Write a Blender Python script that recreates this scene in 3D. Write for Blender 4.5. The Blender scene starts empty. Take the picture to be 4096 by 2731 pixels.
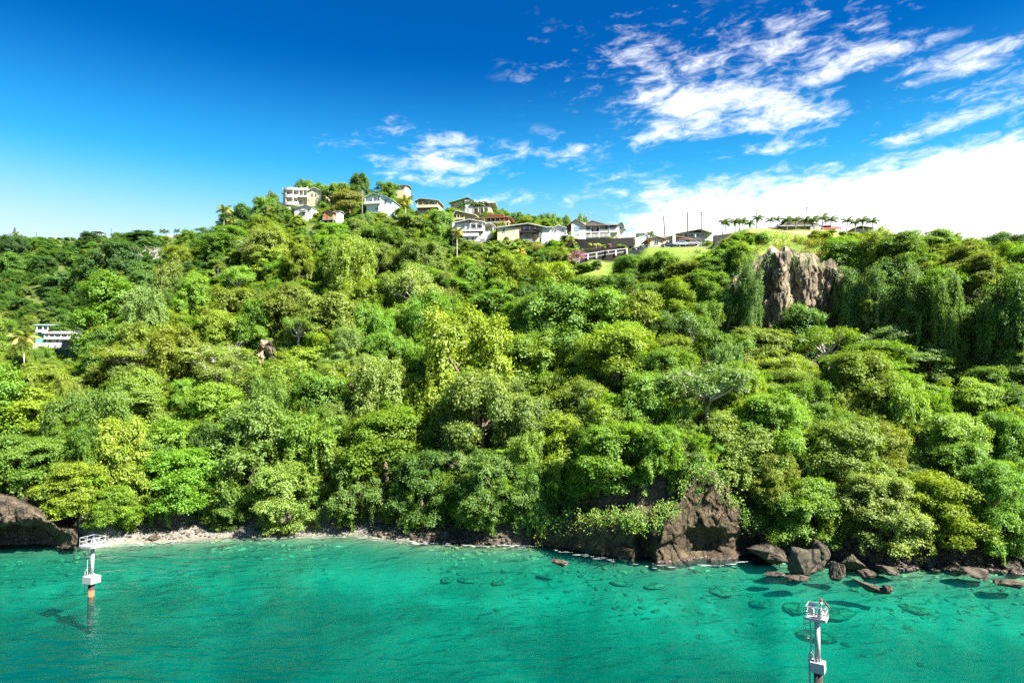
import bpy, math, random
import numpy as np
from mathutils import Vector, Matrix, noise as mnoise

SC = bpy.context.scene
COL = SC.collection
random.seed(7)
RNG = np.random.default_rng(11)

# ------------------------------------------------------------------ camera, sky, sun, exposure
CAM_H = 30.0
F_PX = 2731.0                      # focal length for a 4096 px wide frame (24 mm on 36 mm)
PITCH = math.atan((1514 - 1365.5) / F_PX)
cam_d = bpy.data.cameras.new('camera')
cam_d.lens = 24.0
cam_d.sensor_width = 36.0
cam_d.clip_start = 0.5
cam_d.clip_end = 6000
cam = bpy.data.objects.new('camera', cam_d)
cam.location = (0, 0, CAM_H)
cam.rotation_euler = (math.pi / 2 + PITCH, 0, 0)
COL.objects.link(cam)
SC.camera = cam

SUN_AZ = math.radians(122)         # clockwise from the viewing direction
SUN_EL = math.radians(45)
SKY_STRENGTH = 0.06
SUN_STRENGTH = 5.0
EXPOSURE = 2.22

world = bpy.data.worlds.new('World')
SC.world = world
world.use_nodes = True


class NT:
    """Small helper to wire shader nodes."""
    def __init__(self, tree):
        self.t = tree
        self.n = tree.nodes
        self.n.clear()

    def add(self, kind, **kw):
        nd = self.n.new(kind)
        for k, v in kw.items():
            setattr(nd, k, v)
        return nd

    def link(self, a, b):
        self.t.links.new(a, b)

    def put(self, sock, v):
        if hasattr(v, 'is_output') or isinstance(v, bpy.types.NodeSocket):
            self.link(v, sock)
        elif isinstance(v, (tuple, list)):
            if len(v) == 3 and sock.type == 'RGBA':
                v = (*v, 1)
            sock.default_value = v
        else:
            sock.default_value = v

    def math(self, op, a, b=0.0, c=None, clamp=False):
        nd = self.add('ShaderNodeMath', operation=op, use_clamp=clamp)
        self.put(nd.inputs[0], a)
        self.put(nd.inputs[1], b)
        if c is not None:
            self.put(nd.inputs[2], c)
        return nd.outputs[0]

    def mixc(self, f, a, b, blend='MIX'):
        nd = self.add('ShaderNodeMix', data_type='RGBA', blend_type=blend, clamp_factor=True)
        self.put(nd.inputs[0], f)
        self.put(nd.inputs[6], a)
        self.put(nd.inputs[7], b)
        return nd.outputs[2]

    def mixs(self, f, a, b):
        nd = self.add('ShaderNodeMixShader')
        self.put(nd.inputs[0], f)
        self.link(a, nd.inputs[1])
        self.link(b, nd.inputs[2])
        return nd.outputs[0]

    def noise(self, vec, scale, detail=4, rough=0.55, dist=0.0, dim='3D'):
        nd = self.add('ShaderNodeTexNoise', noise_dimensions=dim)
        if vec is not None:
            self.link(vec, nd.inputs['Vector'])
        nd.inputs['Scale'].default_value = scale
        nd.inputs['Detail'].default_value = detail
        nd.inputs['Roughness'].default_value = rough
        nd.inputs['Distortion'].default_value = dist
        return nd.outputs[0]

    def ramp(self, f, stops, interp='LINEAR'):
        nd = self.add('ShaderNodeValToRGB')
        cr = nd.color_ramp
        cr.interpolation = interp
        while len(cr.elements) < len(stops):
            cr.elements.new(0.5)
        for e, (p, c) in zip(cr.elements, stops):
            e.position = p
            e.color = (*c, 1) if len(c) == 3 else c
        self.put(nd.inputs[0], f)
        return nd.outputs[0]

    def smooth(self, v, lo, hi, a=0.0, b=1.0):
        nd = self.add('ShaderNodeMapRange', interpolation_type='SMOOTHSTEP')
        self.put(nd.inputs[0], v)
        nd.inputs[1].default_value = lo
        nd.inputs[2].default_value = hi
        nd.inputs[3].default_value = a
        nd.inputs[4].default_value = b
        return nd.outputs[0]


def build_sky():
    w = NT(world.node_tree)
    out = w.add('ShaderNodeOutputWorld')
    bg = w.add('ShaderNodeBackground')
    sky = w.add('ShaderNodeTexSky', sky_type='NISHITA')
    sky.sun_disc = False
    sky.sun_elevation = SUN_EL
    sky.sun_rotation = SUN_AZ
    sky.altitude = 30
    sky.air_density = 1.0
    sky.dust_density = 0.7
    sky.ozone_density = 3.2
    # a deeper tropical blue
    hs = w.add('ShaderNodeHueSaturation')
    hs.inputs['Hue'].default_value = 0.497
    hs.inputs['Saturation'].default_value = 1.5
    hs.inputs['Value'].default_value = 1.0
    w.link(sky.outputs[0], hs.inputs['Color'])
    sc_ = w.mixc(1.0, hs.outputs[0], (SKY_STRENGTH,) * 3, 'MULTIPLY')
    gm = w.add('ShaderNodeGamma')
    gm.inputs[1].default_value = 1.25
    w.link(sc_, gm.inputs[0])
    skyc = w.mixc(1.0, gm.outputs[0], (1.0, 1.42, 1.5), 'MULTIPLY')
    tc = w.add('ShaderNodeTexCoord')
    sep = w.add('ShaderNodeSeparateXYZ')
    w.link(tc.outputs['Generated'], sep.inputs[0])
    x, y, z = sep.outputs
    az = w.math('ARCTAN2', x, y)
    el = w.math('ARCSINE', z)
    comb = w.add('ShaderNodeCombineXYZ')
    w.link(w.math('MULTIPLY', az, 1.0), comb.inputs[0])
    w.link(w.math('MULTIPLY', w.math('ADD', el, w.math('MULTIPLY', az, -0.06)), 2.6), comb.inputs[1])
    comb.inputs[2].default_value = 3.7
    v = comb.outputs[0]
    n1 = w.noise(v, 7.0, 9, 0.60, 0.35)
    n2 = w.noise(v, 26.0, 8, 0.66, 0.5)
    nn = w.math('ADD', w.math('MULTIPLY', n1, 0.54), w.math('MULTIPLY', n2, 0.46))

    def angles(px, py):
        a = math.atan((px - 2048) / F_PX)
        e = math.atan((1514 - py) / F_PX * math.cos(a))
        return a, e
    blobs = [  # px, py, half width px, half height px, tilt, gain
        (2900, 430, 430, 100, -0.10, .34), (3000, 380, 260, 80, -0.05, .20), (2850, 510, 420, 40, 0.0, .30), (3150, 230, 380, 90, 0.0, .20), (3200, 80, 560, 100, 0.1, .21),
        (3480, 200, 170, 60, 0.0, .22), (2600, 60, 200, 90, 0, .20), (2150, 220, 130, 130, 0, .17), (2430, 240, 190, 80, 0, .17),
        (1720, 555, 200, 75, -0.15, .26), (1720, 652, 240, 30, -0.05, .50), (1660, 708, 190, 26, -0.03, .48), (1450, 570, 260, 60, 0.0, .13),
        (2160, 615, 150, 60, 0.0, .28), (2300, 775, 380, 60, 0.05, .34), (3860, 310, 320, 140, 0.1, .19), (3880, 465, 420, 36, 0.2, .30),
        (3980, 215, 150, 40, 0.1, .24), (3020, 575, 300, 40, 0, .24),
    ]
    cov = None
    for px, py, hw, hh, tilt, g in blobs:
        a0, e0 = angles(px, py)
        sa, se = hw / F_PX * math.cos(a0), hh / F_PX * math.cos(a0)
        da = w.math('SUBTRACT', az, a0)
        de = w.math('SUBTRACT', w.math('SUBTRACT', el, e0), w.math('MULTIPLY', da, tilt))
        q = w.math('ADD', w.math('POWER', w.math('ABSOLUTE', w.math('DIVIDE', da, sa)), 2.0),
                   w.math('POWER', w.math('ABSOLUTE', w.math('DIVIDE', de, se)), 2.0))
        gg = w.math('MULTIPLY', w.math('EXPONENT', w.math('MULTIPLY', q, -0.85)), g)
        cov = gg if cov is None else w.math('ADD', cov, gg)
    # the broad bank low on the right: edge runs from px 2450,py 830 up to px 4096,py 545, and on past the frame
    a1, e1 = angles(2400, 815)
    a2, e2 = angles(4096, 545)
    slope = (e2 - e1) / (a2 - a1)
    line = w.math('ADD', w.math('MULTIPLY', w.math('SUBTRACT', az, a1), slope), e1)
    below = w.math('SUBTRACT', line, el)
    bank = w.math('MULTIPLY', w.smooth(below, -0.035, 0.05), w.smooth(az, a1 - 0.10, a1 + 0.22))
    bank = w.math('MULTIPLY', bank, w.smooth(az, 1.9, 2.5, 1.0, 0.0))
    cov = w.math('ADD', cov, w.math('MULTIPLY', bank, 1.15))
    dens = w.smooth(w.math('ADD', w.math('MULTIPLY', w.math('SUBTRACT', nn, .5), 2.6), w.math('SUBTRACT', cov, 0.25)), -0.10, 0.56)
    dens = w.math('MULTIPLY', dens, w.smooth(w.math('ADD', cov, 0.0), 0.01, 0.14))
    dens = w.math('MULTIPLY', dens, w.smooth(z, -0.02, 0.02))
    # pale air towards the horizon
    low = w.smooth(z, 0.17, 0.44, 1.0, 0.0)
    skyc = w.mixc(w.math('MULTIPLY', low, 0.9), skyc, (0.035, 0.30, 0.52))
    low = w.smooth(z, 0.13, 0.31, 1.0, 0.0)
    skyc = w.mixc(w.math('MULTIPLY', w.math('POWER', low, 1.3), 0.97), skyc, (0.34, 0.40, 0.40))
    cc = w.mixc(w.smooth(bank, 0.3, 1.0), (0.56, 0.57, 0.575), (0.60, 0.60, 0.595))
    fin = w.mixc(w.math('MULTIPLY', dens, 0.97), skyc, cc)
    w.link(fin, bg.inputs[0])
    bg.inputs[1].default_value = 0.57
    w.link(bg.outputs[0], out.inputs[0])


build_sky()
world.cycles.sampling_method = 'NONE'   # the even sky is found by bounced light; the sun is sampled directly
sun_d = bpy.data.lights.new('sun', 'SUN')
sun_d.energy = SUN_STRENGTH
sun_d.angle = math.radians(0.53)
sun_d.color = (1.0, 0.955, 0.87)
sun = bpy.data.objects.new('sun', sun_d)
sdir = Vector((math.sin(SUN_AZ) * math.cos(SUN_EL), math.cos(SUN_AZ) * math.cos(SUN_EL), math.sin(SUN_EL)))
sun.rotation_euler = sdir.to_track_quat('Z', 'Y').to_euler()
sun.location = (200, -50, 300)
COL.objects.link(sun)

vs = SC.view_settings
SC.display_settings.display_device = 'sRGB'
vs.view_transform = 'Standard'
vs.look = 'None'
vs.exposure = EXPOSURE
vs.gamma = 1.0
vs.use_curve_mapping = False
cy = SC.cycles
cy.max_bounces = 6
cy.diffuse_bounces = 3
cy.glossy_bounces = 2
cy.transmission_bounces = 4
cy.transparent_max_bounces = 8
cy.caustics_reflective = False
cy.caustics_refractive = False
cy.use_denoising = False
cy.sample_clamp_indirect = 6
SC.render.film_transparent = False


# ------------------------------------------------------------------ pixel <-> world (4096 x 2731 frame of the photograph)
def ray(px, py):
    u = (px - 2048) / F_PX
    v = (1365.5 - py) / F_PX
    cp, sp = math.cos(PITCH), math.sin(PITCH)
    return np.array([u, cp - v * sp, sp + v * cp])


def at(px, py, Y):
    d = ray(px, py)
    t = Y / d[1]
    return np.array([d[0] * t, Y, CAM_H + d[2] * t])


def proj(p):
    x, y, z = p[0], p[1], p[2] - CAM_H
    cp, sp = math.cos(PITCH), math.sin(PITCH)
    f = y * cp + z * sp
    up = -y * sp + z * cp
    return 2048 + F_PX * x / f, 1365.5 - F_PX * up / f


# ------------------------------------------------------------------ numpy noise
def _hash(ix, iy, s):
    h = (ix.astype(np.int64) * 374761393 + iy.astype(np.int64) * 668265263 + s * 974634777) & 0x7fffffff
    h = ((h ^ (h >> 13)) * 1274126177) & 0x7fffffff
    return ((h ^ (h >> 16)) & 0xffff) / 65535.0


def vnoise(x, y, s=0):
    x0, y0 = np.floor(x), np.floor(y)
    fx, fy = x - x0, y - y0
    fx, fy = fx * fx * (3 - 2 * fx), fy * fy * (3 - 2 * fy)
    a, b = _hash(x0, y0, s), _hash(x0 + 1, y0, s)
    c, d = _hash(x0, y0 + 1, s), _hash(x0 + 1, y0 + 1, s)
    return (a * (1 - fx) + b * fx) * (1 - fy) + (c * (1 - fx) + d * fx) * fy


def fbm(x, y, s=0, o=4):
    r, a, t = 0.0, 1.0, 0.0
    for i in range(o):
        r = r + a * vnoise(x * 2 ** i + i * 17.3, y * 2 ** i - i * 9.1, s + i)
        t += a
        a *= .5
    return r / t


# ------------------------------------------------------------------ mesh helpers
def link(name, me, mat=None, parent=None):
    o = bpy.data.objects.new(name, me)
    COL.objects.link(o)
    if mat is not None and me is not None and not me.materials:
        me.materials.append(mat)
    if parent is not None:
        o.parent = parent
    return o


def np_mesh(name, verts, faces, smooth=False, attr=None):
    """verts (N,3), faces (M,k) arrays; attr: dict name -> per-face float array"""
    verts = np.asarray(verts, np.float32)
    faces = np.asarray(faces, np.int32)
    me = bpy.data.meshes.new(name)
    k = faces.shape[1]
    me.vertices.add(len(verts))
    me.vertices.foreach_set('co', verts.ravel())
    me.loops.add(faces.size)
    me.loops.foreach_set('vertex_index', faces.ravel())
    me.polygons.add(len(faces))
    me.polygons.foreach_set('loop_start', np.arange(0, faces.size, k, dtype=np.int32))
    me.polygons.foreach_set('loop_total', np.full(len(faces), k, np.int32))
    if smooth:
        me.polygons.foreach_set('use_smooth', np.ones(len(faces), bool))
    me.update(calc_edges=True)
    for a, val in (attr or {}).items():
        val = np.asarray(val, np.float32)
        if val.ndim == 2:
            at_ = me.attributes.new(a, 'FLOAT_COLOR', 'FACE')
            at_.data.foreach_set('color', np.c_[val, np.ones(len(val))].astype(np.float32).ravel())
        else:
            at_ = me.attributes.new(a, 'FLOAT', 'FACE')
            at_.data.foreach_set('value', val)
    return me


def grid_faces(n, m):
    """grid of n x m vertices (row major, n rows of m)"""
    i = np.arange(n - 1)[:, None] * m + np.arange(m - 1)[None, :]
    return np.stack([i, i + 1, i + m + 1, i + m], -1).reshape(-1, 4)


class MB:
    """collects simple shapes for ONE part"""
    def __init__(self):
        self.v, self.f = [], []

    def add(self, vs_, fs_):
        b = len(self.v)
        self.v += [tuple(map(float, p)) for p in vs_]
        self.f += [tuple(b + i for i in f) for f in fs_]
        return self

    def box(self, x0, x1, y0, y1, z0, z1):
        self.add([(x0, y0, z0), (x1, y0, z0), (x1, y1, z0), (x0, y1, z0), (x0, y0, z1), (x1, y0, z1), (x1, y1, z1), (x0, y1, z1)],
                 [(3, 2, 1, 0), (4, 5, 6, 7), (0, 1, 5, 4), (1, 2, 6, 5), (2, 3, 7, 6), (3, 0, 4, 7)])
        return self

    def tube(self, pts, rad, n=6, cap=True):
        pts = [Vector(p) for p in pts]
        if not isinstance(rad, (list, tuple)):
            rad = [rad] * len(pts)
        ring = []
        for i, p in enumerate(pts):
            d = (pts[min(i + 1, len(pts) - 1)] - pts[max(i - 1, 0)])
            d = d.normalized() if d.length > 1e-9 else Vector((0, 0, 1))
            a = Vector((1, 0, 0)) if abs(d.x) < .8 else Vector((0, 1, 0))
            u = d.cross(a).normalized()
            w_ = d.cross(u)
            ring.append([p + (u * math.cos(2 * math.pi * k / n) + w_ * math.sin(2 * math.pi * k / n)) * rad[i] for k in range(n)])
        vs_ = [q for r in ring for q in r]
        fs_ = []
        for i in range(len(pts) - 1):
            for k in range(n):
                k2 = (k + 1) % n
                fs_.append((i * n + k, i * n + k2, (i + 1) * n + k2, (i + 1) * n + k))
        if cap:
            fs_.append(tuple(range(n))[::-1])
            fs_.append(tuple((len(pts) - 1) * n + k for k in range(n)))
        return self.add(vs_, fs_)

    def prism(self, poly, axis, a0, a1):
        """poly: list of 2D points; extruded along axis 'x' (poly = y,z), 'y' (poly = x,z) or 'z' (poly = x,y)"""
        n = len(poly)
        mk = {'x': lambda p, a: (a, p[0], p[1]), 'y': lambda p, a: (p[0], a, p[1]), 'z': lambda p, a: (p[0], p[1], a)}[axis]
        vs_ = [mk(p, a0) for p in poly] + [mk(p, a1) for p in poly]
        fs_ = [tuple(range(n))[::-1], tuple(range(n, 2 * n))] + [(i, (i + 1) % n, n + (i + 1) % n, n + i) for i in range(n)]
        return self.add(vs_, fs_)

    def build(self, name, mat, parent=None, smooth=False):
        me = bpy.data.meshes.new(name)
        me.from_pydata(self.v, [], self.f)
        me.validate()
        me.update()
        if smooth:
            for p in me.polygons:
                p.use_smooth = True
        return link(name, me, mat, parent)


def empty(name, loc, rz=0.0):
    o = bpy.data.objects.new(name, None)
    o.empty_display_size = .5
    o.location = tuple(map(float, loc))
    o.rotation_euler = (0, 0, rz)
    COL.objects.link(o)
    return o


LABELS = {}


def tag(o, label=None, cat=None, group=None, kind=None):
    if label:
        if label in LABELS:
            LABELS[label] += 1
        else:
            LABELS[label] = 1
        o['label'] = label
    if cat:
        o['category'] = cat
    if group:
        o['group'] = group
    if kind:
        o['kind'] = kind
    return o


# ------------------------------------------------------------------ materials
MAT = {}


def new_mat(name):
    m = bpy.data.materials.new(name)
    m.use_nodes = True
    t = NT(m.node_tree)
    out = t.add('ShaderNodeOutputMaterial')
    MAT[name] = m
    return m, t, out


def principled(t, out, col, rough=.8, spec=.3, metal=0.0, bump=None, bstr=.3, bdist=.05):
    p = t.add('ShaderNodeBsdfPrincipled')
    t.put(p.inputs['Base Color'], col)
    t.put(p.inputs['Roughness'], rough)
    p.inputs['Specular IOR Level'].default_value = spec
    p.inputs['Metallic'].default_value = metal
    if bump is not None:
        b = t.add('ShaderNodeBump')
        b.inputs['Strength'].default_value = bstr
        b.inputs['Distance'].default_value = bdist
        t.link(bump, b.inputs['Height'])
        t.link(b.outputs[0], p.inputs['Normal'])
    t.link(p.outputs[0], out.inputs[0])
    return p


def paint(name, col, rough=.7, var=.12, scale=1.2, dirt=(.25, .22, .17), dirt_amt=.25, spec=.3):
    """weathered painted / rendered surface"""
    m, t, out = new_mat(name)
    tc = t.add('ShaderNodeTexCoord')
    ob = tc.outputs['Object']
    n = t.noise(ob, scale, 5, .6)
    mp = t.add('ShaderNodeMapping')
    mp.inputs['Scale'].default_value = (2.2, 2.2, .25)
    t.link(ob, mp.inputs[0])
    streak = t.noise(mp.outputs[0], scale * 1.5, 5, .65)
    dark = tuple(c * (1 - var) for c in col)
    c = t.mixc(t.smooth(n, .3, .7), dark, col)
    c = t.mixc(t.math('MULTIPLY', t.smooth(streak, .55, .8), dirt_amt), c, dirt)
    principled(t, out, c, rough, spec, bump=n, bstr=.15, bdist=.02)
    return m


def leaf_mat(name, own_colour=False, trans=.47, gloss=.02):
    m, t, out = new_mat(name)
    att = t.add('ShaderNodeAttribute', attribute_name='tint')
    if own_colour:
        col = att.outputs['Color']
    else:
        oi = t.add('ShaderNodeObjectInfo')
        fac = att.outputs['Fac']
        lo = t.mixc(1.0, oi.outputs['Color'], (.66, .74, .72), 'MULTIPLY')
        hi = t.mixc(1.0, oi.outputs['Color'], (1.30, 1.27, 1.05), 'MULTIPLY')
        col = t.mixc(fac, lo, hi)
    df = t.add('ShaderNodeBsdfDiffuse')
    t.link(col, df.inputs[0])
    tr = t.add('ShaderNodeBsdfTranslucent')
    tcol = t.mixc(1.0, col, (1.25, 1.25, .55), 'MULTIPLY')
    t.link(tcol, tr.inputs[0])
    gl = t.add('ShaderNodeBsdfGlossy')
    gl.inputs[0].default_value = (.9, .95, 1, 1)
    gl.inputs['Roughness'].default_value = .55
    s = t.mixs(trans, df.outputs[0], tr.outputs[0])
    s = t.mixs(gloss, s, gl.outputs[0])
    t.link(s, out.inputs[0])
    return m


leaf_mat('leaf')
leaf_mat('leaf_own', True)


def scrub_mat():
    m, t, out = new_mat('scrub_leaf')
    inst = t.add('ShaderNodeAttribute', attribute_name='hue', attribute_type='INSTANCER')
    att = t.add('ShaderNodeAttribute', attribute_name='tint')
    k = t.math('MULTIPLY_ADD', att.outputs['Fac'], .75, .62)
    col = t.mixc(1.0, inst.outputs['Color'], t.mixc(k, (0, 0, 0), (1, 1, 1)), 'MULTIPLY')
    col = inst.outputs['Color'] if False else t.mixc(att.outputs['Fac'], t.mixc(1.0, inst.outputs['Color'], (.68, .76, .74), 'MULTIPLY'), t.mixc(1.0, inst.outputs['Color'], (1.3, 1.26, 1.05), 'MULTIPLY'))
    df = t.add('ShaderNodeBsdfDiffuse')
    t.link(col, df.inputs[0])
    tr = t.add('ShaderNodeBsdfTranslucent')
    t.link(t.mixc(1.0, col, (1.25, 1.25, .55), 'MULTIPLY'), tr.inputs[0])
    t.link(t.mixs(.47, df.outputs[0], tr.outputs[0]), out.inputs[0])


scrub_mat()


def bark(name, a, b):
    m, t, out = new_mat(name)
    tc = t.add('ShaderNodeTexCoord')
    n = t.noise(tc.outputs['Object'], 6, 5, .7)
    principled(t, out, t.mixc(n, a, b), .9, .1, bump=n, bstr=.5)
    return m


bark('bark', (.10, .075, .05), (.24, .19, .14))
bark('pale_bark', (.28, .25, .21), (.50, .46, .40))


def ground_mat():
    m, t, out = new_mat('hill_ground')
    tc = t.add('ShaderNodeTexCoord')
    g = tc.outputs['Object']
    n = t.noise(g, .12, 6, .65)
    n2 = t.noise(g, .9, 5, .7)
    c = t.mixc(t.smooth(n, .35, .65), (.05, .07, .018), (.085, .12, .025))
    c = t.mixc(t.smooth(n2, .55, .75), c, (.12, .095, .055))
    principled(t, out, c, .95, .1, bump=n2, bstr=.8, bdist=.4)


ground_mat()


def rock_mat(name, cols, sc=1.0, wet=False, stretch=.35):
    m, t, out = new_mat(name)
    tc = t.add('ShaderNodeTexCoord')
    mp = t.add('ShaderNodeMapping')
    mp.inputs['Scale'].default_value = (1, 1, stretch)
    t.link(tc.outputs['Object'], mp.inputs[0])
    g = mp.outputs[0]
    a = t.noise(g, .35 * sc, 7, .65, .4)
    b = t.noise(g, 2.2 * sc, 6, .7)
    c3 = t.noise(g, .16 * sc, 4, .6)
    c = t.ramp(a, [(.30, cols[0]), (.46, cols[1]), (.58, cols[2]), (.72, cols[3])])
    c = t.mixc(t.smooth(c3, .5, .66), c, cols[1])
    c = t.mixc(t.math('MULTIPLY', t.smooth(b, .35, .7), .55), c, t.mixc(1.0, c, (.45, .45, .45), 'MULTIPLY'))
    sp = t.noise(tc.outputs['Object'], 5 * sc, 3, .6)
    c = t.mixc(t.smooth(sp, .68, .74), c, (.42, .42, .38))
    if wet:
        ge = t.add('ShaderNodeNewGeometry')
        se = t.add('ShaderNodeSeparateXYZ')
        t.link(ge.outputs['Position'], se.inputs[0])
        zz = t.math('ADD', se.outputs[2], t.math('MULTIPLY', a, .8))
        wetf = t.smooth(zz, .55, 1.15, 1.0, 0.0)
        c = t.mixc(t.math('MULTIPLY', wetf, .75), c, (.035, .03, .026))
        lime = t.math('MULTIPLY', t.smooth(se.outputs[2], .02, .1), t.smooth(se.outputs[2], .22, .4, 1.0, 0.0))
        c = t.mixc(t.math('MULTIPLY', lime, t.smooth(b, .5, .62, 0, .8)), c, (.36, .26, .22))
    fine = t.noise(tc.outputs['Object'], 4.5 * sc, 6, .75)
    c = t.mixc(t.math('MULTIPLY', t.smooth(fine, .45, .6), .45), c, t.mixc(1.0, c, (.4, .38, .36), 'MULTIPLY'))
    vor = t.add('ShaderNodeTexVoronoi', feature='DISTANCE_TO_EDGE')
    vor.inputs['Scale'].default_value = .55 * sc
    t.link(g, vor.inputs['Vector'])
    crack = t.smooth(vor.outputs[0], .0, .06)
    c = t.mixc(crack, t.mixc(1.0, c, (.35, .33, .32), 'MULTIPLY'), c)
    h = t.math('ADD', t.math('ADD', t.math('MULTIPLY', a, 1.0), t.math('MULTIPLY', b, .4)), t.math('ADD', t.math('MULTIPLY', fine, .35), t.math('MULTIPLY', crack, .25)))
    principled(t, out, c, .9, .2, bump=h, bstr=.9, bdist=.35)
    return m


rock_mat('cliff_rock', [(.06, .05, .035), (.17, .137, .092), (.37, .295, .185), (.52, .42, .27)], 1.0, stretch=.22)
rock_mat('shore_rock', [(.026, .020, .013), (.066, .050, .030), (.115, .086, .048), (.20, .15, .085)], 1.3, True, .8)
rock_mat('boulder_rock', [(.036, .031, .023), (.080, .068, .048), (.125, .104, .072), (.185, .155, .108)], 1.0, True, 1.0)
rock_mat('pink_rock', [(.16, .11, .095), (.28, .19, .16), (.38, .28, .23), (.46, .37, .31)], 1.5, False, 1.0)
rock_mat('sunk_rock', [(.15, .15, .07), (.25, .25, .12), (.34, .33, .17), (.42, .40, .24)], .9, False, 1.0)


def beach_mat():
    m, t, out = new_mat('beach_pebbles')
    tc = t.add('ShaderNodeTexCoord')
    vo = t.add('ShaderNodeTexVoronoi')
    vo.inputs['Scale'].default_value = 2.2
    t.link(tc.outputs['Object'], vo.inputs['Vector'])
    n = t.noise(tc.outputs['Object'], .5, 4, .6)
    ge = t.add('ShaderNodeNewGeometry')
    se = t.add('ShaderNodeSeparateXYZ')
    t.link(ge.outputs['Position'], se.inputs[0])
    sp = t.add('ShaderNodeSeparateColor')
    t.link(vo.outputs['Color'], sp.inputs[0])
    c = t.mixc(sp.outputs[0], (.085, .08, .068), (.20, .19, .165))
    c = t.mixc(t.smooth(n, .4, .7), c, (.15, .138, .115))
    wet = t.smooth(t.math('ADD', se.outputs[2], t.math('MULTIPLY', n, .3)), .25, .7, 1, 0)
    c = t.mixc(t.math('MULTIPLY', wet, .7), c, (.15, .14, .10))
    principled(t, out, c, .85, .3, bump=vo.outputs['Distance'], bstr=.8, bdist=.2)


beach_mat()


def seabed_mat():
    m, t, out = new_mat('seabed_sand')
    tc = t.add('ShaderNodeTexCoord')
    g = tc.outputs['Object']
    n = t.noise(g, .045, 5, .6, .5)
    n2 = t.noise(g, .6, 5, .7)
    c = t.mixc(t.smooth(n, .40, .62), (.17, .18, .10), (.40, .39, .24))
    ge = t.add('ShaderNodeNewGeometry')
    se = t.add('ShaderNodeSeparateXYZ')
    t.link(ge.outputs['Position'], se.inputs[0])
    weed = t.smooth(t.math('ADD', se.outputs[2], t.math('MULTIPLY', t.math('SUBTRACT', n, .5), 4.0)), -3.2, -1.0)
    c = t.mixc(t.math('MULTIPLY', weed, .85), c, (.10, .10, .055))   # weedy stones near the shore
    c = t.mixc(t.math('MULTIPLY', t.smooth(n2, .5, .7), .35), c, (.14, .15, .09))
    principled(t, out, c, .95, .1, bump=n2, bstr=.5, bdist=.3)


seabed_mat()


def water_mat():
    m, t, out = new_mat('sea_water')
    tc = t.add('ShaderNodeTexCoord')
    g = tc.outputs['Object']
    mp = t.add('ShaderNodeMapping')
    mp.inputs['Scale'].default_value = (.45, 1.0, 1.0)
    mp.inputs['Rotation'].default_value = (0, 0, .25)
    t.link(g, mp.inputs[0])
    a = t.noise(mp.outputs[0], .38, 2, .5, .4)
    b = t.noise(mp.outputs[0], 1.1, 2, .5, .3)
    big = t.noise(g, .02, 3, .6)
    gust = t.smooth(big, .35, .68, .45, 1.25)
    h = t.math('MULTIPLY', t.math('ADD', t.math('MULTIPLY', a, .85), t.math('MULTIPLY', b, .22)), gust)
    bp = t.add('ShaderNodeBump')
    bp.inputs['Strength'].default_value = 1.0
    bp.inputs['Distance'].default_value = .55
    t.link(h, bp.inputs['Height'])
    fr = t.add('ShaderNodeFresnel')
    fr.inputs[0].default_value = 1.33
    t.link(bp.outputs[0], fr.inputs['Normal'])
    gl = t.add('ShaderNodeBsdfGlossy')
    gl.inputs['Roughness'].default_value = .10
    t.link(bp.outputs[0], gl.inputs['Normal'])
    tr = t.add('ShaderNodeBsdfTransparent')
    s = t.mixs(t.math('MULTIPLY', fr.outputs[0], .62), tr.outputs[0], gl.outputs[0])
    t.link(s, out.inputs[0])
    ab = t.add('ShaderNodeVolumeAbsorption')
    ab.inputs['Color'].default_value = (.25, .868, .862, 1)
    ab.inputs['Density'].default_value = .47
    vsc = t.add('ShaderNodeVolumeScatter')
    vsc.inputs['Color'].default_value = (0.0, .85, .78, 1)
    vsc.inputs['Density'].default_value = .024
    vsc.inputs['Anisotropy'].default_value = .3
    ad = t.add('ShaderNodeAddShader')
    t.link(ab.outputs[0], ad.inputs[0])
    t.link(vsc.outputs[0], ad.inputs[1])
    t.link(ad.outputs[0], out.inputs['Volume'])
    m.cycles.homogeneous_volume = True
    return m


water_mat()

# ------------------------------------------------------------------ lie of the land
_shore = [(-700, 2290), (-300, 2235), (0, 2200), (150, 2195), (320, 2186), (500, 2163), (700, 2154), (1000, 2138), (1300, 2131), (1420, 2128), (1500, 2140),
          (1700, 2156), (2000, 2168), (2150, 2168), (2250, 2180), (2400, 2208), (2560, 2234), (2700, 2240), (2900, 2226), (3000, 2212), (3150, 2215),
          (3350, 2235), (3500, 2252), (3700, 2250), (4000, 2258), (4096, 2270), (4400, 2285), (4900, 2300)]
SHORE_PX = np.array([p for p, _ in _shore], float)
SHORE_Y = np.array([CAM_H * F_PX / (y - 1514) for _, y in _shore])


def S(px):
    return np.interp(px, SHORE_PX, SHORE_Y)


def sstep(x, a, b):
    t = np.clip((x - a) / (b - a), 0, 1)
    return t * t * (3 - 2 * t)


def setback(px):
    """the hill starts a little behind the two rock faces that stand in the water"""
    return 5.0 * sstep(px, 2110, 2230) * (1 - sstep(px, 3000, 3120)) + 6.0 * (1 - sstep(px, 270, 400))


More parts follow.
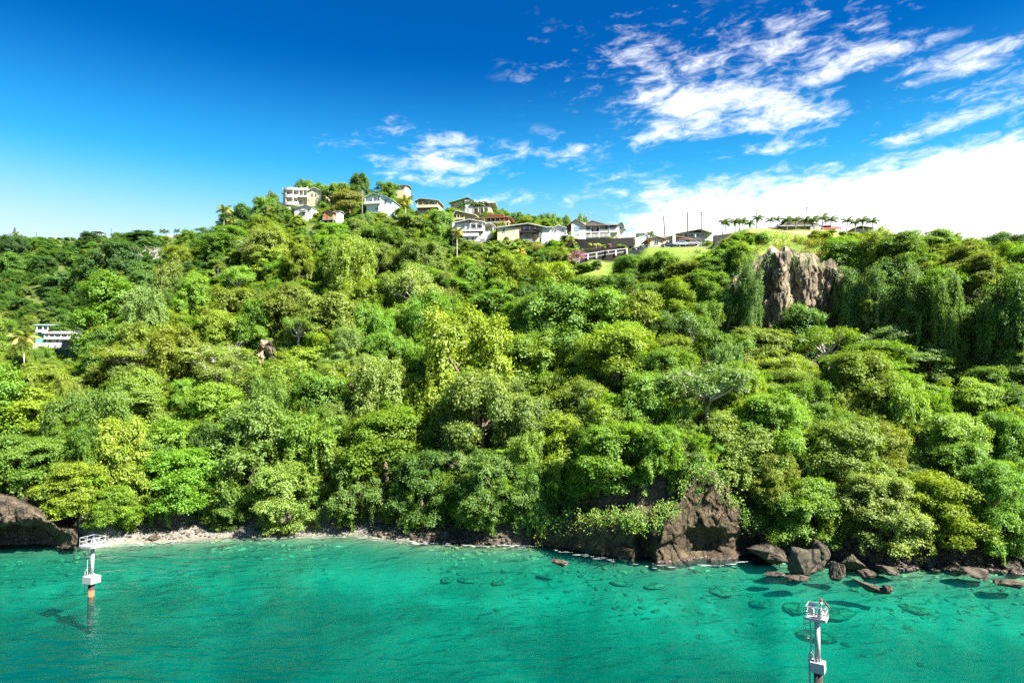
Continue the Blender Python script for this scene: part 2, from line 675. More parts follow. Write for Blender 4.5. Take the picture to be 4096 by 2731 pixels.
COLS = {
    -700: [(122, 8), (130, 12), (150, 17), (180, 24), (215, 31), (250, 38), (275, 42), (300, 52), (340, 74), (385, 103), (430, 118), (480, 121), (600, 116)],
    0: [(122, 8), (130, 11), (150, 15), (180, 23), (215, 30), (250, 38), (275, 42), (300, 52), (340, 76), (385, 104), (430, 118.5), (480, 121), (600, 118)],
    330: [(126, 6), (133, 9), (150, 15), (180, 25), (215, 33), (250, 40), (275, 44), (300, 54), (340, 78), (385, 105), (420, 116.5), (480, 121), (600, 118)],
    600: [(133, 2), (137, 6), (150, 15), (180, 28), (215, 42), (250, 52), (290, 66), (340, 87), (390, 110), (405, 113), (480, 120), (600, 118)],
    900: [(137, 2), (141, 6), (155, 18), (180, 32), (210, 48), (250, 66), (290, 84), (330, 99), (360, 108), (400, 114), (600, 118)],
    1200: [(138, 2), (142, 7), (155, 20), (180, 36), (210, 52), (240, 66), (270, 80), (300, 95), (325, 108), (345, 115), (365, 118), (420, 118), (600, 118)],
    1450: [(138, 2), (142, 7), (155, 20), (180, 37), (210, 54), (240, 69), (270, 83), (300, 98), (330, 112), (360, 126), (380, 128), (430, 126), (600, 120)],
    1800: [(133, 3), (140, 9), (155, 22), (180, 40), (210, 57), (235, 68), (250, 77), (275, 90), (300, 100), (330, 108), (350, 110), (400, 111), (600, 110)],
    2100: [(128, 5), (135, 10), (155, 24), (180, 42), (200, 54), (220, 64), (240, 76), (260, 82), (285, 88), (310, 95), (350, 105), (400, 107), (600, 100)],
    2400: [(121, 10), (130, 15), (150, 24), (170, 38), (190, 57), (200, 63), (212, 68), (222, 70), (230, 77), (240, 78.5), (260, 79), (300, 84), (400, 90), (600, 92)],
    2700: [(118, 14), (128, 18), (150, 30), (165, 40), (178, 52), (190, 60), (197, 65.2), (201, 68.0), (207, 68.4), (230, 70.5), (260, 74), (300, 80), (400, 90), (600, 92)],
    3000: [(120, 12), (130, 18), (150, 29), (163, 36), (171, 40), (174, 57), (177, 65), (190, 69.7), (210, 75), (225, 78.3), (260, 80), (400, 90), (600, 92)],
    3300: [(117, 4), (125, 12), (145, 26), (160, 34), (171, 39), (174, 54), (177, 64.5), (190, 69.5), (210, 75.5), (225, 78.5), (260, 80), (400, 90), (600, 92)],
    3600: [(115, 4), (125, 12), (140, 24), (152, 32), (160, 37), (163, 49), (166, 57), (176, 61), (195, 66), (225, 71.5), (300, 80), (400, 86), (600, 88)],
    3900: [(114, 4), (122, 11), (132, 19), (141, 27), (148, 32), (151, 45), (154, 52), (165, 57), (185, 61), (210, 65), (240, 69), (300, 77), (400, 86), (600, 88)],
    4900: [(112, 4), (118, 11), (124, 18), (129, 25), (132, 38), (136, 46), (150, 52), (200, 60), (300, 72), (400, 84), (600, 88)],
}
_cp = np.array(sorted(COLS), float)
_prof = []
for c in sorted(COLS):
    s0 = float(S(c) + setback(c))
    pts = [(-150, -13.4), (-100, -12.5), (-70, -10.5), (-45, -7.2), (-28, -4.6), (-16, -2.8), (-8, -1.6), (-3, -.8), (0, -.1)]
    pts += [(max(.4 + .01 * i, y - s0), z) for i, (y, z) in enumerate(COLS[c])]
    a = np.array(pts, float)
    _prof.append(a)


def ground(X, Y, rough=True):
    X = np.asarray(X, float)
    Y = np.asarray(Y, float)
    px = np.clip(2048 + F_PX * X / np.maximum(Y, 1), -700, 4899)
    rel = Y - S(px) - setback(px)
    zs = np.stack([np.interp(rel, a[:, 0], a[:, 1]) for a in _prof], 0)
    j = np.clip(np.searchsorted(_cp, px) - 1, 0, len(_cp) - 2)
    f = (px - _cp[j]) / (_cp[j + 1] - _cp[j])
    f = f * f * (3 - 2 * f)
    z = np.take_along_axis(zs, j[None], 0)[0] * (1 - f) + np.take_along_axis(zs, (j + 1)[None], 0)[0] * f
    pad = sstep(px, 2520, 2600) * (1 - sstep(px, 2810, 2870)) * sstep(Y, 195.5, 199.6) * (1 - sstep(Y, 208, 214))
    z = z * (1 - pad) + 68.6 * pad
    if rough:
        amp = (1 - pad) * (1 - .8 * sstep(px, 2850, 3000) * (1 - sstep(px, 3500, 3700)) * sstep(Y, 155, 163) * (1 - sstep(Y, 180, 190))) * sstep(rel, 9, 30) * (1 - .65 * sstep(Y, 195, 240) * sstep(px, 1700, 1900))
        z = z + amp * (fbm(X * .055 + 40, Y * .055, 3) - .5) * 6.5
        under = sstep(-rel, 3, 20)
        z = z + under * (fbm(X * .05 + 7, Y * .05, 9) - .5) * 2.2
        # beach: keep the sea edge wavy
        z = z + (fbm(X * .16, Y * .16 + 5, 5, 3) - .5) * .5 * sstep(rel, -14, -3) * (1 - sstep(rel, 4, 10))
    return z


def gz(x, y):
    return float(ground(np.array([x]), np.array([y]))[0])


_ts = np.concatenate([np.arange(70, 240, .6), np.arange(240, 520, 1.5)])


def hit(px, py):
    """first ground point seen at a pixel of the photograph"""
    d = ray(px, py)
    t = _ts / d[1]
    X, Y, Z = d[0] * t, _ts, CAM_H + d[2] * t
    below = Z < np.maximum(ground(X, Y), 0)
    if not below.any():
        return None
    i = int(np.argmax(below))
    return np.array([X[i], Y[i], Z[i]])


def build_ground():
    cpx = np.arange(-700, 4801, 11.0)
    ys = np.concatenate([np.arange(22, 100, 2.2), np.arange(100, 232, .85), np.arange(232, 330, 2.0), np.arange(330, 470, 3.5), np.arange(470, 601, 12)])
    PX, YY = np.meshgrid(cpx, ys)
    XX = (PX - 2048) / F_PX * YY
    ZZ = ground(XX, YY)
    fc = grid_faces(len(ys), len(cpx))
    V = np.stack([XX, YY, ZZ], -1).reshape(-1, 3)
    rel = (YY - S(PX) - setback(PX))
    relf = rel.reshape(-1)[fc].mean(1)
    pxf = PX.reshape(-1)[fc].mean(1)
    yf = YY.reshape(-1)[fc].mean(1)
    zf = V[:, 2][fc].mean(1)
    sea = relf < -1.0
    bchmask = (~sea) & (relf < 9) & (pxf > 330) & (pxf < 1640)
    beach = bchmask
    lawn = (pxf > 2290) & (pxf < 2900) & (yf > 184 + 8 * sstep(pxf, 2500, 2300)) & (yf < 206) | (pxf > 2780) & (pxf < 3600) & (yf > 174) & (yf < 222)
    lawn &= ~sea
    rocky = (~sea) & (relf < 4.5) & ~beach
    hill = ~(sea | beach | lawn | rocky)

    def sub(name, mask, mat, kindlabel):
        f = fc[mask]
        u, inv = np.unique(f, return_inverse=True)
        me = np_mesh(name, V[u], inv.reshape(f.shape), True)
        o = link(name, me, MAT[mat])
        o['kind'] = 'structure'
        return o
    sub('seabed', sea, 'seabed_sand', '')
    sub('beach', beach, 'beach_pebbles', '')
    sub('rocky_shore', rocky, 'boulder_rock', '')
    sub('lawn', lawn, 'lawn_grass', '')
    sub('hillside', hill, 'hill_ground', '')


def lawn_mat():
    m, t, out = new_mat('lawn_grass')
    tc = t.add('ShaderNodeTexCoord')
    g = tc.outputs['Object']
    n = t.noise(g, .10, 5, .6)
    n2 = t.noise(g, 1.3, 5, .7)
    ge = t.add('ShaderNodeNewGeometry')
    se = t.add('ShaderNodeSeparateXYZ')
    t.link(ge.outputs['Position'], se.inputs[0])
    c = t.mixc(t.smooth(n, .35, .6), (.10, .165, .022), (.155, .205, .04))
    c = t.mixc(t.math('MULTIPLY', t.smooth(n2, .48, .7), .5), c, (.20, .19, .07))
    # dry straw coloured grass on the crown of the bluff
    dry = t.math('MULTIPLY', t.smooth(se.outputs[1], 186, 196), t.smooth(se.outputs[0], 62, 80))
    c = t.mixc(t.math('MULTIPLY', dry, t.smooth(n2, .3, .6, .6, 1.0)), c, (.27, .22, .12))
    principled(t, out, c, .95, .1, bump=n2, bstr=.7, bdist=.25)


lawn_mat()
build_ground()

# the sea: one closed body of water
wb = MB().box(-420, 460, 14, 210, -17, 0)
sea = wb.build('sea', MAT['sea_water'])
sea['kind'] = 'structure'

# ------------------------------------------------------------------ rock faces
def rock_wall(name, label, px0, px1, npx, zrow, base_y, shape, mat, back=6.0, amp0=1.0, vert=.42):
    """a rough upright rock face: columns along the view azimuth, rows by height; shape(px, z) -> extra distance towards the back (caves, ledges)"""
    pxs = np.linspace(px0, px1, npx)
    vs_, nz = [], len(zrow(pxs[0]))
    for p in pxs:
        rows = zrow(p)
        for i, z in enumerate(rows):
            vs_.append((p, z, i / (nz - 1)))
    P = np.array(vs_)
    p, z, tt = P.T
    Y = base_y(p)
    X = (p - 2048) / F_PX * Y
    rgw = np.random.default_rng(len(name) + npx)
    disp = np.zeros(len(p))
    for cnt, amp, tilt in ((int((X.max() - X.min()) * (z.max() - z.min()) / 9) + 20, .62, .42), (int((X.max() - X.min()) * (z.max() - z.min()) / 1.1) + 60, .20, .45)):
        sx, sz = rgw.uniform(X.min(), X.max(), cnt), rgw.uniform(z.min(), z.max(), cnt)
        wx = X + .6 * (fbm(X * .8, z * .5, 40, 3) - .5)
        near = np.argmin((wx[:, None] - sx[None]) ** 2 + ((z[:, None] - sz[None]) * vert) ** 2, 1)
        off, ax, az_ = rgw.normal(0, amp, cnt), rgw.normal(0, tilt, cnt), rgw.normal(0, tilt * .35, cnt)
        disp += off[near] + np.clip(ax[near] * (X - sx[near]) + az_[near] * (z - sz[near]), -1.3, 1.3) * (1 if amp > .5 else .6)
    disp *= amp0
    disp += .5 * (fbm(X * .9, z * .8, 61, 4) - .5) + .5 * (fbm(X * 2.6, z * 2.6, 62, 4) - .5)
    dy = disp + shape(p, z)
    top = sstep(tt, .90, 1.0)
    Y2 = Y + dy * (1 - top) + top * back
    X2 = (p - 2048) / F_PX * Y2 + np.array([mnoise.noise(Vector((X[i] * .5, z[i] * .5, 4.4))) for i in range(len(p))]) * .7
    z2 = z + np.array([mnoise.noise(Vector((X[i] * .4, z[i] * .9, 14.4))) for i in range(len(p))]) * .55
    me = np_mesh(name, np.stack([X2, Y2, z2], -1), grid_faces(npx, nz), False)
    o = link(name, me, MAT[mat])
    return tag(o, label, 'cliff')


def zr(lo, hi, n):
    return lambda p: np.linspace(lo, float(np.interp(p, hi[0], hi[1])), n)


def g2(p, z, cp, cz, wp, wz, d):
    q = ((p - cp) / wp) ** 2 + ((z - cz) / wz) ** 2
    return d * np.exp(-q ** 2)


rock_mat('cave_rock', [(.03, .025, .02), (.075, .06, .042), (.135, .105, .07), (.22, .17, .11)], 1.2, True, 1.2)
# dark wave-cut cliff at the foot of the hill
rock_wall('shore_cliff', 'dark brown wave-cut rock cliff standing in the green water', 2130, 3075, 300,
          zr(-3, ([2130, 2200, 2300, 2450, 2600, 2700, 2760, 2850, 2920, 2980, 3075], [3, 5, 6.5, 7.5, 8.5, 10, 15, 15.5, 11, 7, 5]), 90),
          lambda p: S(p) + .2,
          lambda p, z: (1.4 * sstep(z, 3, 9) + 1.6 * sstep(z, 10, 20)
                        + g2(p, z, 2568, 2.0, 36, 3.6, 4.2) + g2(p, z, 2800, 2.4, 150, 2.3, 3.0) + g2(p, z, 2990, 3, 60, 4.5, 3.0)
                        + .7 * np.sin(p * .021)), 'shore_rock', 5.0, .36, .9)
rock_wall('cave_cliff', 'brown overhanging rock with a dark sea cave under it', -330, 330, 200,
          zr(-3, ([-330, 0, 120, 240, 330], [11.5, 10.5, 9, 5.5, 2.5]), 70),
          lambda p: S(p) + .1,
          lambda p, z: (1.0 * sstep(z, 5, 10) + 1.8 * g2(p, z, 110, 1.2, 150, 3.2, 3.6) + g2(p, z, -120, 2.0, 90, 3.6, 4.0)) + 1.2 * (z < 0) - .8 * sstep(z, 3.5, 6) * (1 - sstep(z, 8, 11)), 'cave_rock', 6.0, .45)
# bare rock face under the grassy bluff; to the right it swings towards the sea and turns from the sun
rock_wall('bluff_cliff', 'bare buff and grey rock face below the grassy bluff', 2940, 4200, 400,
          lambda p: np.linspace(float(np.interp(p, [2940, 3400, 3900, 4200], [33, 33, 26, 22])),
                                float(np.interp(p, [2940, 3020, 3100, 3250, 3400, 3600, 3900, 4200], [56, 60, 61.8, 61.8, 58.5, 55, 50, 46])) + 2.6 * float(fbm(np.array([p * .02]), np.array([1.0]), 15, 4)[0] - .5) * 2, 110),
          lambda p: np.interp(p, [2940, 3050, 3200, 3330, 3400, 3600, 3900, 4200], [167.5, 166, 165.5, 167, 168, 159.5, 147.5, 138]),
          lambda p, z: (.7 * np.sin(p * .055 + .05 * z) + .9 * np.sin(p * .023 + 1) + 1.0 * sstep(z, 54, 61) - 1.3 * (1 - sstep(z, 36, 46))), 'cliff_rock', 2.5, .95, .3)
_lh = hit(1060, 1445)
rock_wall('ledge_cliff', 'small grey rock outcrop on the wooded slope under the white railings', 1005, 1115, 40,
          lambda p: np.linspace(_lh[2] - 2, _lh[2] + float(np.interp(p, [1005, 1040, 1080, 1115], [2, 6, 6, 2])), 40),
          lambda p: _lh[1] - 1.5 + 0 * p, lambda p, z: .9 * np.sin(p * .12) + .6 * sstep(z, _lh[2], _lh[2] + 6), 'cliff_rock', 5)

# ------------------------------------------------------------------ foliage
def unit(a):
    return a / np.maximum(np.linalg.norm(a, axis=1, keepdims=True), 1e-9)


def leaf_quads(c, nrm, size, aspect, rng, along=None):
    """rhombic leaves: centre c, facing nrm"""
    n = len(c)
    nrm = unit(nrm)
    if along is None:
        along = rng.normal(size=(n, 3))
    u = unit(along - nrm * (along * nrm).sum(1, keepdims=True))
    w_ = np.cross(nrm, u)
    size = np.broadcast_to(size, (n,))[:, None]
    L, W = size, size * aspect
    bend = nrm * size * .18
    V = np.stack([c - u * L - bend, c + w_ * W, c + u * L - bend, c - w_ * W], 1).reshape(-1, 3)
    Fq = np.arange(n * 4).reshape(-1, 4)
    return V, Fq


def rand_dirs(n, rng):
    return unit(rng.normal(size=(n, 3)))


def limb_pts(a, b, rng, sag=.12, n=5):
    a, b = np.array(a, float), np.array(b, float)
    L = np.linalg.norm(b - a)
    out = []
    j = rng.normal(size=3) * L * sag
    for i in range(n):
        f = i / (n - 1)
        p = a + (b - a) * f
        p = p + j * math.sin(math.pi * f) + (0 if i in (0, n - 1) else rng.normal(size=3) * L * .03)
        p[2] += math.sin(math.pi * f) * L * .08
        out.append(tuple(p))
    return out


def make_crown(sp, rng):
    """a unit tree: crown radius 1, total height 2. returns (crown mesh data, trunk MB)"""
    tr = MB()
    lobes = []
    if sp == 'broad':
        n = rng.integers(42, 52)
        for i in range(n):
            a = rng.uniform(0, 2 * math.pi)
            zz = rng.uniform(-.42, 1.66)
            env = .86 * math.sqrt(max(.05, 1 - ((zz - .45) / 1.38) ** 2))
            k = env * rng.uniform(.55, 1.18)
            lobes.append((math.cos(a) * k, math.sin(a) * k, zz, rng.uniform(.17, .36), rng.uniform(.75, 1.2)))
        lobes.append((0, 0, 1.5, .42, .8))
        lobes.append((0, 0, 1.0, .62, 1.0))
        per, tw, ls, asp, up, jit = 32, 35, .031, .62, .60, .36
    elif sp == 'dome':
        n = 40
        for i in range(n):
            a = rng.uniform(0, 2 * math.pi)
            zz = rng.uniform(.35, 1.72)
            env = .84 * math.sqrt(max(.05, 1 - ((zz - .8) / 1.05) ** 2))
            k = env * rng.uniform(.86, 1.02)
            lobes.append((math.cos(a) * k, math.sin(a) * k, zz, rng.uniform(.20, .28), .9))
        lobes.append((0, 0, 1.5, .45, .8))
        lobes.append((0, 0, 1.0, .66, 1.1))
        per, tw, ls, asp, up, jit = 36, 29, .030, .60, .35, .30
    elif sp == 'feather':
        n = rng.integers(44, 54)
        for i in range(n):
            a = rng.uniform(0, 2 * math.pi)
            rr = math.sqrt(rng.uniform(0, 1)) * .78
            z = -.2 + 2.05 * (1 - .42 * rr ** 1.6) * rng.uniform(.1, 1.0)
            lobes.append((math.cos(a) * rr, math.sin(a) * rr, z, rng.uniform(.18, .33), rng.uniform(.4, .7)))
        per, tw, ls, asp, up, jit = 34, 30, .035, .46, .85, .42
    elif sp == 'vine':
        n = rng.integers(34, 42)
        for i in range(n):
            a = rng.uniform(0, 2 * math.pi)
            rr = math.sqrt(rng.uniform(.1, 1)) * .74
            z = rng.uniform(-.45, 1.72) * (1.05 - .25 * rr)
            lobes.append((math.cos(a) * rr, math.sin(a) * rr, z, rng.uniform(.25, .38), 1.15))
        per, tw, ls, asp, up, jit = 32, 35, .031, .66, .30, .40
    elif sp == 'sparse':
        n = rng.integers(20, 26)
        for i in range(n):
            a = rng.uniform(0, 2 * math.pi)
            rr = math.sqrt(rng.uniform(.05, 1)) * .80
            z = .6 + 1.15 * (1 - .6 * rr ** 2) * rng.uniform(.45, 1.0)
            lobes.append((math.cos(a) * rr, math.sin(a) * rr, z, rng.uniform(.20, .34), .5))
        per, tw, ls, asp, up, jit = 24, 20, .034, .50, .7, .45
    elif sp == 'bush':
        n = rng.integers(9, 13)
        for i in range(n):
            d = rand_dirs(1, rng)[0]
            lobes.append((d[0] * .55, d[1] * .55, .85 + d[2] * .55, rng.uniform(.34, .5), .9))
        per, tw, ls, asp, up, jit = 24, 26, .055, .60, .5, .36
    lob = np.array(lobes)
    V, Fq, T = [], [], []
    base = 0
    for (x, y, z, r, fl) in lob:
        k = max(6, int(per * (r / .3) ** 2))
        d = rand_dirs(k, rng)
        low = d[:, 2] < -.45
        d[low, 2] *= -1
        tc = np.array([x, y, z]) + d * np.array([1, 1, fl]) * r * rng.uniform(.45, 1.22, (k, 1))
        tint = rng.uniform(.15, .85) * .6
        # leaves round every twig end
        idx = np.repeat(np.arange(k), tw)
        n = len(idx)
        spread = np.array([1, 1, .35 if sp == 'feather' else .8]) * (.105 if sp != 'feather' else .13)
        c = tc[idx] + rng.normal(size=(n, 3)) * spread * .62
        nm = d[idx] * .75 + np.array([0, 0, up]) + rng.normal(size=(n, 3)) * jit
        along = d[idx] + rng.normal(size=(n, 3)) * .7
        tt = np.clip(tint + rng.uniform(0, .25, k)[idx] + rng.normal(0, .16, n), 0, 1)
        sz = ls * rng.uniform(.65, 1.25, n)
        v, f = leaf_quads(c, nm, sz, asp, rng, along)
        V.append(v)
        Fq.append(f + base)
        T.append(tt)
        base += len(v)
    if sp in ('vine', 'broad', 'feather'):  # hanging curtains of creeper
        for s in range(90 if sp == 'vine' else 34):
            x, y, z, r, fl = lob[rng.integers(len(lob))]
            a = rng.uniform(0, 2 * math.pi)
            x, y = x + math.cos(a) * r, y + math.sin(a) * r
            ln = rng.uniform(.35, 1.05)
            z1 = max(-.6, z - ln)
            n = int(110 * (z - z1)) + 10
            zz = np.linspace(z, z1, n)
            c = np.stack([x + rng.normal(0, .035, n) + .03 * np.sin(zz * 9), y + rng.normal(0, .035, n), zz], 1)
            nm = np.tile([math.cos(a), math.sin(a), .5], (n, 1)) + rng.normal(size=(n, 3)) * .5
            v, f = leaf_quads(c, nm, .034 * rng.uniform(.7, 1.3, n), .65, rng)
            V.append(v)
            Fq.append(f + base)
            T.append(np.clip(.45 + rng.normal(0, .2, n), 0, 1))
            base += len(v)
    # trunk and limbs
    th = .75 if sp != 'bush' else .3
    lean = rng.normal(0, .05, 2)
    fork = (lean[0], lean[1], th)
    tr.tube(limb_pts((0, 0, -.25), fork, rng, .04, 5), [.075, .066, .058, .052, .046], 7)
    order = rng.permutation(len(lob))[: (16 if sp == 'sparse' else 9)]
    for i in order:
        x, y, z, r, fl = lob[i]
        st = (fork[0] * .9, fork[1] * .9, th * rng.uniform(.8, 1.0))
        pts = limb_pts(st, (x, y, z), rng, .13, 5)
        w0 = .040 if sp != 'sparse' else .038
        tr.tube(pts, [w0, w0 * .8, w0 * .6, w0 * .42, w0 * .2], 5)
        if sp == 'sparse':
            for q in range(4):
                e = np.array([x, y, z]) + rand_dirs(1, rng)[0] * r * np.array([1.1, 1.1, .7])
                tr.tube(limb_pts(pts[3], tuple(e), rng, .1, 4), [w0 * .4, w0 * .3, w0 * .2, w0 * .1], 4)
    return np.concatenate(V), np.concatenate(Fq), np.concatenate(T), tr


PROTO = {}
SPECIES = {'broad': 5, 'dome': 2, 'feather': 4, 'vine': 4, 'sparse': 3, 'bush': 3}
for sp, cnt in SPECIES.items():
    for i in range(cnt):
        rg = np.random.default_rng(100 + 17 * i + len(sp) * 7)
        v, f, tt, tr = make_crown(sp, rg)
        me = np_mesh('crown', v, f, False, {'tint': tt})
        me.materials.append(MAT['leaf'])
        tm = bpy.data.meshes.new('trunk')
        tm.from_pydata(tr.v, [], tr.f)
        tm.update()
        for p in tm.polygons:
            p.use_smooth = True
        tm.materials.append(MAT['pale_bark' if sp == 'sparse' else 'bark'])
        PROTO.setdefault(sp, []).append((me, tm))

# a bare-limbed tree
def make_bare(rng):
    tr = MB()

    def grow(p, d, L, r, depth):
        e = np.array(p) + d * L
        tr.tube(limb_pts(p, tuple(e), rng, .07, 4), [r, r * .85, r * .7, r * .55], 5 if depth > 1 else 4)
        if depth > 0:
            for q in range(3 if depth > 2 else 3):
                nd = unit((d + rng.normal(size=3) * .62 + np.array([0, 0, .10]))[None])[0]
                grow(tuple(e), nd, L * rng.uniform(.62, .85), r * .55, depth - 1)
    grow((0, 0, -.2), np.array([.05, 0, 1.0]), .75, .075, 0)
    for q in range(5):
        a = q * 1.26 + rng.uniform(0, .5)
        grow((.03, 0, .5), unit(np.array([[math.cos(a) * .8, math.sin(a) * .8, .75]]))[0], .5, .05, 4)
    me = bpy.data.meshes.new('branches')
    me.from_pydata(tr.v, [], tr.f)
    me.update()
    me.materials.append(MAT['pale_bark'])
    return me


BARE = [make_bare(np.random.default_rng(5)), make_bare(np.random.default_rng(6))]

TINTS = {  # leaf colours
    'yellow-green': (.230, .300, .026), 'bright green': (.140, .285, .022), 'mid green': (.115, .220, .030), 'dark green': (.062, .138, .030),
    'grey-green': (.170, .235, .075), 'olive': (.195, .235, .040), 'fresh green': (.180, .310, .028), 'blue-green': (.095, .195, .056),
    'pale green': (.240, .310, .085), 'golden': (.285, .290, .030), 'rusty': (.220, .190, .060),
}
KINDNAME = {'broad': ('broadleaf_tree', 'round leafy tree'), 'dome': ('domed_tree', 'dense domed tree'), 'feather': ('spreading_tree', 'layered spreading tree'),
            'vine': ('creeper_covered_tree', 'creeper-hung tree'), 'sparse': ('thin_leaved_tree', 'sparse pale-branched tree'), 'bush': ('shrub', 'bushy shrub')}

TREES = []   # dicts


def plan_tree(p, R, H, sp, tint, hero=False, label=None, group=None):
    c = np.array([p[0], p[1], p[2] + H * .56])
    TREES.append(dict(p=np.array(p, float), R=R, H=H, sp=sp, tint=tint, c=c, rad=np.array([R, R, H * .45]), hero=hero, label=label, group=group))


# pixels (4096 frame) that must stay open: x0, y0, x1, y1, distance of what is seen there
CLEAR = [
    (2268, 1005, 2348, 1062, 204),
    (1095, 738, 1300, 828, 345), (1165, 818, 1255, 858, 322), (1268, 836, 1356, 898, 300), (1446, 766, 1572, 872, 300), (1575, 735, 1632, 768, 360),
    (1656, 792, 1762, 850, 300), (1790, 785, 1980, 842, 325), (1765, 838, 1910, 882, 285), (1895, 842, 2050, 905, 272), (1775, 868, 1960, 985, 250),
    (1985, 893, 2210, 948, 245), (2200, 900, 2270, 940, 250), (2262, 872, 2512, 950, 235), (2300, 950, 2545, 985, 226), (2290, 985, 2640, 1040, 212),
    (2540, 915, 2650, 965, 240), (2585, 930, 2870, 995, 208), (2640, 905, 2880, 960, 240), (2420, 985, 2830, 1010, 205), (2330, 1030, 2480, 1090, 195),
    (2480, 1005, 2640, 1060, 195), (2620, 995, 2760, 1030, 195), (2980, 930, 3250, 985, 176), (2830, 840, 3560, 940, 222),
    (3045, 985, 3330, 1290, 178), (3250, 940, 3400, 960, 180),
    (2190, 2090, 3020, 2260, 108), (2480, 2000, 3020, 2100, 108), (2730, 1900, 2850, 2010, 112), (0, 2010, 170, 2200, 115), (0, 2100, 300, 2200, 115),
    (330, 2124, 1500, 2170, 126), (1500, 2125, 2140, 2180, 120), (3000, 2180, 3560, 2340, 100), (3600, 2215, 4096, 2300, 104), (300, 2090, 620, 2170, 120),
    (130, 1292, 335, 1420, 264), (1010, 1345, 1110, 1440, 186), (1790, 1500, 2080, 1830, 139), (1930, 925, 2085, 1060, 217), (374, 916, 410, 930, 420), (668, 926, 690, 940, 400), (1076, 1100, 1264, 1124, float(hit(1170, 1118)[1])),
    (1820, 930, 1860, 1000, 240), (60, 1290, 150, 1440, 215), (880, 820, 930, 900, 345),
]
SKY_PTS = [(-700, 930), (0, 938), (60, 940), (150, 945), (250, 950), (350, 927), (420, 940), (480, 925), (540, 915), (600, 935), (700, 935), (760, 905), (820, 872),
           (870, 845), (930, 838), (1000, 835), (1030, 803), (1060, 775), (1100, 775), (1120, 760), (1180, 728), (1220, 712), (1270, 725), (1290, 748), (1330, 738),
           (1370, 715), (1400, 702), (1440, 690), (1480, 698), (1540, 722), (1580, 740), (1640, 765), (1660, 782), (1760, 785), (1790, 800), (1980, 815), (2000, 832),
           (2050, 842), (2100, 852), (2200, 862), (2280, 858), (2330, 868), (2420, 900), (2500, 935), (2560, 930), (2640, 950), (2850, 925), (2900, 905), (3100, 880),
           (3480, 885), (3520, 930), (3560, 908), (3620, 897), (3720, 892), (3765, 935), (3850, 962), (3900, 960), (3950, 930), (4000, 922), (4096, 932), (4900, 930)]
SKX = np.array([p for p, _ in SKY_PTS], float)
SKYY = np.array([q for _, q in SKY_PTS], float)


def blocked(p, R, H, soft=0.0):
    """would the crown stand before something that must be seen?"""
    cx, cyy = proj((p[0], p[1], p[2] + H * .56))
    w_ = R * F_PX / p[1]
    x0, x1 = cx - w_ * .92, cx + w_ * .92
    top = proj((p[0], p[1], p[2] + H))[1]
    bot = proj((p[0], p[1], p[2] - H * .10))[1]
    for a, b, c, d, yy in CLEAR:
        if p[1] < yy + 1 and x1 > a and x0 < c and top < d - soft * (d - b) and bot > b:
            return True
    return False


def skyline_cap(p, R, H):
    """lower a tree that would rise above the photographed ridge line"""
    cx, _ = proj(p)
    w_ = R * F_PX / p[1] * .5
    lim = max(np.interp(cx - w_, SKX, SKYY), np.interp(cx, SKX, SKYY), np.interp(cx + w_, SKX, SKYY)) if False else np.interp(cx, SKX, SKYY)
    ztop = at(cx, lim, p[1])[2]
    return min(H, ztop - p[2])


def hero(px, py, wpx, hpx, sp, tint, Y=None, label=None):
    """tree whose crown fills about wpx x hpx around pixel px,py of the photo"""
    foot = py + hpx * .5
    if Y is None:
        h = hit(px, foot)
        if h is None:
            return
        p = h
    else:
        p = at(px, foot, Y)
        p[2] = min(p[2], gz(p[0], Y)) if gz(p[0], Y) < p[2] else gz(p[0], Y)
    k = p[1] / F_PX
    top = at(px, py - hpx * .5, p[1])[2]
    g = gz(p[0], p[1])
    plan_tree((p[0], p[1], g - .3), wpx * .5 * k, max(2.0, top - g + .3), sp, tint, True, label)


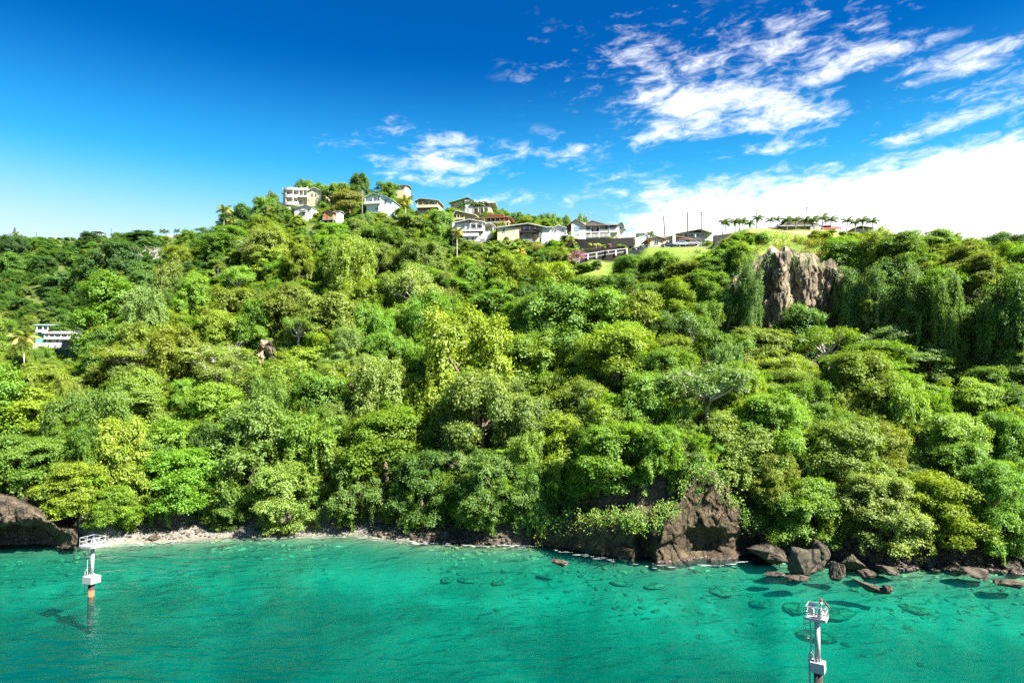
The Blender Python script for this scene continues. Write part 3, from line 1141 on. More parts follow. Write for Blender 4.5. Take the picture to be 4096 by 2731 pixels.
HERO = [
    (1930, 1665, 370, 400, 'dome', 'pale green'), (2480, 1440, 340, 300, 'broad', 'yellow-green'), (2150, 1430, 270, 240, 'broad', 'fresh green'),
    (2680, 1430, 220, 200, 'broad', 'yellow-green'), (2340, 1480, 150, 160, 'broad', 'mid green'),
    (1000, 1830, 330, 350, 'broad', 'grey-green'), (500, 1870, 280, 300, 'broad', 'yellow-green'), (160, 1640, 340, 240, 'feather', 'yellow-green'),
    (480, 1680, 330, 260, 'feather', 'grey-green'), (560, 1450, 330, 170, 'sparse', 'olive'), (860, 1440, 280, 190, 'sparse', 'pale green'),
    (450, 1390, 210, 190, 'broad', 'mid green'), (565, 1275, 150, 220, 'vine', 'mid green'), (470, 1245, 170, 150, 'broad', 'golden'),
    (1530, 1560, 230, 300, 'vine', 'pale green'), (1540, 1790, 320, 270, 'broad', 'fresh green'), (1270, 1600, 260, 250, 'broad', 'mid green'),
    (1260, 1830, 220, 260, 'vine', 'fresh green'), (720, 1960, 280, 240, 'broad', 'bright green'), (880, 1640, 280, 230, 'broad', 'fresh green'),
    (700, 1780, 250, 220, 'broad', 'bright green'), (300, 1990, 280, 230, 'broad', 'yellow-green'), (90, 1860, 280, 230, 'feather', 'mid green'),
    (2830, 1630, 330, 330, 'sparse', 'grey-green'), (2600, 1640, 250, 260, 'broad', 'mid green'), (2330, 1640, 260, 240, 'broad', 'olive'),
    (2250, 1830, 260, 260, 'broad', 'yellow-green'), (2480, 1860, 260, 260, 'broad', 'fresh green'), (2640, 1830, 180, 200, 'broad', 'bright green'),
    (2960, 1860, 280, 300, 'vine', 'pale green'), (3060, 1750, 250, 260, 'broad', 'fresh green'), (3240, 2075, 250, 250, 'broad', 'bright green'),
    (3520, 2070, 270, 260, 'broad', 'pale green'), (3740, 2060, 260, 260, 'broad', 'yellow-green'), (4000, 2050, 270, 300, 'broad', 'mid green'),
    (3480, 1440, 330, 220, 'feather', 'bright green'), (3250, 1640, 300, 260, 'broad', 'mid green'), (3560, 1820, 260, 230, 'broad', 'golden'),
    (3350, 1860, 280, 280, 'broad', 'yellow-green'), (3800, 1800, 300, 280, 'broad', 'fresh green'), (3660, 1600, 250, 230, 'feather', 'fresh green'),
    (4010, 1780, 240, 260, 'broad', 'mid green'), (3020, 1390, 240, 170, 'broad', 'olive'), (2960, 1530, 190, 160, 'sparse', 'olive'),
    (3180, 1490, 230, 180, 'sparse', 'yellow-green'), (3330, 1370, 260, 140, 'feather', 'olive'), (3380, 1050, 200, 190, 'broad', 'bright green'),
    (3610, 1010, 260, 230, 'feather', 'mid green'), (3700, 970, 190, 150, 'feather', 'mid green'), (3560, 1150, 200, 260, 'broad', 'dark green'),
    (3900, 1060, 250, 200, 'feather', 'olive'), (4020, 980, 190, 120, 'dome', 'dark green', 205), (3960, 1260, 250, 300, 'broad', 'mid green'),
    (3750, 1250, 240, 300, 'feather', 'mid green'), (4060, 1480, 220, 160, 'sparse', 'grey-green'), (3980, 1560, 250, 200, 'broad', 'dark green'), (2985, 1160, 120, 250, 'vine', 'dark green', 161.5), (3400, 1190, 130, 260, 'vine', 'dark green', 161.5), (3500, 1200, 150, 250, 'vine', 'dark green', 160),
    (4010, 1230, 200, 250, 'vine', 'dark green', 140), (4100, 1250, 170, 260, 'vine', 'dark green', 137), (3640, 1200, 150, 260, 'vine', 'dark green', 154), (3800, 1220, 150, 260, 'vine', 'mid green', 147),
    (3700, 1450, 220, 200, 'feather', 'grey-green'),
    (1290, 1000, 130, 130, 'broad', 'bright green'), (1405, 820, 125, 120, 'dome', 'rusty', 318), (1440, 745, 115, 110, 'broad', 'dark green', 352),
    (1345, 780, 110, 100, 'broad', 'mid green', 345), (1545, 765, 100, 80, 'broad', 'mid green', 350), (1220, 745, 110, 70, 'broad', 'dark green', 380),
    (1090, 800, 70, 70, 'broad', 'dark green', 362), (1050, 840, 100, 120, 'broad', 'mid green', 335), (1130, 855, 70, 70, 'broad', 'mid green', 318),
    (1745, 905, 110, 140, 'broad', 'mid green', 258), (1610, 900, 190, 130, 'feather', 'grey-green', 262), (1560, 960, 120, 120, 'broad', 'mid green'),
    (1090, 990, 190, 160, 'broad', 'olive'), (960, 870, 110, 110, 'broad', 'dark green', 350), (900, 960, 150, 120, 'broad', 'fresh green'),
    (1400, 1050, 180, 160, 'broad', 'grey-green'), (1650, 1110, 160, 120, 'broad', 'mid green'),
    (2030, 1080, 160, 150, 'broad', 'yellow-green'), (2200, 1130, 200, 180, 'broad', 'yellow-green'), (2250, 1050, 120, 130, 'broad', 'olive', 212),
    (1780, 1140, 220, 110, 'feather', 'bright green'), (1600, 1180, 150, 200, 'vine', 'olive'), (1840, 1290, 200, 170, 'feather', 'dark green'),
    (1980, 1210, 220, 150, 'feather', 'mid green'), (2120, 1260, 170, 180, 'broad', 'mid green'), (2380, 1180, 200, 180, 'broad', 'mid green'),
    (2470, 1240, 180, 170, 'sparse', 'grey-green'), (2640, 1080, 170, 150, 'broad', 'dark green', 186), (2520, 1070, 130, 110, 'broad', 'mid green', 188),
    (2760, 1110, 200, 150, 'broad', 'olive', 182), (2700, 1200, 200, 170, 'broad', 'yellow-green'), (2860, 1100, 150, 150, 'broad', 'mid green', 176),
    (2900, 1250, 150, 250, 'vine', 'dark green'), (2800, 1290, 170, 200, 'vine', 'mid green'), (1330, 1250, 260, 180, 'vine', 'olive'),
    (1150, 1220, 220, 180, 'broad', 'olive'), (950, 1230, 220, 170, 'broad', 'olive'), (740, 1180, 190, 130, 'feather', 'dark green'),
    (640, 1250, 170, 150, 'feather', 'blue-green'), (720, 1050, 150, 140, 'broad', 'golden'), (450, 1040, 190, 180, 'broad', 'dark green'),
    (560, 990, 150, 130, 'broad', 'dark green', 385), (870, 1310, 200, 150, 'vine', 'yellow-green'), (1400, 1380, 200, 150, 'broad', 'fresh green'),
    (1620, 1390, 170, 140, 'broad', 'dark green'), (1720, 1500, 190, 170, 'broad', 'mid green'), (1740, 1330, 130, 160, 'vine', 'fresh green'),
    (1960, 1400, 190, 160, 'vine', 'pale green'), (1420, 1970, 260, 220, 'broad', 'grey-green'), (1150, 2000, 250, 220, 'broad', 'pale green'),
    (1700, 1970, 250, 240, 'broad', 'dark green'), (1960, 1980, 260, 240, 'broad', 'dark green'), (2130, 2000, 170, 230, 'vine', 'mid green'),
    (890, 2030, 180, 150, 'broad', 'mid green'), (450, 2040, 170, 140, 'broad', 'fresh green'), (3880, 1920, 260, 240, 'broad', 'mid green'),
]
for h in HERO:
    hero(*h[:6], Y=h[6] if len(h) > 6 else None)

# the wooded ridge behind the houses
_r = random.Random(12)
for i in range(30):
    px_ = 1985 + i * 12.5 + _r.uniform(-5, 5)
    Y_ = _r.uniform(318, 352)
    X_ = (px_ - 2048) / F_PX * Y_
    g_ = gz(X_, Y_)
    top_ = at(px_, float(np.interp(px_, SKX, SKYY)) + _r.uniform(-6, 12), Y_)[2]
    plan_tree((X_, Y_, g_ - .3), _r.uniform(2.6, 4.2), max(3.0, top_ - g_ + .3), _r.choice(['broad', 'vine', 'feather']), _r.choice(['mid green', 'dark green', 'mid green', 'blue-green']), True)
# fill the rest of the wooded slopes
def fill():
    rng = np.random.default_rng(42)
    names = list(TINTS)
    P = [np.r_[t['p'], t['R']] for t in TREES]
    tries = 0
    made = 0
    while tries < 6500 and made < 430:
        tries += 1
        px = rng.uniform(-260, 4360)
        py = rng.uniform(880, 2200)
        h = hit(px, py)
        if h is None or h[2] < 1.5:
            continue
        gx, gy = h[0], h[1]
        z = gz(gx, gy)
        base = 3.9 + 2.1 * sstep(gy, 120, 160)
        R = float(np.clip(rng.lognormal(-.02, .33), .5, 1.9)) * base
        if gy > 255:
            R *= .72 if px < 950 else .85
        H = R * rng.uniform(1.6, 2.5)
        zone_dry = px < 1500 and 1380 < py < 1750
        lit_right = px > 3300
        r = rng.uniform()
        if gy > 250 and px < 900:
            sp = 'feather' if r < .5 else 'broad' if r < .9 else 'vine'
        else:
            sp = 'broad' if r < .46 else 'feather' if r < .58 else 'vine' if r < .86 else 'sparse'
        if sp == 'vine':
            R, H = R * .88, H * 1.3
        if py > 2020:
            R *= .7
            H = R * 1.6
        H = skyline_cap((gx, gy, z), R, H)
        if H < 2.5:
            continue
        R = min(R, H * .85)
        if blocked((gx, gy, z), R, H, .30):
            R, H = R * .5, H * .42
            sp = 'bush'
            if blocked((gx, gy, z), R, H, .22):
                continue
        pp = np.array([gx, gy, z])
        A = np.array(P)
        d = np.linalg.norm(A[:, :3] - pp, axis=1)
        if (d < (A[:, 3] + R) * .50).any():
            continue
        n = vnoise(np.array([gx * .03]), np.array([gy * .03]), 31)[0] + rng.normal(0, .22)
        if gy > 270 and px < 1000:
            tint = ['mid green', 'dark green', 'mid green', 'blue-green', 'olive', 'fresh green'][int(np.clip(n * 6, 0, 5))]
        elif zone_dry:
            tint = ['fresh green', 'yellow-green', 'pale green', 'olive', 'grey-green', 'golden'][int(np.clip(n * 6, 0, 5))]
        else:
            tint = ['dark green', 'mid green', 'bright green', 'fresh green', 'yellow-green', 'olive', 'grey-green'][int(np.clip(n * 7, 0, 6))]
        plan_tree((gx, gy, z - .3), R, H + .3, sp, tint)
        P.append(np.r_[pp, R])
        made += 1
    return tries, made


def fill_low():
    """low trees and shrubs on the open upper slopes"""
    rng = np.random.default_rng(43)
    P = [np.r_[t['p'], t['R']] for t in TREES]
    made = 0
    for tries in range(2600):
        px = rng.uniform(-100, 2350) if rng.uniform() < .8 else rng.uniform(2800, 4200)
        py = rng.uniform(700, 1350)
        h = hit(px, py)
        if h is None or h[1] < 165:
            continue
        z = gz(h[0], h[1])
        R = rng.uniform(2.0, 4.2)
        H = R * rng.uniform(1.2, 1.8)
        H = min(H, skyline_cap((h[0], h[1], z), R, H))
        if H < 1.2:
            continue
        R = min(R, H)
        k = 0
        while blocked((h[0], h[1], z), R, H, .25) and k < 3:
            R, H, k = R * .7, H * .62, k + 1
        if k == 3 or H < .9:
            continue
        pp = np.array([h[0], h[1], z])
        A = np.array(P)
        d = np.linalg.norm(A[:, :3] - pp, axis=1)
        if (d < (A[:, 3] + R) * .50).any():
            continue
        sp = 'bush' if R < 2.6 else rng.choice(['broad', 'bush', 'feather'])
        tint = rng.choice(['mid green', 'dark green', 'fresh green', 'olive', 'bright green', 'yellow-green'])
        plan_tree((h[0], h[1], z - .2), R, H + .2, str(sp), str(tint))
        P.append(np.r_[pp, R])
        made += 1
    return made


print('fill', fill(), fill_low(), len(TREES))


def fringe():
    """bushes hanging over the foot of the bank"""
    rng = np.random.default_rng(91)
    for a, b, step, lo, hi in ((300, 1500, 58, 8.5, 11.5), (1500, 2180, 60, 6.5, 9.5), (3090, 4250, 70, 5.5, 8.5), (2180, 3050, 75, 7.0, 10.0), (-150, 300, 90, 8, 11)):
        px = a
        while px < b:
            Y = float(S(px) + setback(px)) + rng.uniform(lo, hi) - (5 if 2180 < px < 3050 else 0)
            X = (px - 2048) / F_PX * Y
            R = rng.uniform(1.4, 2.6)
            z = gz(X, Y)
            if 2700 < px < 2860 or (2250 < px < 3000 and rng.uniform() < .45):
                px += step
                continue
            if 2180 < px < 3050:
                z = max(z, float(np.interp(px, [2130, 2300, 2600, 2760, 2900, 3075], [4, 8, 10, 16, 12, 6.5])) + 1.0)
            plan_tree((X, Y, z - .4), R, R * rng.uniform(1.3, 1.7), 'bush', str(rng.choice(['mid green', 'fresh green', 'bright green', 'yellow-green', 'grey-green', 'dark green'])))
            px += step * rng.uniform(.7, 1.3)


fringe()


def visible_share():
    """share of sample points on each crown that no other crown and no ground hides, seen from a few places round the camera"""
    C = np.array([t['c'] for t in TREES])
    Rd = np.array([t['rad'] for t in TREES]) * .86
    share = np.zeros(len(TREES))
    for ox in (-3.0, 0.0, 3.0):
        O = np.array([ox, 0, CAM_H])
        for i, t in enumerate(TREES):
            d0 = O - t['c']
            side = unit(np.cross(d0, [0, 0, 1])[None])[0]
            pts = []
            for k in range(5):
                for m in range(4):
                    a = (k + .5) / 5 * 2 - 1
                    b = (m + .5) / 4 * 2 - 1
                    if a * a + b * b < 1:
                        pts.append(t['c'] + side * a * t['R'] + np.array([0, 0, b * t['rad'][2]]))
            pts = np.array(pts)
            D = pts - O
            sel = np.where((C[:, 1] < t['c'][1] + 2) & (np.arange(len(C)) != i))[0]
            oc = (O - C[sel]) / Rd[sel]
            hid = np.zeros(len(pts), bool)
            for q, dd in enumerate(D):
                e = dd / Rd[sel]
                A = (e * e).sum(1)
                B = (e * oc).sum(1)
                Cc = (oc * oc).sum(1) - 1
                disc = B * B - A * Cc
                ok = disc > 0
                tt = (-B - np.sqrt(np.maximum(disc, 0))) / A
                hid[q] = (ok & (tt > 0) & (tt < .985)).any()
            f = np.linspace(.55, .96, 14)
            S_ = O + D[:, None, :] * f[None, :, None]
            und = (S_[..., 2] < ground(S_[..., 0].ravel(), S_[..., 1].ravel()).reshape(S_.shape[:2]) - .5).any(1)
            px, py = proj(pts.T)
            off = (px < -30) | (px > 4126) | (py > 2750)
            share[i] = max(share[i], (~(hid | und | off)).mean())
    return share


for t in TREES:   # the outermost trees lean out over the bank, clear of the rocks
    _px = 2048 + F_PX * t['p'][0] / t['p'][1]
    _rel = t['p'][1] - float(S(_px) + setback(_px))
    if _rel < 15 and t['sp'] != 'bush':
        dz = .22 * t['H'] * (1 - max(0, _rel - 8) / 7 if _rel > 8 else 1)
        t['p'][2] += dz
        t['c'][2] += dz
vis = visible_share()
kept = []
for t, s in zip(TREES, vis):
    if s > .10 or (t['hero'] and s > .03):
        kept.append(t)
print('trees', len(TREES), 'kept', len(kept))
TREES = kept

LANDMARKS = [  # name, px, py
    ('the sea cave', 130, 2090), ('the pebble beach', 950, 2125), ('the pink shore rocks', 1800, 2150), ('the dark shore cliff', 2560, 2120),
    ('the big boulders', 3260, 2230), ('the shore stones', 3850, 2250), ('the valley village', 230, 1350),
    ('the pavilion on the ridge', 390, 930), ('the white ridge-top wall', 680, 945), ('the curved white mansion', 1200, 790), ('the hut with the red door', 1310, 870),
    ('the pale gabled house', 1510, 830), ('the scalloped-roof house', 1890, 815), ('the three-storey white house', 1880, 930), ('the laundry balcony', 2090, 930),
    ('the white villa', 2390, 920), ('the beige bungalow', 2700, 965), ('the bare rock face', 3190, 1150), ('the row of palms', 3200, 890),
    ('the white railings', 1170, 1115), ('the grey rock outcrop', 1060, 1400), ('the big pale domed tree', 1930, 1665), ('the bare grey tree', 2470, 1240),
    ('the leaning coconut palm', 110, 1340),
]
ORD = ['first', 'second', 'third', 'fourth', 'fifth', 'sixth', 'seventh', 'eighth', 'ninth', 'tenth', 'eleventh', 'twelfth', 'thirteenth', 'fourteenth', 'fifteenth', 'sixteenth', 'seventeenth', 'eighteenth', 'nineteenth', 'twentieth', 'twenty-first', 'twenty-second', 'twenty-third', 'twenty-fourth', 'twenty-fifth', 'twenty-sixth', 'twenty-seventh', 'twenty-eighth', 'twenty-ninth', 'thirtieth']


def name_trees():
    buckets = {}
    for t in TREES:
        px, py = proj(t['c'])
        t['px'], t['py'] = px, py
        best = min(LANDMARKS, key=lambda m: abs(m[1] - px) * 1.0 + abs(m[2] - py) * 1.0 + (9e9 if t['sp'] == 'dome' and m[0].startswith('the big pale') else 0))
        dx, dy = px - best[1], py - best[2]
        if abs(dy) > abs(dx) * .7:
            rel = 'above' if dy < 0 else 'below'
        else:
            rel = 'left of' if dx < 0 else 'right of'
        size = 'large ' if t['R'] > 5.8 else 'small ' if t['R'] < 3.0 else ''
        key = f"{size}{t['tint']} {KINDNAME[t['sp']][1]} {rel} {best[0]}"
        buckets.setdefault(key, []).append(t)
    for key, ts in buckets.items():
        if len(ts) == 1:
            ts[0]['label'] = ts[0]['label'] or key
        else:
            for i, t in enumerate(sorted(ts, key=lambda q: q['px'])):
                t['label'] = f"{key}, {ORD[min(i, 29)]} from left"


name_trees()


def add_tree(t, i):
    rg = random.Random(1000 + i)
    me, tm = rg.choice(PROTO[t['sp']])
    root = empty(KINDNAME[t['sp']][0], t['p'], rg.uniform(0, 6.283))
    a, b = rg.uniform(.82, 1.28), rg.uniform(.82, 1.2)
    root.scale = (t['R'] * a, t['R'] * b, t['H'] / 2)
    root.rotation_euler = (rg.uniform(-.16, .16), rg.uniform(-.16, .16), rg.uniform(0, 6.283))
    tag(root, t['label'], 'shrub' if t['sp'] == 'bush' else 'tree', t['group'] or ('shrubs on the slope' if t['sp'] == 'bush' else 'trees on the wooded hillside'))
    c = link('crown', me, None, root)
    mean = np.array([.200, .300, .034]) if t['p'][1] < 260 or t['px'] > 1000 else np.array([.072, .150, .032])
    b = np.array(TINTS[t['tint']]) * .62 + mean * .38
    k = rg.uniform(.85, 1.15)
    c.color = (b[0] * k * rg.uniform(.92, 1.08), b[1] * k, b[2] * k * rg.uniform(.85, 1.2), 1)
    link('trunk', tm, None, root)
    return root


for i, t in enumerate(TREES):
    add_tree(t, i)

for (px, py, wpx, hpx, lab, i) in [(2475, 1260, 190, 190, 'bare grey-branched tree on the slope below the lawn', 0), (590, 1030, 150, 90, 'pale leafless tree leaning on the far wooded slope', 1),
                                   (2960, 1500, 120, 160, 'leafless twiggy tree among thin trees below the bare rock face', 1), (1500, 1990, 150, 110, 'fallen bleached branch tree over the pebble beach', 0),
                                   (600, 1460, 230, 130, 'wide bleached dead branches on the dry slope below the valley village', 1), (880, 1440, 210, 140, 'bleached leafless tree right of the wide dead branches', 0),
                                   (2900, 1460, 150, 150, 'grey twiggy leafless tree on the slope under the rock face', 0), (2690, 1590, 170, 150, 'grey tangle of bare branches above the dark shore cliff', 1),
                                   (3990, 1470, 190, 110, 'pale bare crown on the shaded slope at the right', 1), (160, 1720, 220, 120, 'bare pale branches among yellow trees at the left', 0),
                                   (1300, 1450, 130, 110, 'small bare tree beside the grey rock outcrop', 1), (3180, 1480, 150, 110, 'bare branches below the rock face right of the twiggy tree', 1)]:
    h = hit(px, py + hpx * .4)
    k = h[1] / F_PX
    o = link('bare_tree', BARE[i], None)
    o.location = h
    o.rotation_euler = (0, 0, i + px)
    o.scale = (wpx * .5 * k,) * 2 + (hpx * .5 * k,)
    o.name = 'bare_tree'
    tag(o, lab, 'tree')


# low growth that covers the soil between the trees: nobody could count it
def clump_object(i):
    rng = np.random.default_rng(300 + i)
    V, Fq, T, base = [], [], [], 0
    for l in range(7):
        c0 = rng.normal(size=3) * [.45, .45, .22] + [0, 0, .35]
        k = 16
        d = rand_dirs(k, rng)
        d[:, 2] = np.abs(d[:, 2]) - .15
        tc = c0 + d * rng.uniform(.28, .45)
        idx = np.repeat(np.arange(k), 9)
        c = tc[idx] + rng.normal(size=(len(idx), 3)) * .07
        v, f = leaf_quads(c, d[idx] + rng.normal(size=(len(idx), 3)) * .4 + [0, 0, .4], rng.uniform(.045, .085, len(idx)), .6, rng)
        V.append(v)
        Fq.append(f + base)
        base += len(v)
        T.append(np.clip(rng.uniform(.2, .7) + rng.normal(0, .18, len(idx)), 0, 1))
    if i % 2:   # trailing creeper
        for q in range(16):
            a = rng.uniform(0, 6.28)
            n = 26
            zz = np.linspace(.5, -.9, n)
            c = np.stack([math.cos(a) * .75 + rng.normal(0, .06, n), math.sin(a) * .75 + rng.normal(0, .06, n), zz], 1)
            v, f = leaf_quads(c, rng.normal(size=(n, 3)) * .4 + [math.cos(a), math.sin(a), .6], rng.uniform(.04, .07, n), .65, rng)
            V.append(v)
            Fq.append(f + base)
            base += len(v)
            T.append(np.clip(.5 + rng.normal(0, .2, n), 0, 1))
    me = np_mesh('scrub_clump', np.concatenate(V), np.concatenate(Fq), False, {'tint': np.concatenate(T)})
    me.materials.append(MAT['scrub_leaf'])
    return me


def undergrowth():
    rng = np.random.default_rng(77)
    n = 13000
    px = rng.uniform(-250, 4350, n * 3)
    rel = np.where(rng.uniform(size=n * 3) < .72, rng.beta(1.1, 1.3, n * 3) * 140, rng.uniform(60, 330, n * 3)) + 3.5
    Y = S(px) + setback(px) + rel
    X = (px - 2048) / F_PX * Y
    Z = ground(X, Y)
    sx, sy = proj((X, Y, Z))
    keep = ~((px > 330) & (px < 1640) & (rel < 8))
    keep &= ~((px > 2290) & (px < 2900) & (Y > 184) & (Y < 207) | (px > 2880) & (px < 3330) & (Y > 176) & (Y < 224))
    for a, b, c, d, yy in CLEAR:
        keep &= ~((sx > a - 8) & (sx < c + 8) & (sy > b) & (sy < d + 14) & (Y < yy + 6))
    keep &= ~((px > 2950) & (px < 3400) & (Y > 160) & (Y < 176))
    keep &= (ground(X, Y + 1.0) - Z) < 6
    idx = np.where(keep)[0][:n]
    m = len(idx)
    s_ = rng.uniform(1.1, 3.0, m) * np.where(Y[idx] > 190, .75, 1.0)
    names = ['mid green', 'bright green', 'fresh green', 'yellow-green', 'olive', 'grey-green', 'pale green', 'golden']
    hue = np.array([TINTS[k] for k in names])[rng.integers(len(names), size=m)] * .6 + np.array([.15, .25, .028]) * .4
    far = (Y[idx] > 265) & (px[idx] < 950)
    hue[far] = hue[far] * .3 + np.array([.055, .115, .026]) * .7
    P = np.stack([X[idx], Y[idx], Z[idx] - .15 * s_], 1)
    # creepers slung from crown to crown
    C = np.array([t['c'] for t in TREES])
    Rr = np.array([t['R'] for t in TREES])
    Pb, Sb, Hb = [], [], []
    for i, t in enumerate(TREES):
        if t['sp'] == 'bush':
            continue
        d = np.linalg.norm(C - C[i], axis=1)
        for j in np.argsort(d)[1:6]:
            if d[j] > Rr[i] + Rr[j] + 3 or TREES[j]['sp'] == 'bush':
                continue
            for q in range(2):
                f = rng.uniform(.35, .65)
                p = C[i] * (1 - f) + C[j] * f + rng.normal(size=3) * [1.0, 1.0, 1.4] - [0, 0, rng.uniform(0, .25) * t['H']]
                sz = rng.uniform(1.4, 2.8)
                sxp, syp = proj(p)
                r_ = sz * F_PX / p[1]
                if any(sxp + r_ > a and sxp - r_ < c and syp + r_ > b and syp - r_ < e and p[1] < yy + 2 for a, b, c, e, yy in CLEAR):
                    continue
                if syp - r_ < np.interp(sxp, SKX, SKYY) + 4:
                    continue
                Pb.append(p)
                Sb.append(sz)
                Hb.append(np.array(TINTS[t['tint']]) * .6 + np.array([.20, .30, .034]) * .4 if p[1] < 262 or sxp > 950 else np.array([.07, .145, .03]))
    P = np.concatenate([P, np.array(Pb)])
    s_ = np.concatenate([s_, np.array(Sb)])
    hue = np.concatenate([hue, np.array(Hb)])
    m = len(P)
    me = bpy.data.meshes.new('undergrowth')
    me.vertices.add(m)
    me.vertices.foreach_set('co', P.astype(np.float32).ravel())
    for nm, kind, field, val in (('size', 'FLOAT', 'value', s_), ('spin', 'FLOAT', 'value', rng.uniform(0, 6.28, m)), ('pick', 'INT', 'value', rng.integers(0, 4, m))):
        a = me.attributes.new(nm, kind, 'POINT')
        a.data.foreach_set(field, val.astype(np.int32 if kind == 'INT' else np.float32))
    a = me.attributes.new('hue', 'FLOAT_COLOR', 'POINT')
    a.data.foreach_set('color', np.c_[hue, np.ones(m)].astype(np.float32).ravel())
    me.update()
    o = link('undergrowth', me, None)
    g = bpy.data.node_groups.new('scatter_scrub', 'GeometryNodeTree')
    g.interface.new_socket('Geometry', in_out='INPUT', socket_type='NodeSocketGeometry')
    g.interface.new_socket('Geometry', in_out='OUTPUT', socket_type='NodeSocketGeometry')
    N, L = g.nodes, g.links
    gi, go = N.new('NodeGroupInput'), N.new('NodeGroupOutput')
    ip = N.new('GeometryNodeInstanceOnPoints')
    gti = N.new('GeometryNodeGeometryToInstance')
    for i in (3, 2, 1, 0):
        oi = N.new('GeometryNodeObjectInfo')
        oi.inputs['Object'].default_value = bpy.data.objects.new('scrub_clump', clump_object(i))
        L.new(oi.outputs['Geometry'], gti.inputs[0])
    L.new(gi.outputs[0], ip.inputs['Points'])
    L.new(gti.outputs[0], ip.inputs['Instance'])
    ip.inputs['Pick Instance'].default_value = True

    def attr(nm, ty):
        q = N.new('GeometryNodeInputNamedAttribute')
        q.data_type = ty
        q.inputs['Name'].default_value = nm
        return q.outputs['Attribute']
    L.new(attr('pick', 'INT'), ip.inputs['Instance Index'])
    L.new(attr('size', 'FLOAT'), ip.inputs['Scale'])
    cx = N.new('ShaderNodeCombineXYZ')
    L.new(attr('spin', 'FLOAT'), cx.inputs[2])
    L.new(cx.outputs[0], ip.inputs['Rotation'])
    L.new(ip.outputs[0], go.inputs[0])
    md = o.modifiers.new('scrub', 'NODES')
    md.node_group = g
    tag(o, 'mixed green scrub and creepers covering the soil between the trees', 'undergrowth', kind='stuff')


undergrowth()

# ------------------------------------------------------------------ house materials
paint('white_paint', (.50, .49, .46), .6)
paint('cream_paint', (.50, .42, .27), .6)
paint('yellow_paint', (.48, .38, .18), .6)
paint('beige_paint', (.42, .345, .22), .6)
paint('ice_paint', (.44, .52, .50), .6)
paint('pink_paint', (.42, .285, .20), .6)
paint('teal_paint', (.13, .33, .30), .6)
paint('concrete', (.20, .195, .18), .85, .25)
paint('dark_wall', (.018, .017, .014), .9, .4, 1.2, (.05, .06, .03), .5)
paint('pale_stone', (.24, .215, .175), .9, .35, 2.5)
paint('grey_roof', (.30, .29, .275), .6, .2)
paint('white_roof', (.46, .46, .45), .5)
paint('brown_roof', (.19, .125, .085), .6, .25)
paint('red_roof', (.34, .12, .075), .6, .25)
paint('green_roof', (.13, .28, .12), .5, .15)
paint('mint_roof', (.24, .36, .29), .5, .15)
paint('wood_board', (.36, .22, .11), .8, .3)
paint('rust_board', (.27, .105, .055), .8, .4)
paint('dark_wood', (.055, .035, .025), .8, .3)
paint('red_door', (.50, .085, .03), .5)
paint('awning', (.42, .085, .07), .7)
paint('blue_curtain', (.10, .30, .36), .6)
paint('asphalt', (.16, .16, .155), .9)
paint('path_concrete', (.26, .255, .24), .9)


def glass_mat():
    m, t, out = new_mat('window_glass')
    principled(t, out, (.02, .027, .032), .08, .6)


glass_mat()


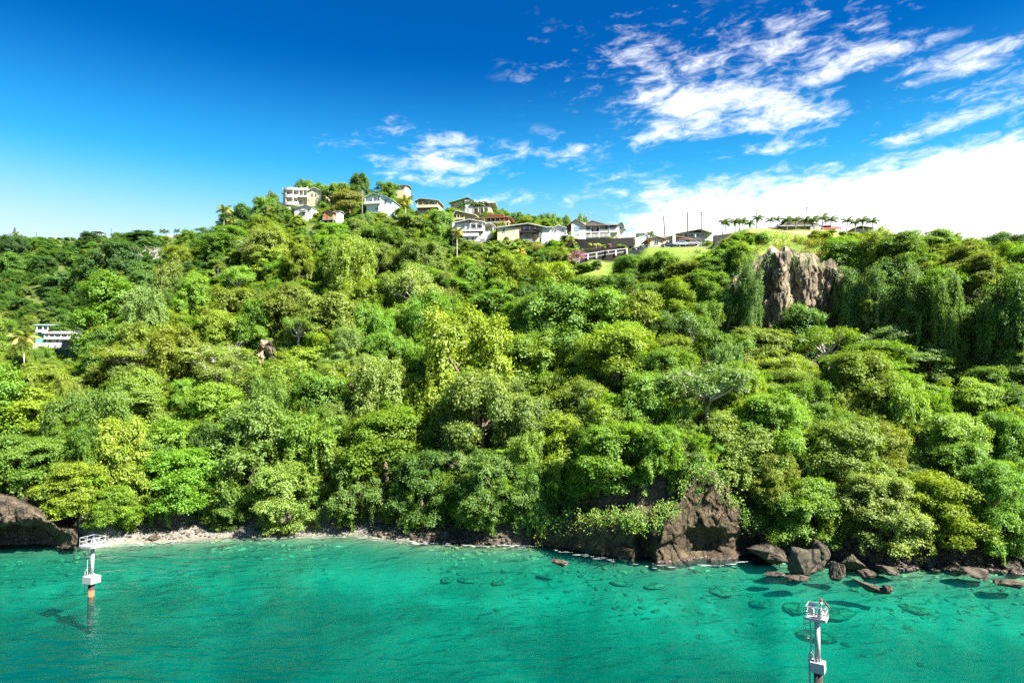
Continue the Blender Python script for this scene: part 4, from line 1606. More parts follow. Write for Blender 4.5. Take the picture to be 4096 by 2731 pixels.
class House:
    """parts are given in photo pixels across and up (4096 frame) and metres in depth"""
    def __init__(s, name, label, px, py, Y, rz=0.0, cat='house'):
        s.px, s.py, s.k = px, py, Y / F_PX
        p = at(px, py, Y)
        s.root = empty(name, p, rz)
        tag(s.root, label, cat, 'houses on the hill')

    def x(s, px):
        return (px - s.px) * s.k

    def z(s, py):
        return (s.py - py) * s.k

    def box(s, name, x0, x1, top, bot, d0, d1, mat, parent=None):
        return MB().box(s.x(x0), s.x(x1), d0, d1, s.z(bot), s.z(top)).build(name, MAT[mat], parent or s.root)

    def wall(s, x0, x1, top, bot, d0, d1, mat, found=3.0):
        return MB().box(s.x(x0), s.x(x1), d0, d1, s.z(bot) - found, s.z(top)).build('wall', MAT[mat], s.root)

    def gable_wall(s, x0, x1, eave, peak, bot, d0, d1, mat, found=3.0, xm=None):
        xm = s.x(xm) if xm else (s.x(x0) + s.x(x1)) / 2
        return MB().prism([(s.x(x0), s.z(bot) - found), (s.x(x1), s.z(bot) - found), (s.x(x1), s.z(eave)), (xm, s.z(peak)), (s.x(x0), s.z(eave))], 'y', d0, d1).build('wall', MAT[mat], s.root)

    def gable_roof(s, x0, x1, eave, peak, d0, d1, mat, th=.22, xm=None):
        xm = s.x(xm) if xm else (s.x(x0) + s.x(x1)) / 2
        a, b, e, p = s.x(x0), s.x(x1), s.z(eave) + .02, s.z(peak) + .02
        return MB().prism([(a, e), (xm, p), (b, e), (b, e + th), (xm, p + th), (a, e + th)], 'y', d0, d1).build('roof', MAT[mat], s.root)

    def side_roof(s, x0, x1, eave, peak, d0, d1, mat, th=.22, dm=None):
        """ridge runs across the view"""
        dm = dm if dm is not None else (d0 + d1) / 2
        e, p = s.z(eave) + .02, s.z(peak) + .02
        return MB().prism([(d0, e), (dm, p), (d1, e), (d1, e + th), (dm, p + th), (d0, e + th)], 'x', s.x(x0), s.x(x1)).build('roof', MAT[mat], s.root)

    def hip_roof(s, x0, x1, eave, peak, d0, d1, mat, run=.35):
        a, b, e, p = s.x(x0), s.x(x1), s.z(eave) + .02, s.z(peak)
        m = (d0 + d1) / 2
        r = (b - a) * run
        t = .18
        vs_ = [(a, d0, e), (b, d0, e), (b, d1, e), (a, d1, e), (a, d0, e + t), (b, d0, e + t), (b, d1, e + t), (a, d1, e + t), (a + r, m, p), (b - r, m, p)]
        fs_ = [(3, 2, 1, 0), (0, 1, 5, 4), (1, 2, 6, 5), (2, 3, 7, 6), (3, 0, 4, 7), (4, 5, 9, 8), (5, 6, 9), (6, 7, 8, 9), (7, 4, 8)]
        return MB().add(vs_, fs_).build('roof', MAT[mat], s.root)

    def window(s, px, py, w, h, d, frame='white_paint', pane='window_glass', name='window'):
        """front window centred on a pixel, w x h in pixels, on the wall plane at depth d"""
        x0, x1, z0, z1 = s.x(px - w / 2), s.x(px + w / 2), s.z(py + h / 2), s.z(py - h / 2)
        f = .10
        m = MB()
        m.box(x0 - f, x1 + f, d - .10, d + .02, z1, z1 + f).box(x0 - f, x1 + f, d - .14, d + .02, z0 - f, z0)
        m.box(x0 - f, x0, d - .10, d + .02, z0, z1).box(x1, x1 + f, d - .10, d + .02, z0, z1)
        if w > 9:
            m.box((x0 + x1) / 2 - .04, (x0 + x1) / 2 + .04, d - .08, d + .02, z0, z1)
        o = m.build(name, MAT[frame], s.root)
        MB().box(x0, x1, d - .04, d + .01, z0, z1).build('pane', MAT[pane], o)
        return o

    def side_window(s, xface, d, py, w, h, frame='white_paint', pane='window_glass', sgn=1):
        """window in an end wall: xface pixel of the wall, d metres along it, w metres wide, h pixels high"""
        X = s.x(xface)
        z0, z1 = s.z(py + h / 2), s.z(py - h / 2)
        f = .10
        a, b = (X - .02, X + .1) if sgn > 0 else (X - .1, X + .02)
        m = MB().box(a, b, d - w / 2 - f, d + w / 2 + f, z1, z1 + f).box(a, b, d - w / 2 - f, d + w / 2 + f, z0 - f, z0)
        m.box(a, b, d - w / 2 - f, d - w / 2, z0, z1).box(a, b, d + w / 2, d + w / 2 + f, z0, z1)
        o = m.build('window', MAT[frame], s.root)
        a, b = (X - .02, X + .05) if sgn > 0 else (X - .05, X + .02)
        MB().box(a, b, d - w / 2, d + w / 2, z0, z1).build('pane', MAT[pane], o)
        return o

    def door(s, px, w, top, bot, d, mat='dark_wood'):
        o = MB().box(s.x(px - w / 2), s.x(px + w / 2), d - .06, d + .02, s.z(bot), s.z(top)).build('door', MAT[mat], s.root)
        MB().box(s.x(px + w * .3), s.x(px + w * .3) + .06, d - .12, d - .05, s.z((top + bot) / 2), s.z((top + bot) / 2) + .12).build('handle', MAT['concrete'], o)
        return o

    def column(s, px, top, bot, d, r=.16, mat='white_paint'):
        return MB().box(s.x(px) - r, s.x(px) + r, d - r, d + r, s.z(bot), s.z(top)).build('column', MAT[mat], s.root)

    def arch(s, x0, x1, spring, top, d, th, mat):
        """spandrel wall with an arched opening below it, between two columns"""
        a, b, z0, z1 = s.x(x0), s.x(x1), s.z(spring), s.z(top)
        m, r = (a + b) / 2, (b - a) / 2
        n = 8
        rise = min(r * .85, (z1 - z0) * .8)
        poly = [(a, z1), (a, z0)] + [(m - r * math.cos(math.pi * i / n), z0 + rise * math.sin(math.pi * i / n)) for i in range(1, n)] + [(b, z0), (b, z1)]
        return MB().prism(poly[::-1], 'y', d, d + th).build('arch', MAT[mat], s.root)

    def railing(s, x0, x1, top, bot, d, mat='white_paint', parent=None, step=.32, solid=False):
        a, b, z0, z1 = s.x(x0), s.x(x1), s.z(bot), s.z(top)
        m = MB()
        if solid:
            m.box(a, b, d, d + .15, z0, z1)
        else:
            m.box(a, b, d, d + .12, z1 - .10, z1).box(a, b, d + .02, d + .10, z0, z0 + .08)
            q = a
            while q < b:
                m.box(q, min(q + .11, b), d + .03, d + .09, z0 + .08, z1 - .10)
                q += step
        return m.build('railing', MAT[mat], parent or s.root)

    def slab(s, x0, x1, top, bot, d0, d1, mat='white_paint', name='balcony'):
        return s.box(name, x0, x1, top, bot, d0, d1, mat)


# ---- the curved white mansion
h = House('mansion', 'large cream mansion with two curved balconies on the hilltop', 1190, 838, 345, math.radians(-6))
h.wall(1120, 1226, 752, 838, 2.2, 15, 'cream_paint')
h.gable_wall(1226, 1286, 764, 750, 838, 1.0, 13, 'cream_paint')
h.gable_roof(1222, 1291, 766, 749, .3, 13.6, 'white_roof')
for fl, (top, bot) in enumerate([(776, 786), (806, 816)]):
    n = 12
    R_ = h.x(1184) - h.x(1158)
    cxm = h.x(1156)
    poly = [(cxm + R_ * 1.25 * math.cos(math.pi + math.pi * i / n), 2.2 + R_ * .9 * math.sin(math.pi + math.pi * i / n)) for i in range(n + 1)]
    b = MB().prism(poly, 'z', h.z(bot + 2), h.z(top)).build('balcony', MAT['white_paint'], h.root)
    inner = [(cxm + R_ * 1.12 * math.cos(math.pi + math.pi * i / n), 2.2 + R_ * .78 * math.sin(math.pi + math.pi * i / n)) for i in range(n + 1)]
    for i in (1, 4, 8, 11):
        a = math.pi + math.pi * i / n
        x_, y_ = cxm + R_ * 1.15 * math.cos(a), 2.2 + R_ * .82 * math.sin(a)
        MB().box(x_ - .18, x_ + .18, y_ - .18, y_ + .18, h.z(top), h.z(top - 20)).build('column', MAT['white_paint'], h.root)
R_ = h.x(1184) - h.x(1158)
cxm = h.x(1156)
poly = [(cxm + R_ * 1.32 * math.cos(math.pi + math.pi * i / 12), 2.2 + R_ * .96 * math.sin(math.pi + math.pi * i / 12)) for i in range(13)]
MB().prism(poly, 'z', h.z(757), h.z(748)).build('parapet', MAT['white_paint'], h.root)
MB().prism(poly, 'z', h.z(838), h.z(828)).build('terrace', MAT['white_paint'], h.root)
h.slab(1190, 1228, 779, 786, .6, 2.4)
h.slab(1190, 1228, 748, 758, .6, 3.0, name='parapet')
for px in (1192, 1210, 1226):
    h.column(px, 757, 779, .9)
h.arch(1192, 1210, 764, 757, .9, .3, 'cream_paint')
h.arch(1210, 1226, 764, 757, .9, .3, 'cream_paint')
h.slab(1116, 1132, 764, 768, 1.2, 2.4)
h.wall(1094, 1118, 806, 838, 2.6, 9, 'cream_paint')
h.railing(1094, 1118, 800, 806, 2.6)
for px, py, w, hh, d in [(1168, 768, 12, 13, 2.2), (1142, 768, 10, 13, 2.2), (1196, 801, 6, 9, 2.2), (1176, 800, 6, 9, 2.2), (1215, 775, 10, 8, 2.2), (1247, 778, 7, 10, 1.0), (1263, 779, 5, 11, 1.0), (1234, 797, 4, 4, 1.0)]:
    h.window(px, py, w, hh, d)
for d in (3, 6, 9):
    h.side_window(1286, d, 780, 1.3, 10)
for px in (1120, 1140, 1160, 1200, 1226):
    h.column(px, 744, 752, 2.0 if px < 1180 else 1.0, .22)

h = House('white_block_house', 'plain white concrete house below the curved mansion', 1210, 862, 322, math.radians(-14))
h.gable_wall(1172, 1250, 832, 822, 862, 0, 8, 'white_paint', xm=1226)
h.gable_roof(1167, 1253, 833, 821, -.5, 8.4, 'grey_roof', xm=1226)
h.window(1200, 836, 5, 7, 0)
h.slab(1204, 1226, 842, 850, -1.0, 0, 'concrete')
h.door(1217, 6, 851, 862, 0)
h.window(1238, 842, 5, 7, 0)

h = House('yellow_cottage', 'small yellow gabled cottage among trees below the mansion terrace', 1088, 852, 330, math.radians(10))
h.gable_wall(1070, 1102, 838, 828, 852, 0, 6, 'yellow_paint')
h.gable_roof(1067, 1105, 839, 827, -.4, 6.3, 'rust_board')
h.window(1096, 845, 4, 6, 0)
h.window(1080, 845, 4, 6, 0)
h = House('grey_cottage', 'low grey shed behind the trees at the edge of the hilltop', 1012, 880, 335, 0)
h.wall(1000, 1035, 850, 880, 0, 5, 'concrete')
h.side_roof(998, 1037, 851, 845, -.3, 5.3, 'brown_roof')
h.window(1010, 862, 5, 8, 0)

# ---- hut with the red door
h = House('wooden_hut', 'brown wooden hut on stilts with a red door', 1312, 898, 300, math.radians(-10))
h.gable_wall(1288, 1334, 850, 840, 876, 0, 6, 'wood_board', found=0)
h.gable_roof(1283, 1340, 852, 839, -.7, 6.4, 'brown_roof')
h.door(1308, 8, 851, 874, 0, 'red_door')
h.window(1297, 856, 8, 8, 0, 'wood_board', 'yellow_paint', 'shutter')
h.box('floor_beam', 1286, 1336, 876, 880, -.2, 6.1, 'concrete')
for px in (1289, 1312, 1333):
    h.column(px, 880, 900, .2, .18, 'concrete')
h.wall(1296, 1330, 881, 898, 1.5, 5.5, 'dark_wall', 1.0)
h.wall(1336, 1350, 845, 876, 2.0, 7.0, 'white_paint')
h.side_roof(1276, 1354, 843, 838, 1.8, 7.6, 'grey_roof')
h.wall(1277, 1290, 880, 898, .4, 3.0, 'white_paint', 1.0)

# ---- pale gabled house
h = House('gabled_house', 'white house with pale green gables and a balcony among trees', 1508, 888, 300, math.radians(-9))
h.gable_wall(1456, 1522, 783, 769, 846, 1.8, 10, 'ice_paint')
h.gable_roof(1450, 1530, 785, 768, .2, 10.4, 'mint_roof')
h.gable_wall(1510, 1570, 800, 772, 880, .9, 11, 'ice_paint', xm=1516)
h.gable_roof(1504, 1575, 802, 770, .3, 11.4, 'mint_roof', xm=1514)
h.slab(1454, 1520, 802, 812, 0, 1.9)
h.wall(1462, 1515, 816, 880, 1.6, 9, 'ice_paint')
h.window(1475, 798, 14, 8, 1.8)
h.window(1508, 798, 18, 8, 1.8)
h.window(1489, 786, 5, 4, 1.8)
h.window(1541, 803, 8, 14, .9)
h.window(1500, 830, 10, 8, 1.6)
for px in (1456, 1488, 1519):
    h.column(px, 788, 803, .3)
h.wall(1495, 1530, 848, 888, -1.0, 3, 'concrete')
h.window(1505, 862, 14, 14, -1.0, 'concrete', 'dark_wall', 'garage_opening')

h = House('ridge_house', 'cream house end showing its eave above the hilltop trees', 1602, 775, 372, math.radians(-12))
h.wall(1572, 1622, 742, 775, 0, 8, 'cream_paint')
h.side_roof(1568, 1628, 743, 736, -.8, 8.6, 'brown_roof')
h.window(1612, 752, 5, 6, 0)

# ---- two storey balcony house
h = House('balcony_house', 'two-storey cream house with arched upper veranda beside a coconut palm', 1710, 856, 300, math.radians(-7))
h.wall(1662, 1750, 800, 856, 2.6, 11, 'cream_paint')
h.slab(1664, 1752, 818, 829, 0, 2.7, 'cream_paint')
h.slab(1664, 1752, 829, 832, .1, 2.7, 'dark_wood', 'floor_beam')
for px in (1668, 1690, 1715, 1738, 1750):
    h.column(px, 803, 819, .2, .15, 'cream_paint')
for a, b in ((1690, 1715), (1715, 1738), (1668, 1690)):
    h.arch(a, b, 808, 802, .1, .25, 'cream_paint')
h.gable_roof(1656, 1758, 804, 793, -.7, 11.6, 'grey_roof', xm=1680)
h.wall(1668, 1742, 834, 856, 1.8, 8, 'pink_paint')
h.window(1680, 842, 6, 12, 1.8)
h.window(1700, 842, 12, 10, 1.8)
h.window(1722, 843, 8, 8, 1.8)
h.window(1680, 812, 12, 9, 2.6)
h.window(1704, 812, 14, 9, 2.6)
h.window(1727, 812, 12, 9, 2.6)
h.railing(1672, 1708, 847, 854, 1.2)
h.window(1744, 815, 4, 6, 2.55)

# ---- house with the scalloped roof edge
h = House('scalloped_house', 'big cream house with pointed white roof crests above the others', 1880, 848, 322, math.radians(-13))
h.gable_wall(1792, 1862, 806, 790, 848, 2, 14, 'cream_paint', xm=1866)
h.wall(1858, 1892, 798, 848, 0, 8, 'white_paint')
h.wall(1892, 1955, 806, 848, 2.4, 10, 'yellow_paint')
h.gable_roof(1786, 1902, 806, 788, -.2, 14.5, 'mint_roof', xm=1868)
h.side_roof(1888, 1975, 817, 803, -.6, 10.5, 'white_roof')
for px in (1903, 1925, 1947):
    MB().prism([(h.x(px - 9), h.z(812)), (h.x(px + 9), h.z(812)), (h.x(px), h.z(800))], 'y', -.8, 3).build('roof_crest', MAT['white_roof'], h.root)
for px in (1872, 1878, 1884, 1889):
    h.window(px, 806, 3, 8, 0)
h.window(1850, 802, 14, 8, 2)
h.window(1803, 812, 8, 6, 2)
h.window(1825, 812, 5, 8, 2)
h.slab(1892, 1958, 829, 833, 0, 2.5)
h.railing(1892, 1958, 822, 829, 0, 'dark_wood')
for px in (1894, 1915, 1937, 1956):
    h.column(px, 817, 829, .2, .14, 'cream_paint')
    h.column(px, 833, 850, .2, .2, 'white_paint')
for a, b in ((1894, 1915), (1915, 1937), (1937, 1956)):
    h.arch(a, b, 838, 832, .1, .3, 'white_paint')
h.window(1905, 842, 6, 8, 2.4)
h.door(1925, 6, 838, 848, 2.4)

h = House('yellow_house', 'low yellow house with an open corner veranda under the scalloped-roof house', 1835, 890, 285, math.radians(-12))
h.gable_wall(1800, 1900, 862, 845, 890, 1.8, 10, 'yellow_paint', xm=1818)
h.gable_roof(1808, 1906, 864, 842, -.4, 10.5, 'white_roof', xm=1822)
h.side_roof(1768, 1812, 855, 851, 0, 8, 'rust_board')
h.wall(1772, 1808, 856, 890, 2.2, 8, 'dark_wall')
h.slab(1806, 1860, 870, 878, 0, 1.9, 'cream_paint')
for px in (1808, 1826, 1838, 1857):
    h.column(px, 852, 871, .2, .15, 'cream_paint')
h.window(1818, 861, 8, 12, 1.8)
h.window(1832, 862, 8, 12, 1.8)
h.window(1848, 864, 10, 10, 1.8, 'wood_board')
h.window(1882, 868, 4, 6, 1.8)
h.door(1796, 6, 858, 872, 2.2, 'wood_board')

# ---- red roofed house
h = House('red_roof_house', 'peach house with stepped red roof and a columned veranda', 1970, 908, 270, math.radians(-10))
h.wall(1905, 2030, 870, 908, 2.4, 11, 'pink_paint')
h.hip_roof(1895, 2046, 872, 858, -.6, 11.8, 'red_roof', .3)
h.wall(1945, 2000, 851, 862, 3.4, 9, 'pink_paint', 0)
h.hip_roof(1938, 2008, 853, 843, 2.6, 10, 'red_roof', .3)
h.slab(1940, 2038, 884, 891, 0, 2.5, 'cream_paint')
for px in (1946, 1963, 1981, 2000, 2018, 2035):
    h.column(px, 872, 885, .2, .15, 'cream_paint')
h.wall(1900, 1942, 868, 908, .5, 6, 'cream_paint')
h.window(1907, 876, 6, 9, .5)
for px in (1955, 1972, 1990, 2009, 2026):
    h.window(px, 878, 9, 8, 2.4, 'wood_board')
st = MB()
for i in range(9):
    st.box(h.x(2000 + i * 3), h.x(2003 + i * 3) + .02, -1.2, .1, h.z(908), h.z(906 - i * 2))
st.build('staircase', MAT['pink_paint'], h.root)
h.railing(2000, 2028, 884, 890, -1.25, 'red_roof', solid=False)

# ---- three storey white house
h = House('three_storey_house', 'three-storey white house with an arched balcony on a stone base', 1880, 968, 250, math.radians(-5))
h.gable_wall(1820, 1934, 888, 878, 966, 2.0, 11, 'white_paint', 2)
h.gable_roof(1814, 1940, 889, 876, -.2, 11.5, 'white_roof')
h.wall(1822, 1880, 892, 923, .9, 2.1, 'white_paint', 0)
h.slab(1820, 1932, 918, 924, 0, 2.2)
h.slab(1820, 1932, 924, 926, .1, 2.2, 'dark_wood', 'floor_beam')
h.railing(1880, 1931, 911, 918, .1, 'white_paint')
for px in (1881, 1905, 1930):
    h.column(px, 893, 912, .2, .18)
for a, b in ((1881, 1905), (1905, 1930)):
    h.arch(a, b, 898, 891, .1, .3, 'white_paint')
h.window(1850, 903, 13, 12, .9)
h.window(1830, 903, 8, 22, .9, 'white_paint', 'white_roof', 'shutter')
h.window(1868, 906, 16, 26, .9, 'white_paint', 'white_roof', 'shutter')
h.window(1894, 903, 14, 14, 2.0)
h.window(1918, 903, 14, 14, 2.0)
h.box('louvre_vent', 1873, 1880, 881, 888, 1.9, 2.05, 'concrete')
h.wall(1850, 1915, 932, 944, -.3, 2.0, 'white_paint', 0)
h.wall(1848, 1918, 944, 966, .4, 6, 'white_paint', 2)
h.window(1869, 955, 9, 13, .4, 'white_paint', 'window_glass')
h.window(1890, 955, 9, 13, .4, 'white_paint', 'window_glass')
h.wall(1905, 1938, 953, 966, .8, 5, 'concrete', 2)
h.wall(1800, 1822, 878, 968, 3, 9, 'white_paint', 2)
h.window(1812, 912, 8, 12, 3)
MB().tube([(h.x(1860), -.05, h.z(905)), (h.x(1860), -.05, h.z(944))], .06).build('drainpipe', MAT['concrete'], h.root)
MB().box(h.x(1855), h.x(1925), -.8, 4, h.z(1005), h.z(966)).build('stone_base', MAT['pale_stone'], h.root)

h = House('carport_house', 'white carport with a pointed gable beside the three-storey house', 1955, 945, 252, math.radians(-8), 'carport')
h.gable_roof(1930, 1978, 902, 891, -.4, 6, 'white_roof')
for px in (1936, 1972):
    h.column(px, 903, 930, .2, .2)
    h.column(px, 903, 930, 5, .2)
h.wall(1932, 1978, 926, 945, -.6, 6, 'white_paint', 3)
h.gable_wall(1934, 1974, 903, 893, 905, 5.0, 5.3, 'white_paint', 0)

# ---- long house with the laundry
h = House('laundry_house', 'long low cream house with washing on its deep balcony', 2095, 955, 242, math.radians(-4))
h.gable_wall(1988, 2166, 908, 897, 955, 2.4, 12, 'cream_paint', xm=2110)
h.gable_roof(1980, 2185, 911, 895, -.8, 12.4, 'white_roof', xm=2112)
h.wall(1988, 2076, 909, 955, 0, 3, 'cream_paint')
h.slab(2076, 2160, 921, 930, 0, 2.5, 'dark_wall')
h.column(2160, 901, 955, .3, .22, 'concrete')
h.column(2080, 905, 921, .2, .15, 'cream_paint')
h.wall(2090, 2130, 930, 955, 1.0, 3, 'concrete')
h.window(2014, 920, 9, 14, 0)
h.window(2051, 911, 9, 5, 0)
h.window(2054, 901, 4, 4, 0)
h.window(2105, 912, 18, 12, 2.4, 'wood_board')
h.door(2140, 8, 906, 920, 2.4)
h.window(2106, 942, 10, 12, 1.0, 'concrete')
h.door(2124, 6, 934, 954, 1.0, 'red_door')
h.wall(2166, 2206, 906, 950, 2, 9, 'ice_paint')
h.side_roof(2164, 2212, 907, 901, 1.2, 9.6, 'white_roof')
cols = [(.55, .1, .1), (.08, .12, .4), (.6, .6, .62), (.1, .35, .5), (.45, .1, .35), (.06, .08, .2), (.5, .55, .6), (.2, .1, .3)]
for i in range(8):
    if f'cloth_{i}' not in MAT:
        paint(f'cloth_{i}', cols[i], .9, .1)
for i in range(11):
    x0 = h.x(2083 + i * 5.6)
    o = MB()
    pts = [(x0 + .03 * math.sin(q * 2.1 + i), -.02 + .05 * math.sin(q + i), h.z(906) - q * .3) for q in range(4)]
    v_ = []
    for p in pts:
        v_ += [(p[0], p[1] + .3, p[2]), (p[0] + .36, p[1] + .34, p[2])]
    o.add(v_ + [(a, b + .03, c) for a, b, c in v_], [(0, 1, 3, 2), (2, 3, 5, 4), (4, 5, 7, 6), (8, 10, 11, 9), (10, 12, 13, 11), (12, 14, 15, 13), (0, 8, 9, 1), (6, 7, 15, 14), (0, 2, 10, 8), (2, 4, 12, 10), (4, 6, 14, 12), (1, 9, 11, 3), (3, 11, 13, 5), (5, 13, 15, 7)])
    g = o.build('hanging_cloth', MAT[f'cloth_{i % 8}'])
    g.matrix_world = h.root.matrix_basis
    nm = ['red', 'navy', 'white', 'teal', 'purple', 'dark blue', 'pale grey', 'violet'][i % 8]
    tag(g, f'{nm} garment hung on the long balcony, {ORD[i]} from the left', 'garment', 'washing on the balcony')
MB().tube([(h.x(2080), .33, h.z(905.6)), (h.x(2150), .33, h.z(906.2))], .025, 4).build('washing_line', MAT['concrete'], h.root)

h = House('small_white_house', 'small white house with low gable between laundry balcony and white villa', 2232, 950, 250, math.radians(-8))
h.gable_wall(2205, 2266, 914, 904, 950, 0, 8, 'white_paint')
h.gable_roof(2200, 2270, 915, 902, -.6, 8.4, 'white_roof')
h.window(2222, 922, 8, 8, 0)
h.window(2250, 922, 6, 8, 0)
h.railing(2265, 2284, 922, 930, -.3)

# ---- the white villa
h = House('white_villa', 'large white villa with long balcony and green gable roof', 2385, 950, 234, math.radians(-5))
h.gable_wall(2285, 2344, 892, 877, 950, 0, 12, 'white_paint', xm=2305)
h.gable_roof(2266, 2346, 903, 876, -.6, 12.6, 'brown_roof', xm=2303)
h.gable_wall(2340, 2425, 893, 878, 950, 2.6, 12, 'white_paint', xm=2368)
h.gable_roof(2336, 2430, 895, 876, 2.0, 12.5, 'brown_roof', xm=2368)
h.side_roof(2326, 2476, 903, 895, -.6, 3.6, 'brown_roof', dm=3.4)
h.slab(2330, 2438, 926, 930, 0, 2.7)
h.railing(2330, 2363, 917, 926, 0)
h.railing(2398, 2436, 916, 926, 0)
h.slab(2436, 2472, 912, 930, .1, 6)
for px in (2331, 2364, 2398, 2436):
    h.column(px, 902, 926, .2, .13)
    h.column(px, 930, 950, .2, .2)
for d in (2.5, 5.0):
    MB().box(h.x(2470), h.x(2472), d, d + .25, h.z(912), h.z(903)).build('column', MAT['white_paint'], h.root)
h.wall(2425, 2470, 904, 950, 1.8, 10, 'white_paint')
h.gable_wall(2462, 2502, 902, 886, 950, 3, 14, 'white_paint', xm=2488)
h.gable_roof(2440, 2506, 912, 884, 2.4, 14.5, 'green_roof', xm=2490)
h.window(2307, 911, 18, 13, 0, 'white_paint', 'blue_curtain')
h.window(2311, 938, 12, 7, 0)
h.window(2356, 911, 12, 10, 2.6)
h.door(2369, 7, 907, 925, 2.6)
h.door(2393, 8, 903, 922, 2.6)
h.door(2427, 5, 902, 914, 1.8)
h.window(2425, 930, 10, 6, 1.8)
h.window(2385, 940, 26, 10, 2.6, 'white_paint', 'beige_paint')
h.window(2350, 940, 20, 10, 2.6, 'white_paint', 'beige_paint')
h.door(2468, 8, 938, 950, 1.8, 'wood_board')
h.window(2484, 905, 7, 8, 3)
MB().tube([(h.x(2437), -.1, h.z(900)), (h.x(2437), -.1, h.z(950))], .07).build('drainpipe', MAT['white_paint'], h.root)
for i in range(5):
    h.box('roof_bracket', 2498, 2508, 893 + i * 4, 895 + i * 4, 2.2, 2.5, 'white_paint')

# terrace fence and walls by the villa
def wall_run(name, label, pts, hgt, th, mat, cat='wall', drop=1.5):
    """pts: (px, py of the foot, Y)"""
    P = [at(*p) for p in pts]
    m = MB()
    for a, b in zip(P[:-1], P[1:]):
        d = np.array([b[0] - a[0], b[1] - a[1]])
        n = np.array([-d[1], d[0]]) / np.linalg.norm(d) * th / 2
        q = [(a[0] - n[0], a[1] - n[1]), (b[0] - n[0], b[1] - n[1]), (b[0] + n[0], b[1] + n[1]), (a[0] + n[0], a[1] + n[1])]
        vs_ = [(q[0][0], q[0][1], a[2] - drop), (q[1][0], q[1][1], b[2] - drop), (q[2][0], q[2][1], b[2] - drop), (q[3][0], q[3][1], a[2] - drop),
               (q[0][0], q[0][1], a[2] + hgt), (q[1][0], q[1][1], b[2] + hgt), (q[2][0], q[2][1], b[2] + hgt), (q[3][0], q[3][1], a[2] + hgt)]
        m.add(vs_, [(3, 2, 1, 0), (4, 5, 6, 7), (0, 1, 5, 4), (1, 2, 6, 5), (2, 3, 7, 6), (3, 0, 4, 7)])
    o = m.build(name, MAT[mat])
    return tag(o, label, cat)


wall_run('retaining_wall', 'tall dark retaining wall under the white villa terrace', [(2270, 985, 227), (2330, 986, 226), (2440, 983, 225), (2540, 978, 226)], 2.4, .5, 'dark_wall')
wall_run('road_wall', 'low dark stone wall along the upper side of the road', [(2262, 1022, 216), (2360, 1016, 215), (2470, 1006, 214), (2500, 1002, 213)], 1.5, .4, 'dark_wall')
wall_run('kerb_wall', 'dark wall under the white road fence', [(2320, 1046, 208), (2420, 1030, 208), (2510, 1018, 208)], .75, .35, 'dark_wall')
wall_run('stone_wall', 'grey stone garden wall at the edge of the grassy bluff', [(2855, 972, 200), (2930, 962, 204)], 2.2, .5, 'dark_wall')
wall_run('palm_wall', 'low stone wall at the foot of the palms', [(3070, 932, 216), (3160, 930, 216), (3265, 932, 215)], .7, .4, 'pale_stone')
wall_run('white_wall', 'low white wall under the palms beside the yellow cabin', [(3370, 938, 216), (3440, 938, 216), (3500, 938, 216)], .5, .3, 'white_paint')
wall_run('buttress_wall', 'cream buttressed garden wall right of the white villa', [(2537, 985, 222), (2556, 977, 224)], 2.4, .8, 'beige_paint')
wall_run('ridge_wall', 'white wall showing on the far ridge', [(668, 955, 400), (688, 954, 400)], 2.6, .4, 'white_paint')
wall_run('terrace_wall', 'grey terrace wall beside the ridge pavilion', [(335, 952, 418), (400, 950, 416)], .8, .4, 'concrete')


def fence_run(name, label, pts, hgt, mat, step, rail=2, post=.11, cat='fence', top_only=False):
    P = [at(*p) for p in pts]
    root = empty(name, P[0])
    o0 = P[0]
    for a, b in zip(P[:-1], P[1:]):
        a, b = a - o0, b - o0
        L = np.linalg.norm(b - a)
        n = max(1, int(L / step))
        for i in range(n + 1):
            q = a + (b - a) * i / n
            MB().box(q[0] - post, q[0] + post, q[1] - post, q[1] + post, q[2] - .6, q[2] + hgt).build('post', MAT[mat], root)
        for r in range(rail):
            z = hgt * (.96 - .42 * r)
            MB().tube([a + [0, 0, z], b + [0, 0, z]], post * .6, 4).build('rail', MAT[mat], root)
    return tag(root, label, cat)


fence_run('road_fence', 'white post and rail fence sloping along the road', [(2318, 1036, 207.6), (2420, 1020, 207.6), (2508, 1010, 207.6)], 1.25, 'white_paint', 2.6, 1, .2)
fence_run('slope_railing', 'thin white railings on the wooded slope', [(1082, 1122, hit(1082, 1122)[1] - 3.0), (1200, 1118, hit(1200, 1118)[1] - 3.0), (1258, 1112, hit(1258, 1112)[1] - 3.0)], 1.2, 'white_paint', 2.2, 2, .10)


def picket(name, label, pts, hgt, mats):
    P = [at(*p) for p in pts]
    root = empty(name, P[0])
    o0 = P[0]
    for a, b in zip(P[:-1], P[1:]):
        a, b = a - o0, b - o0
        n = max(2, int(np.linalg.norm(b - a) / .42))
        for i in range(n):
            q = a + (b - a) * (i + .5) / n
            MB().box(q[0] - .10, q[0] + .10, q[1] - .04, q[1] + .04, q[2], q[2] + hgt).build('picket', MAT[mats[0]], root)
        for z in (.08, hgt):
            MB().tube([a + [0, .06, z], b + [0, .06, z]], .07, 4).build('rail', MAT[mats[1]], root)
    return tag(root, label, 'fence')


picket('terrace_fence', 'white picket balustrade with brown rail round the villa terrace', [(2272, 953, 226.5), (2330, 952, 225.5), (2442, 946, 224.5)], 1.15, ('white_paint', 'dark_wood'))
picket('terrace_fence', 'short white picket balustrade on the corner right of the villa', [(2495, 944, 226), (2538, 941, 226)], 1.1, ('white_paint', 'dark_wood'))

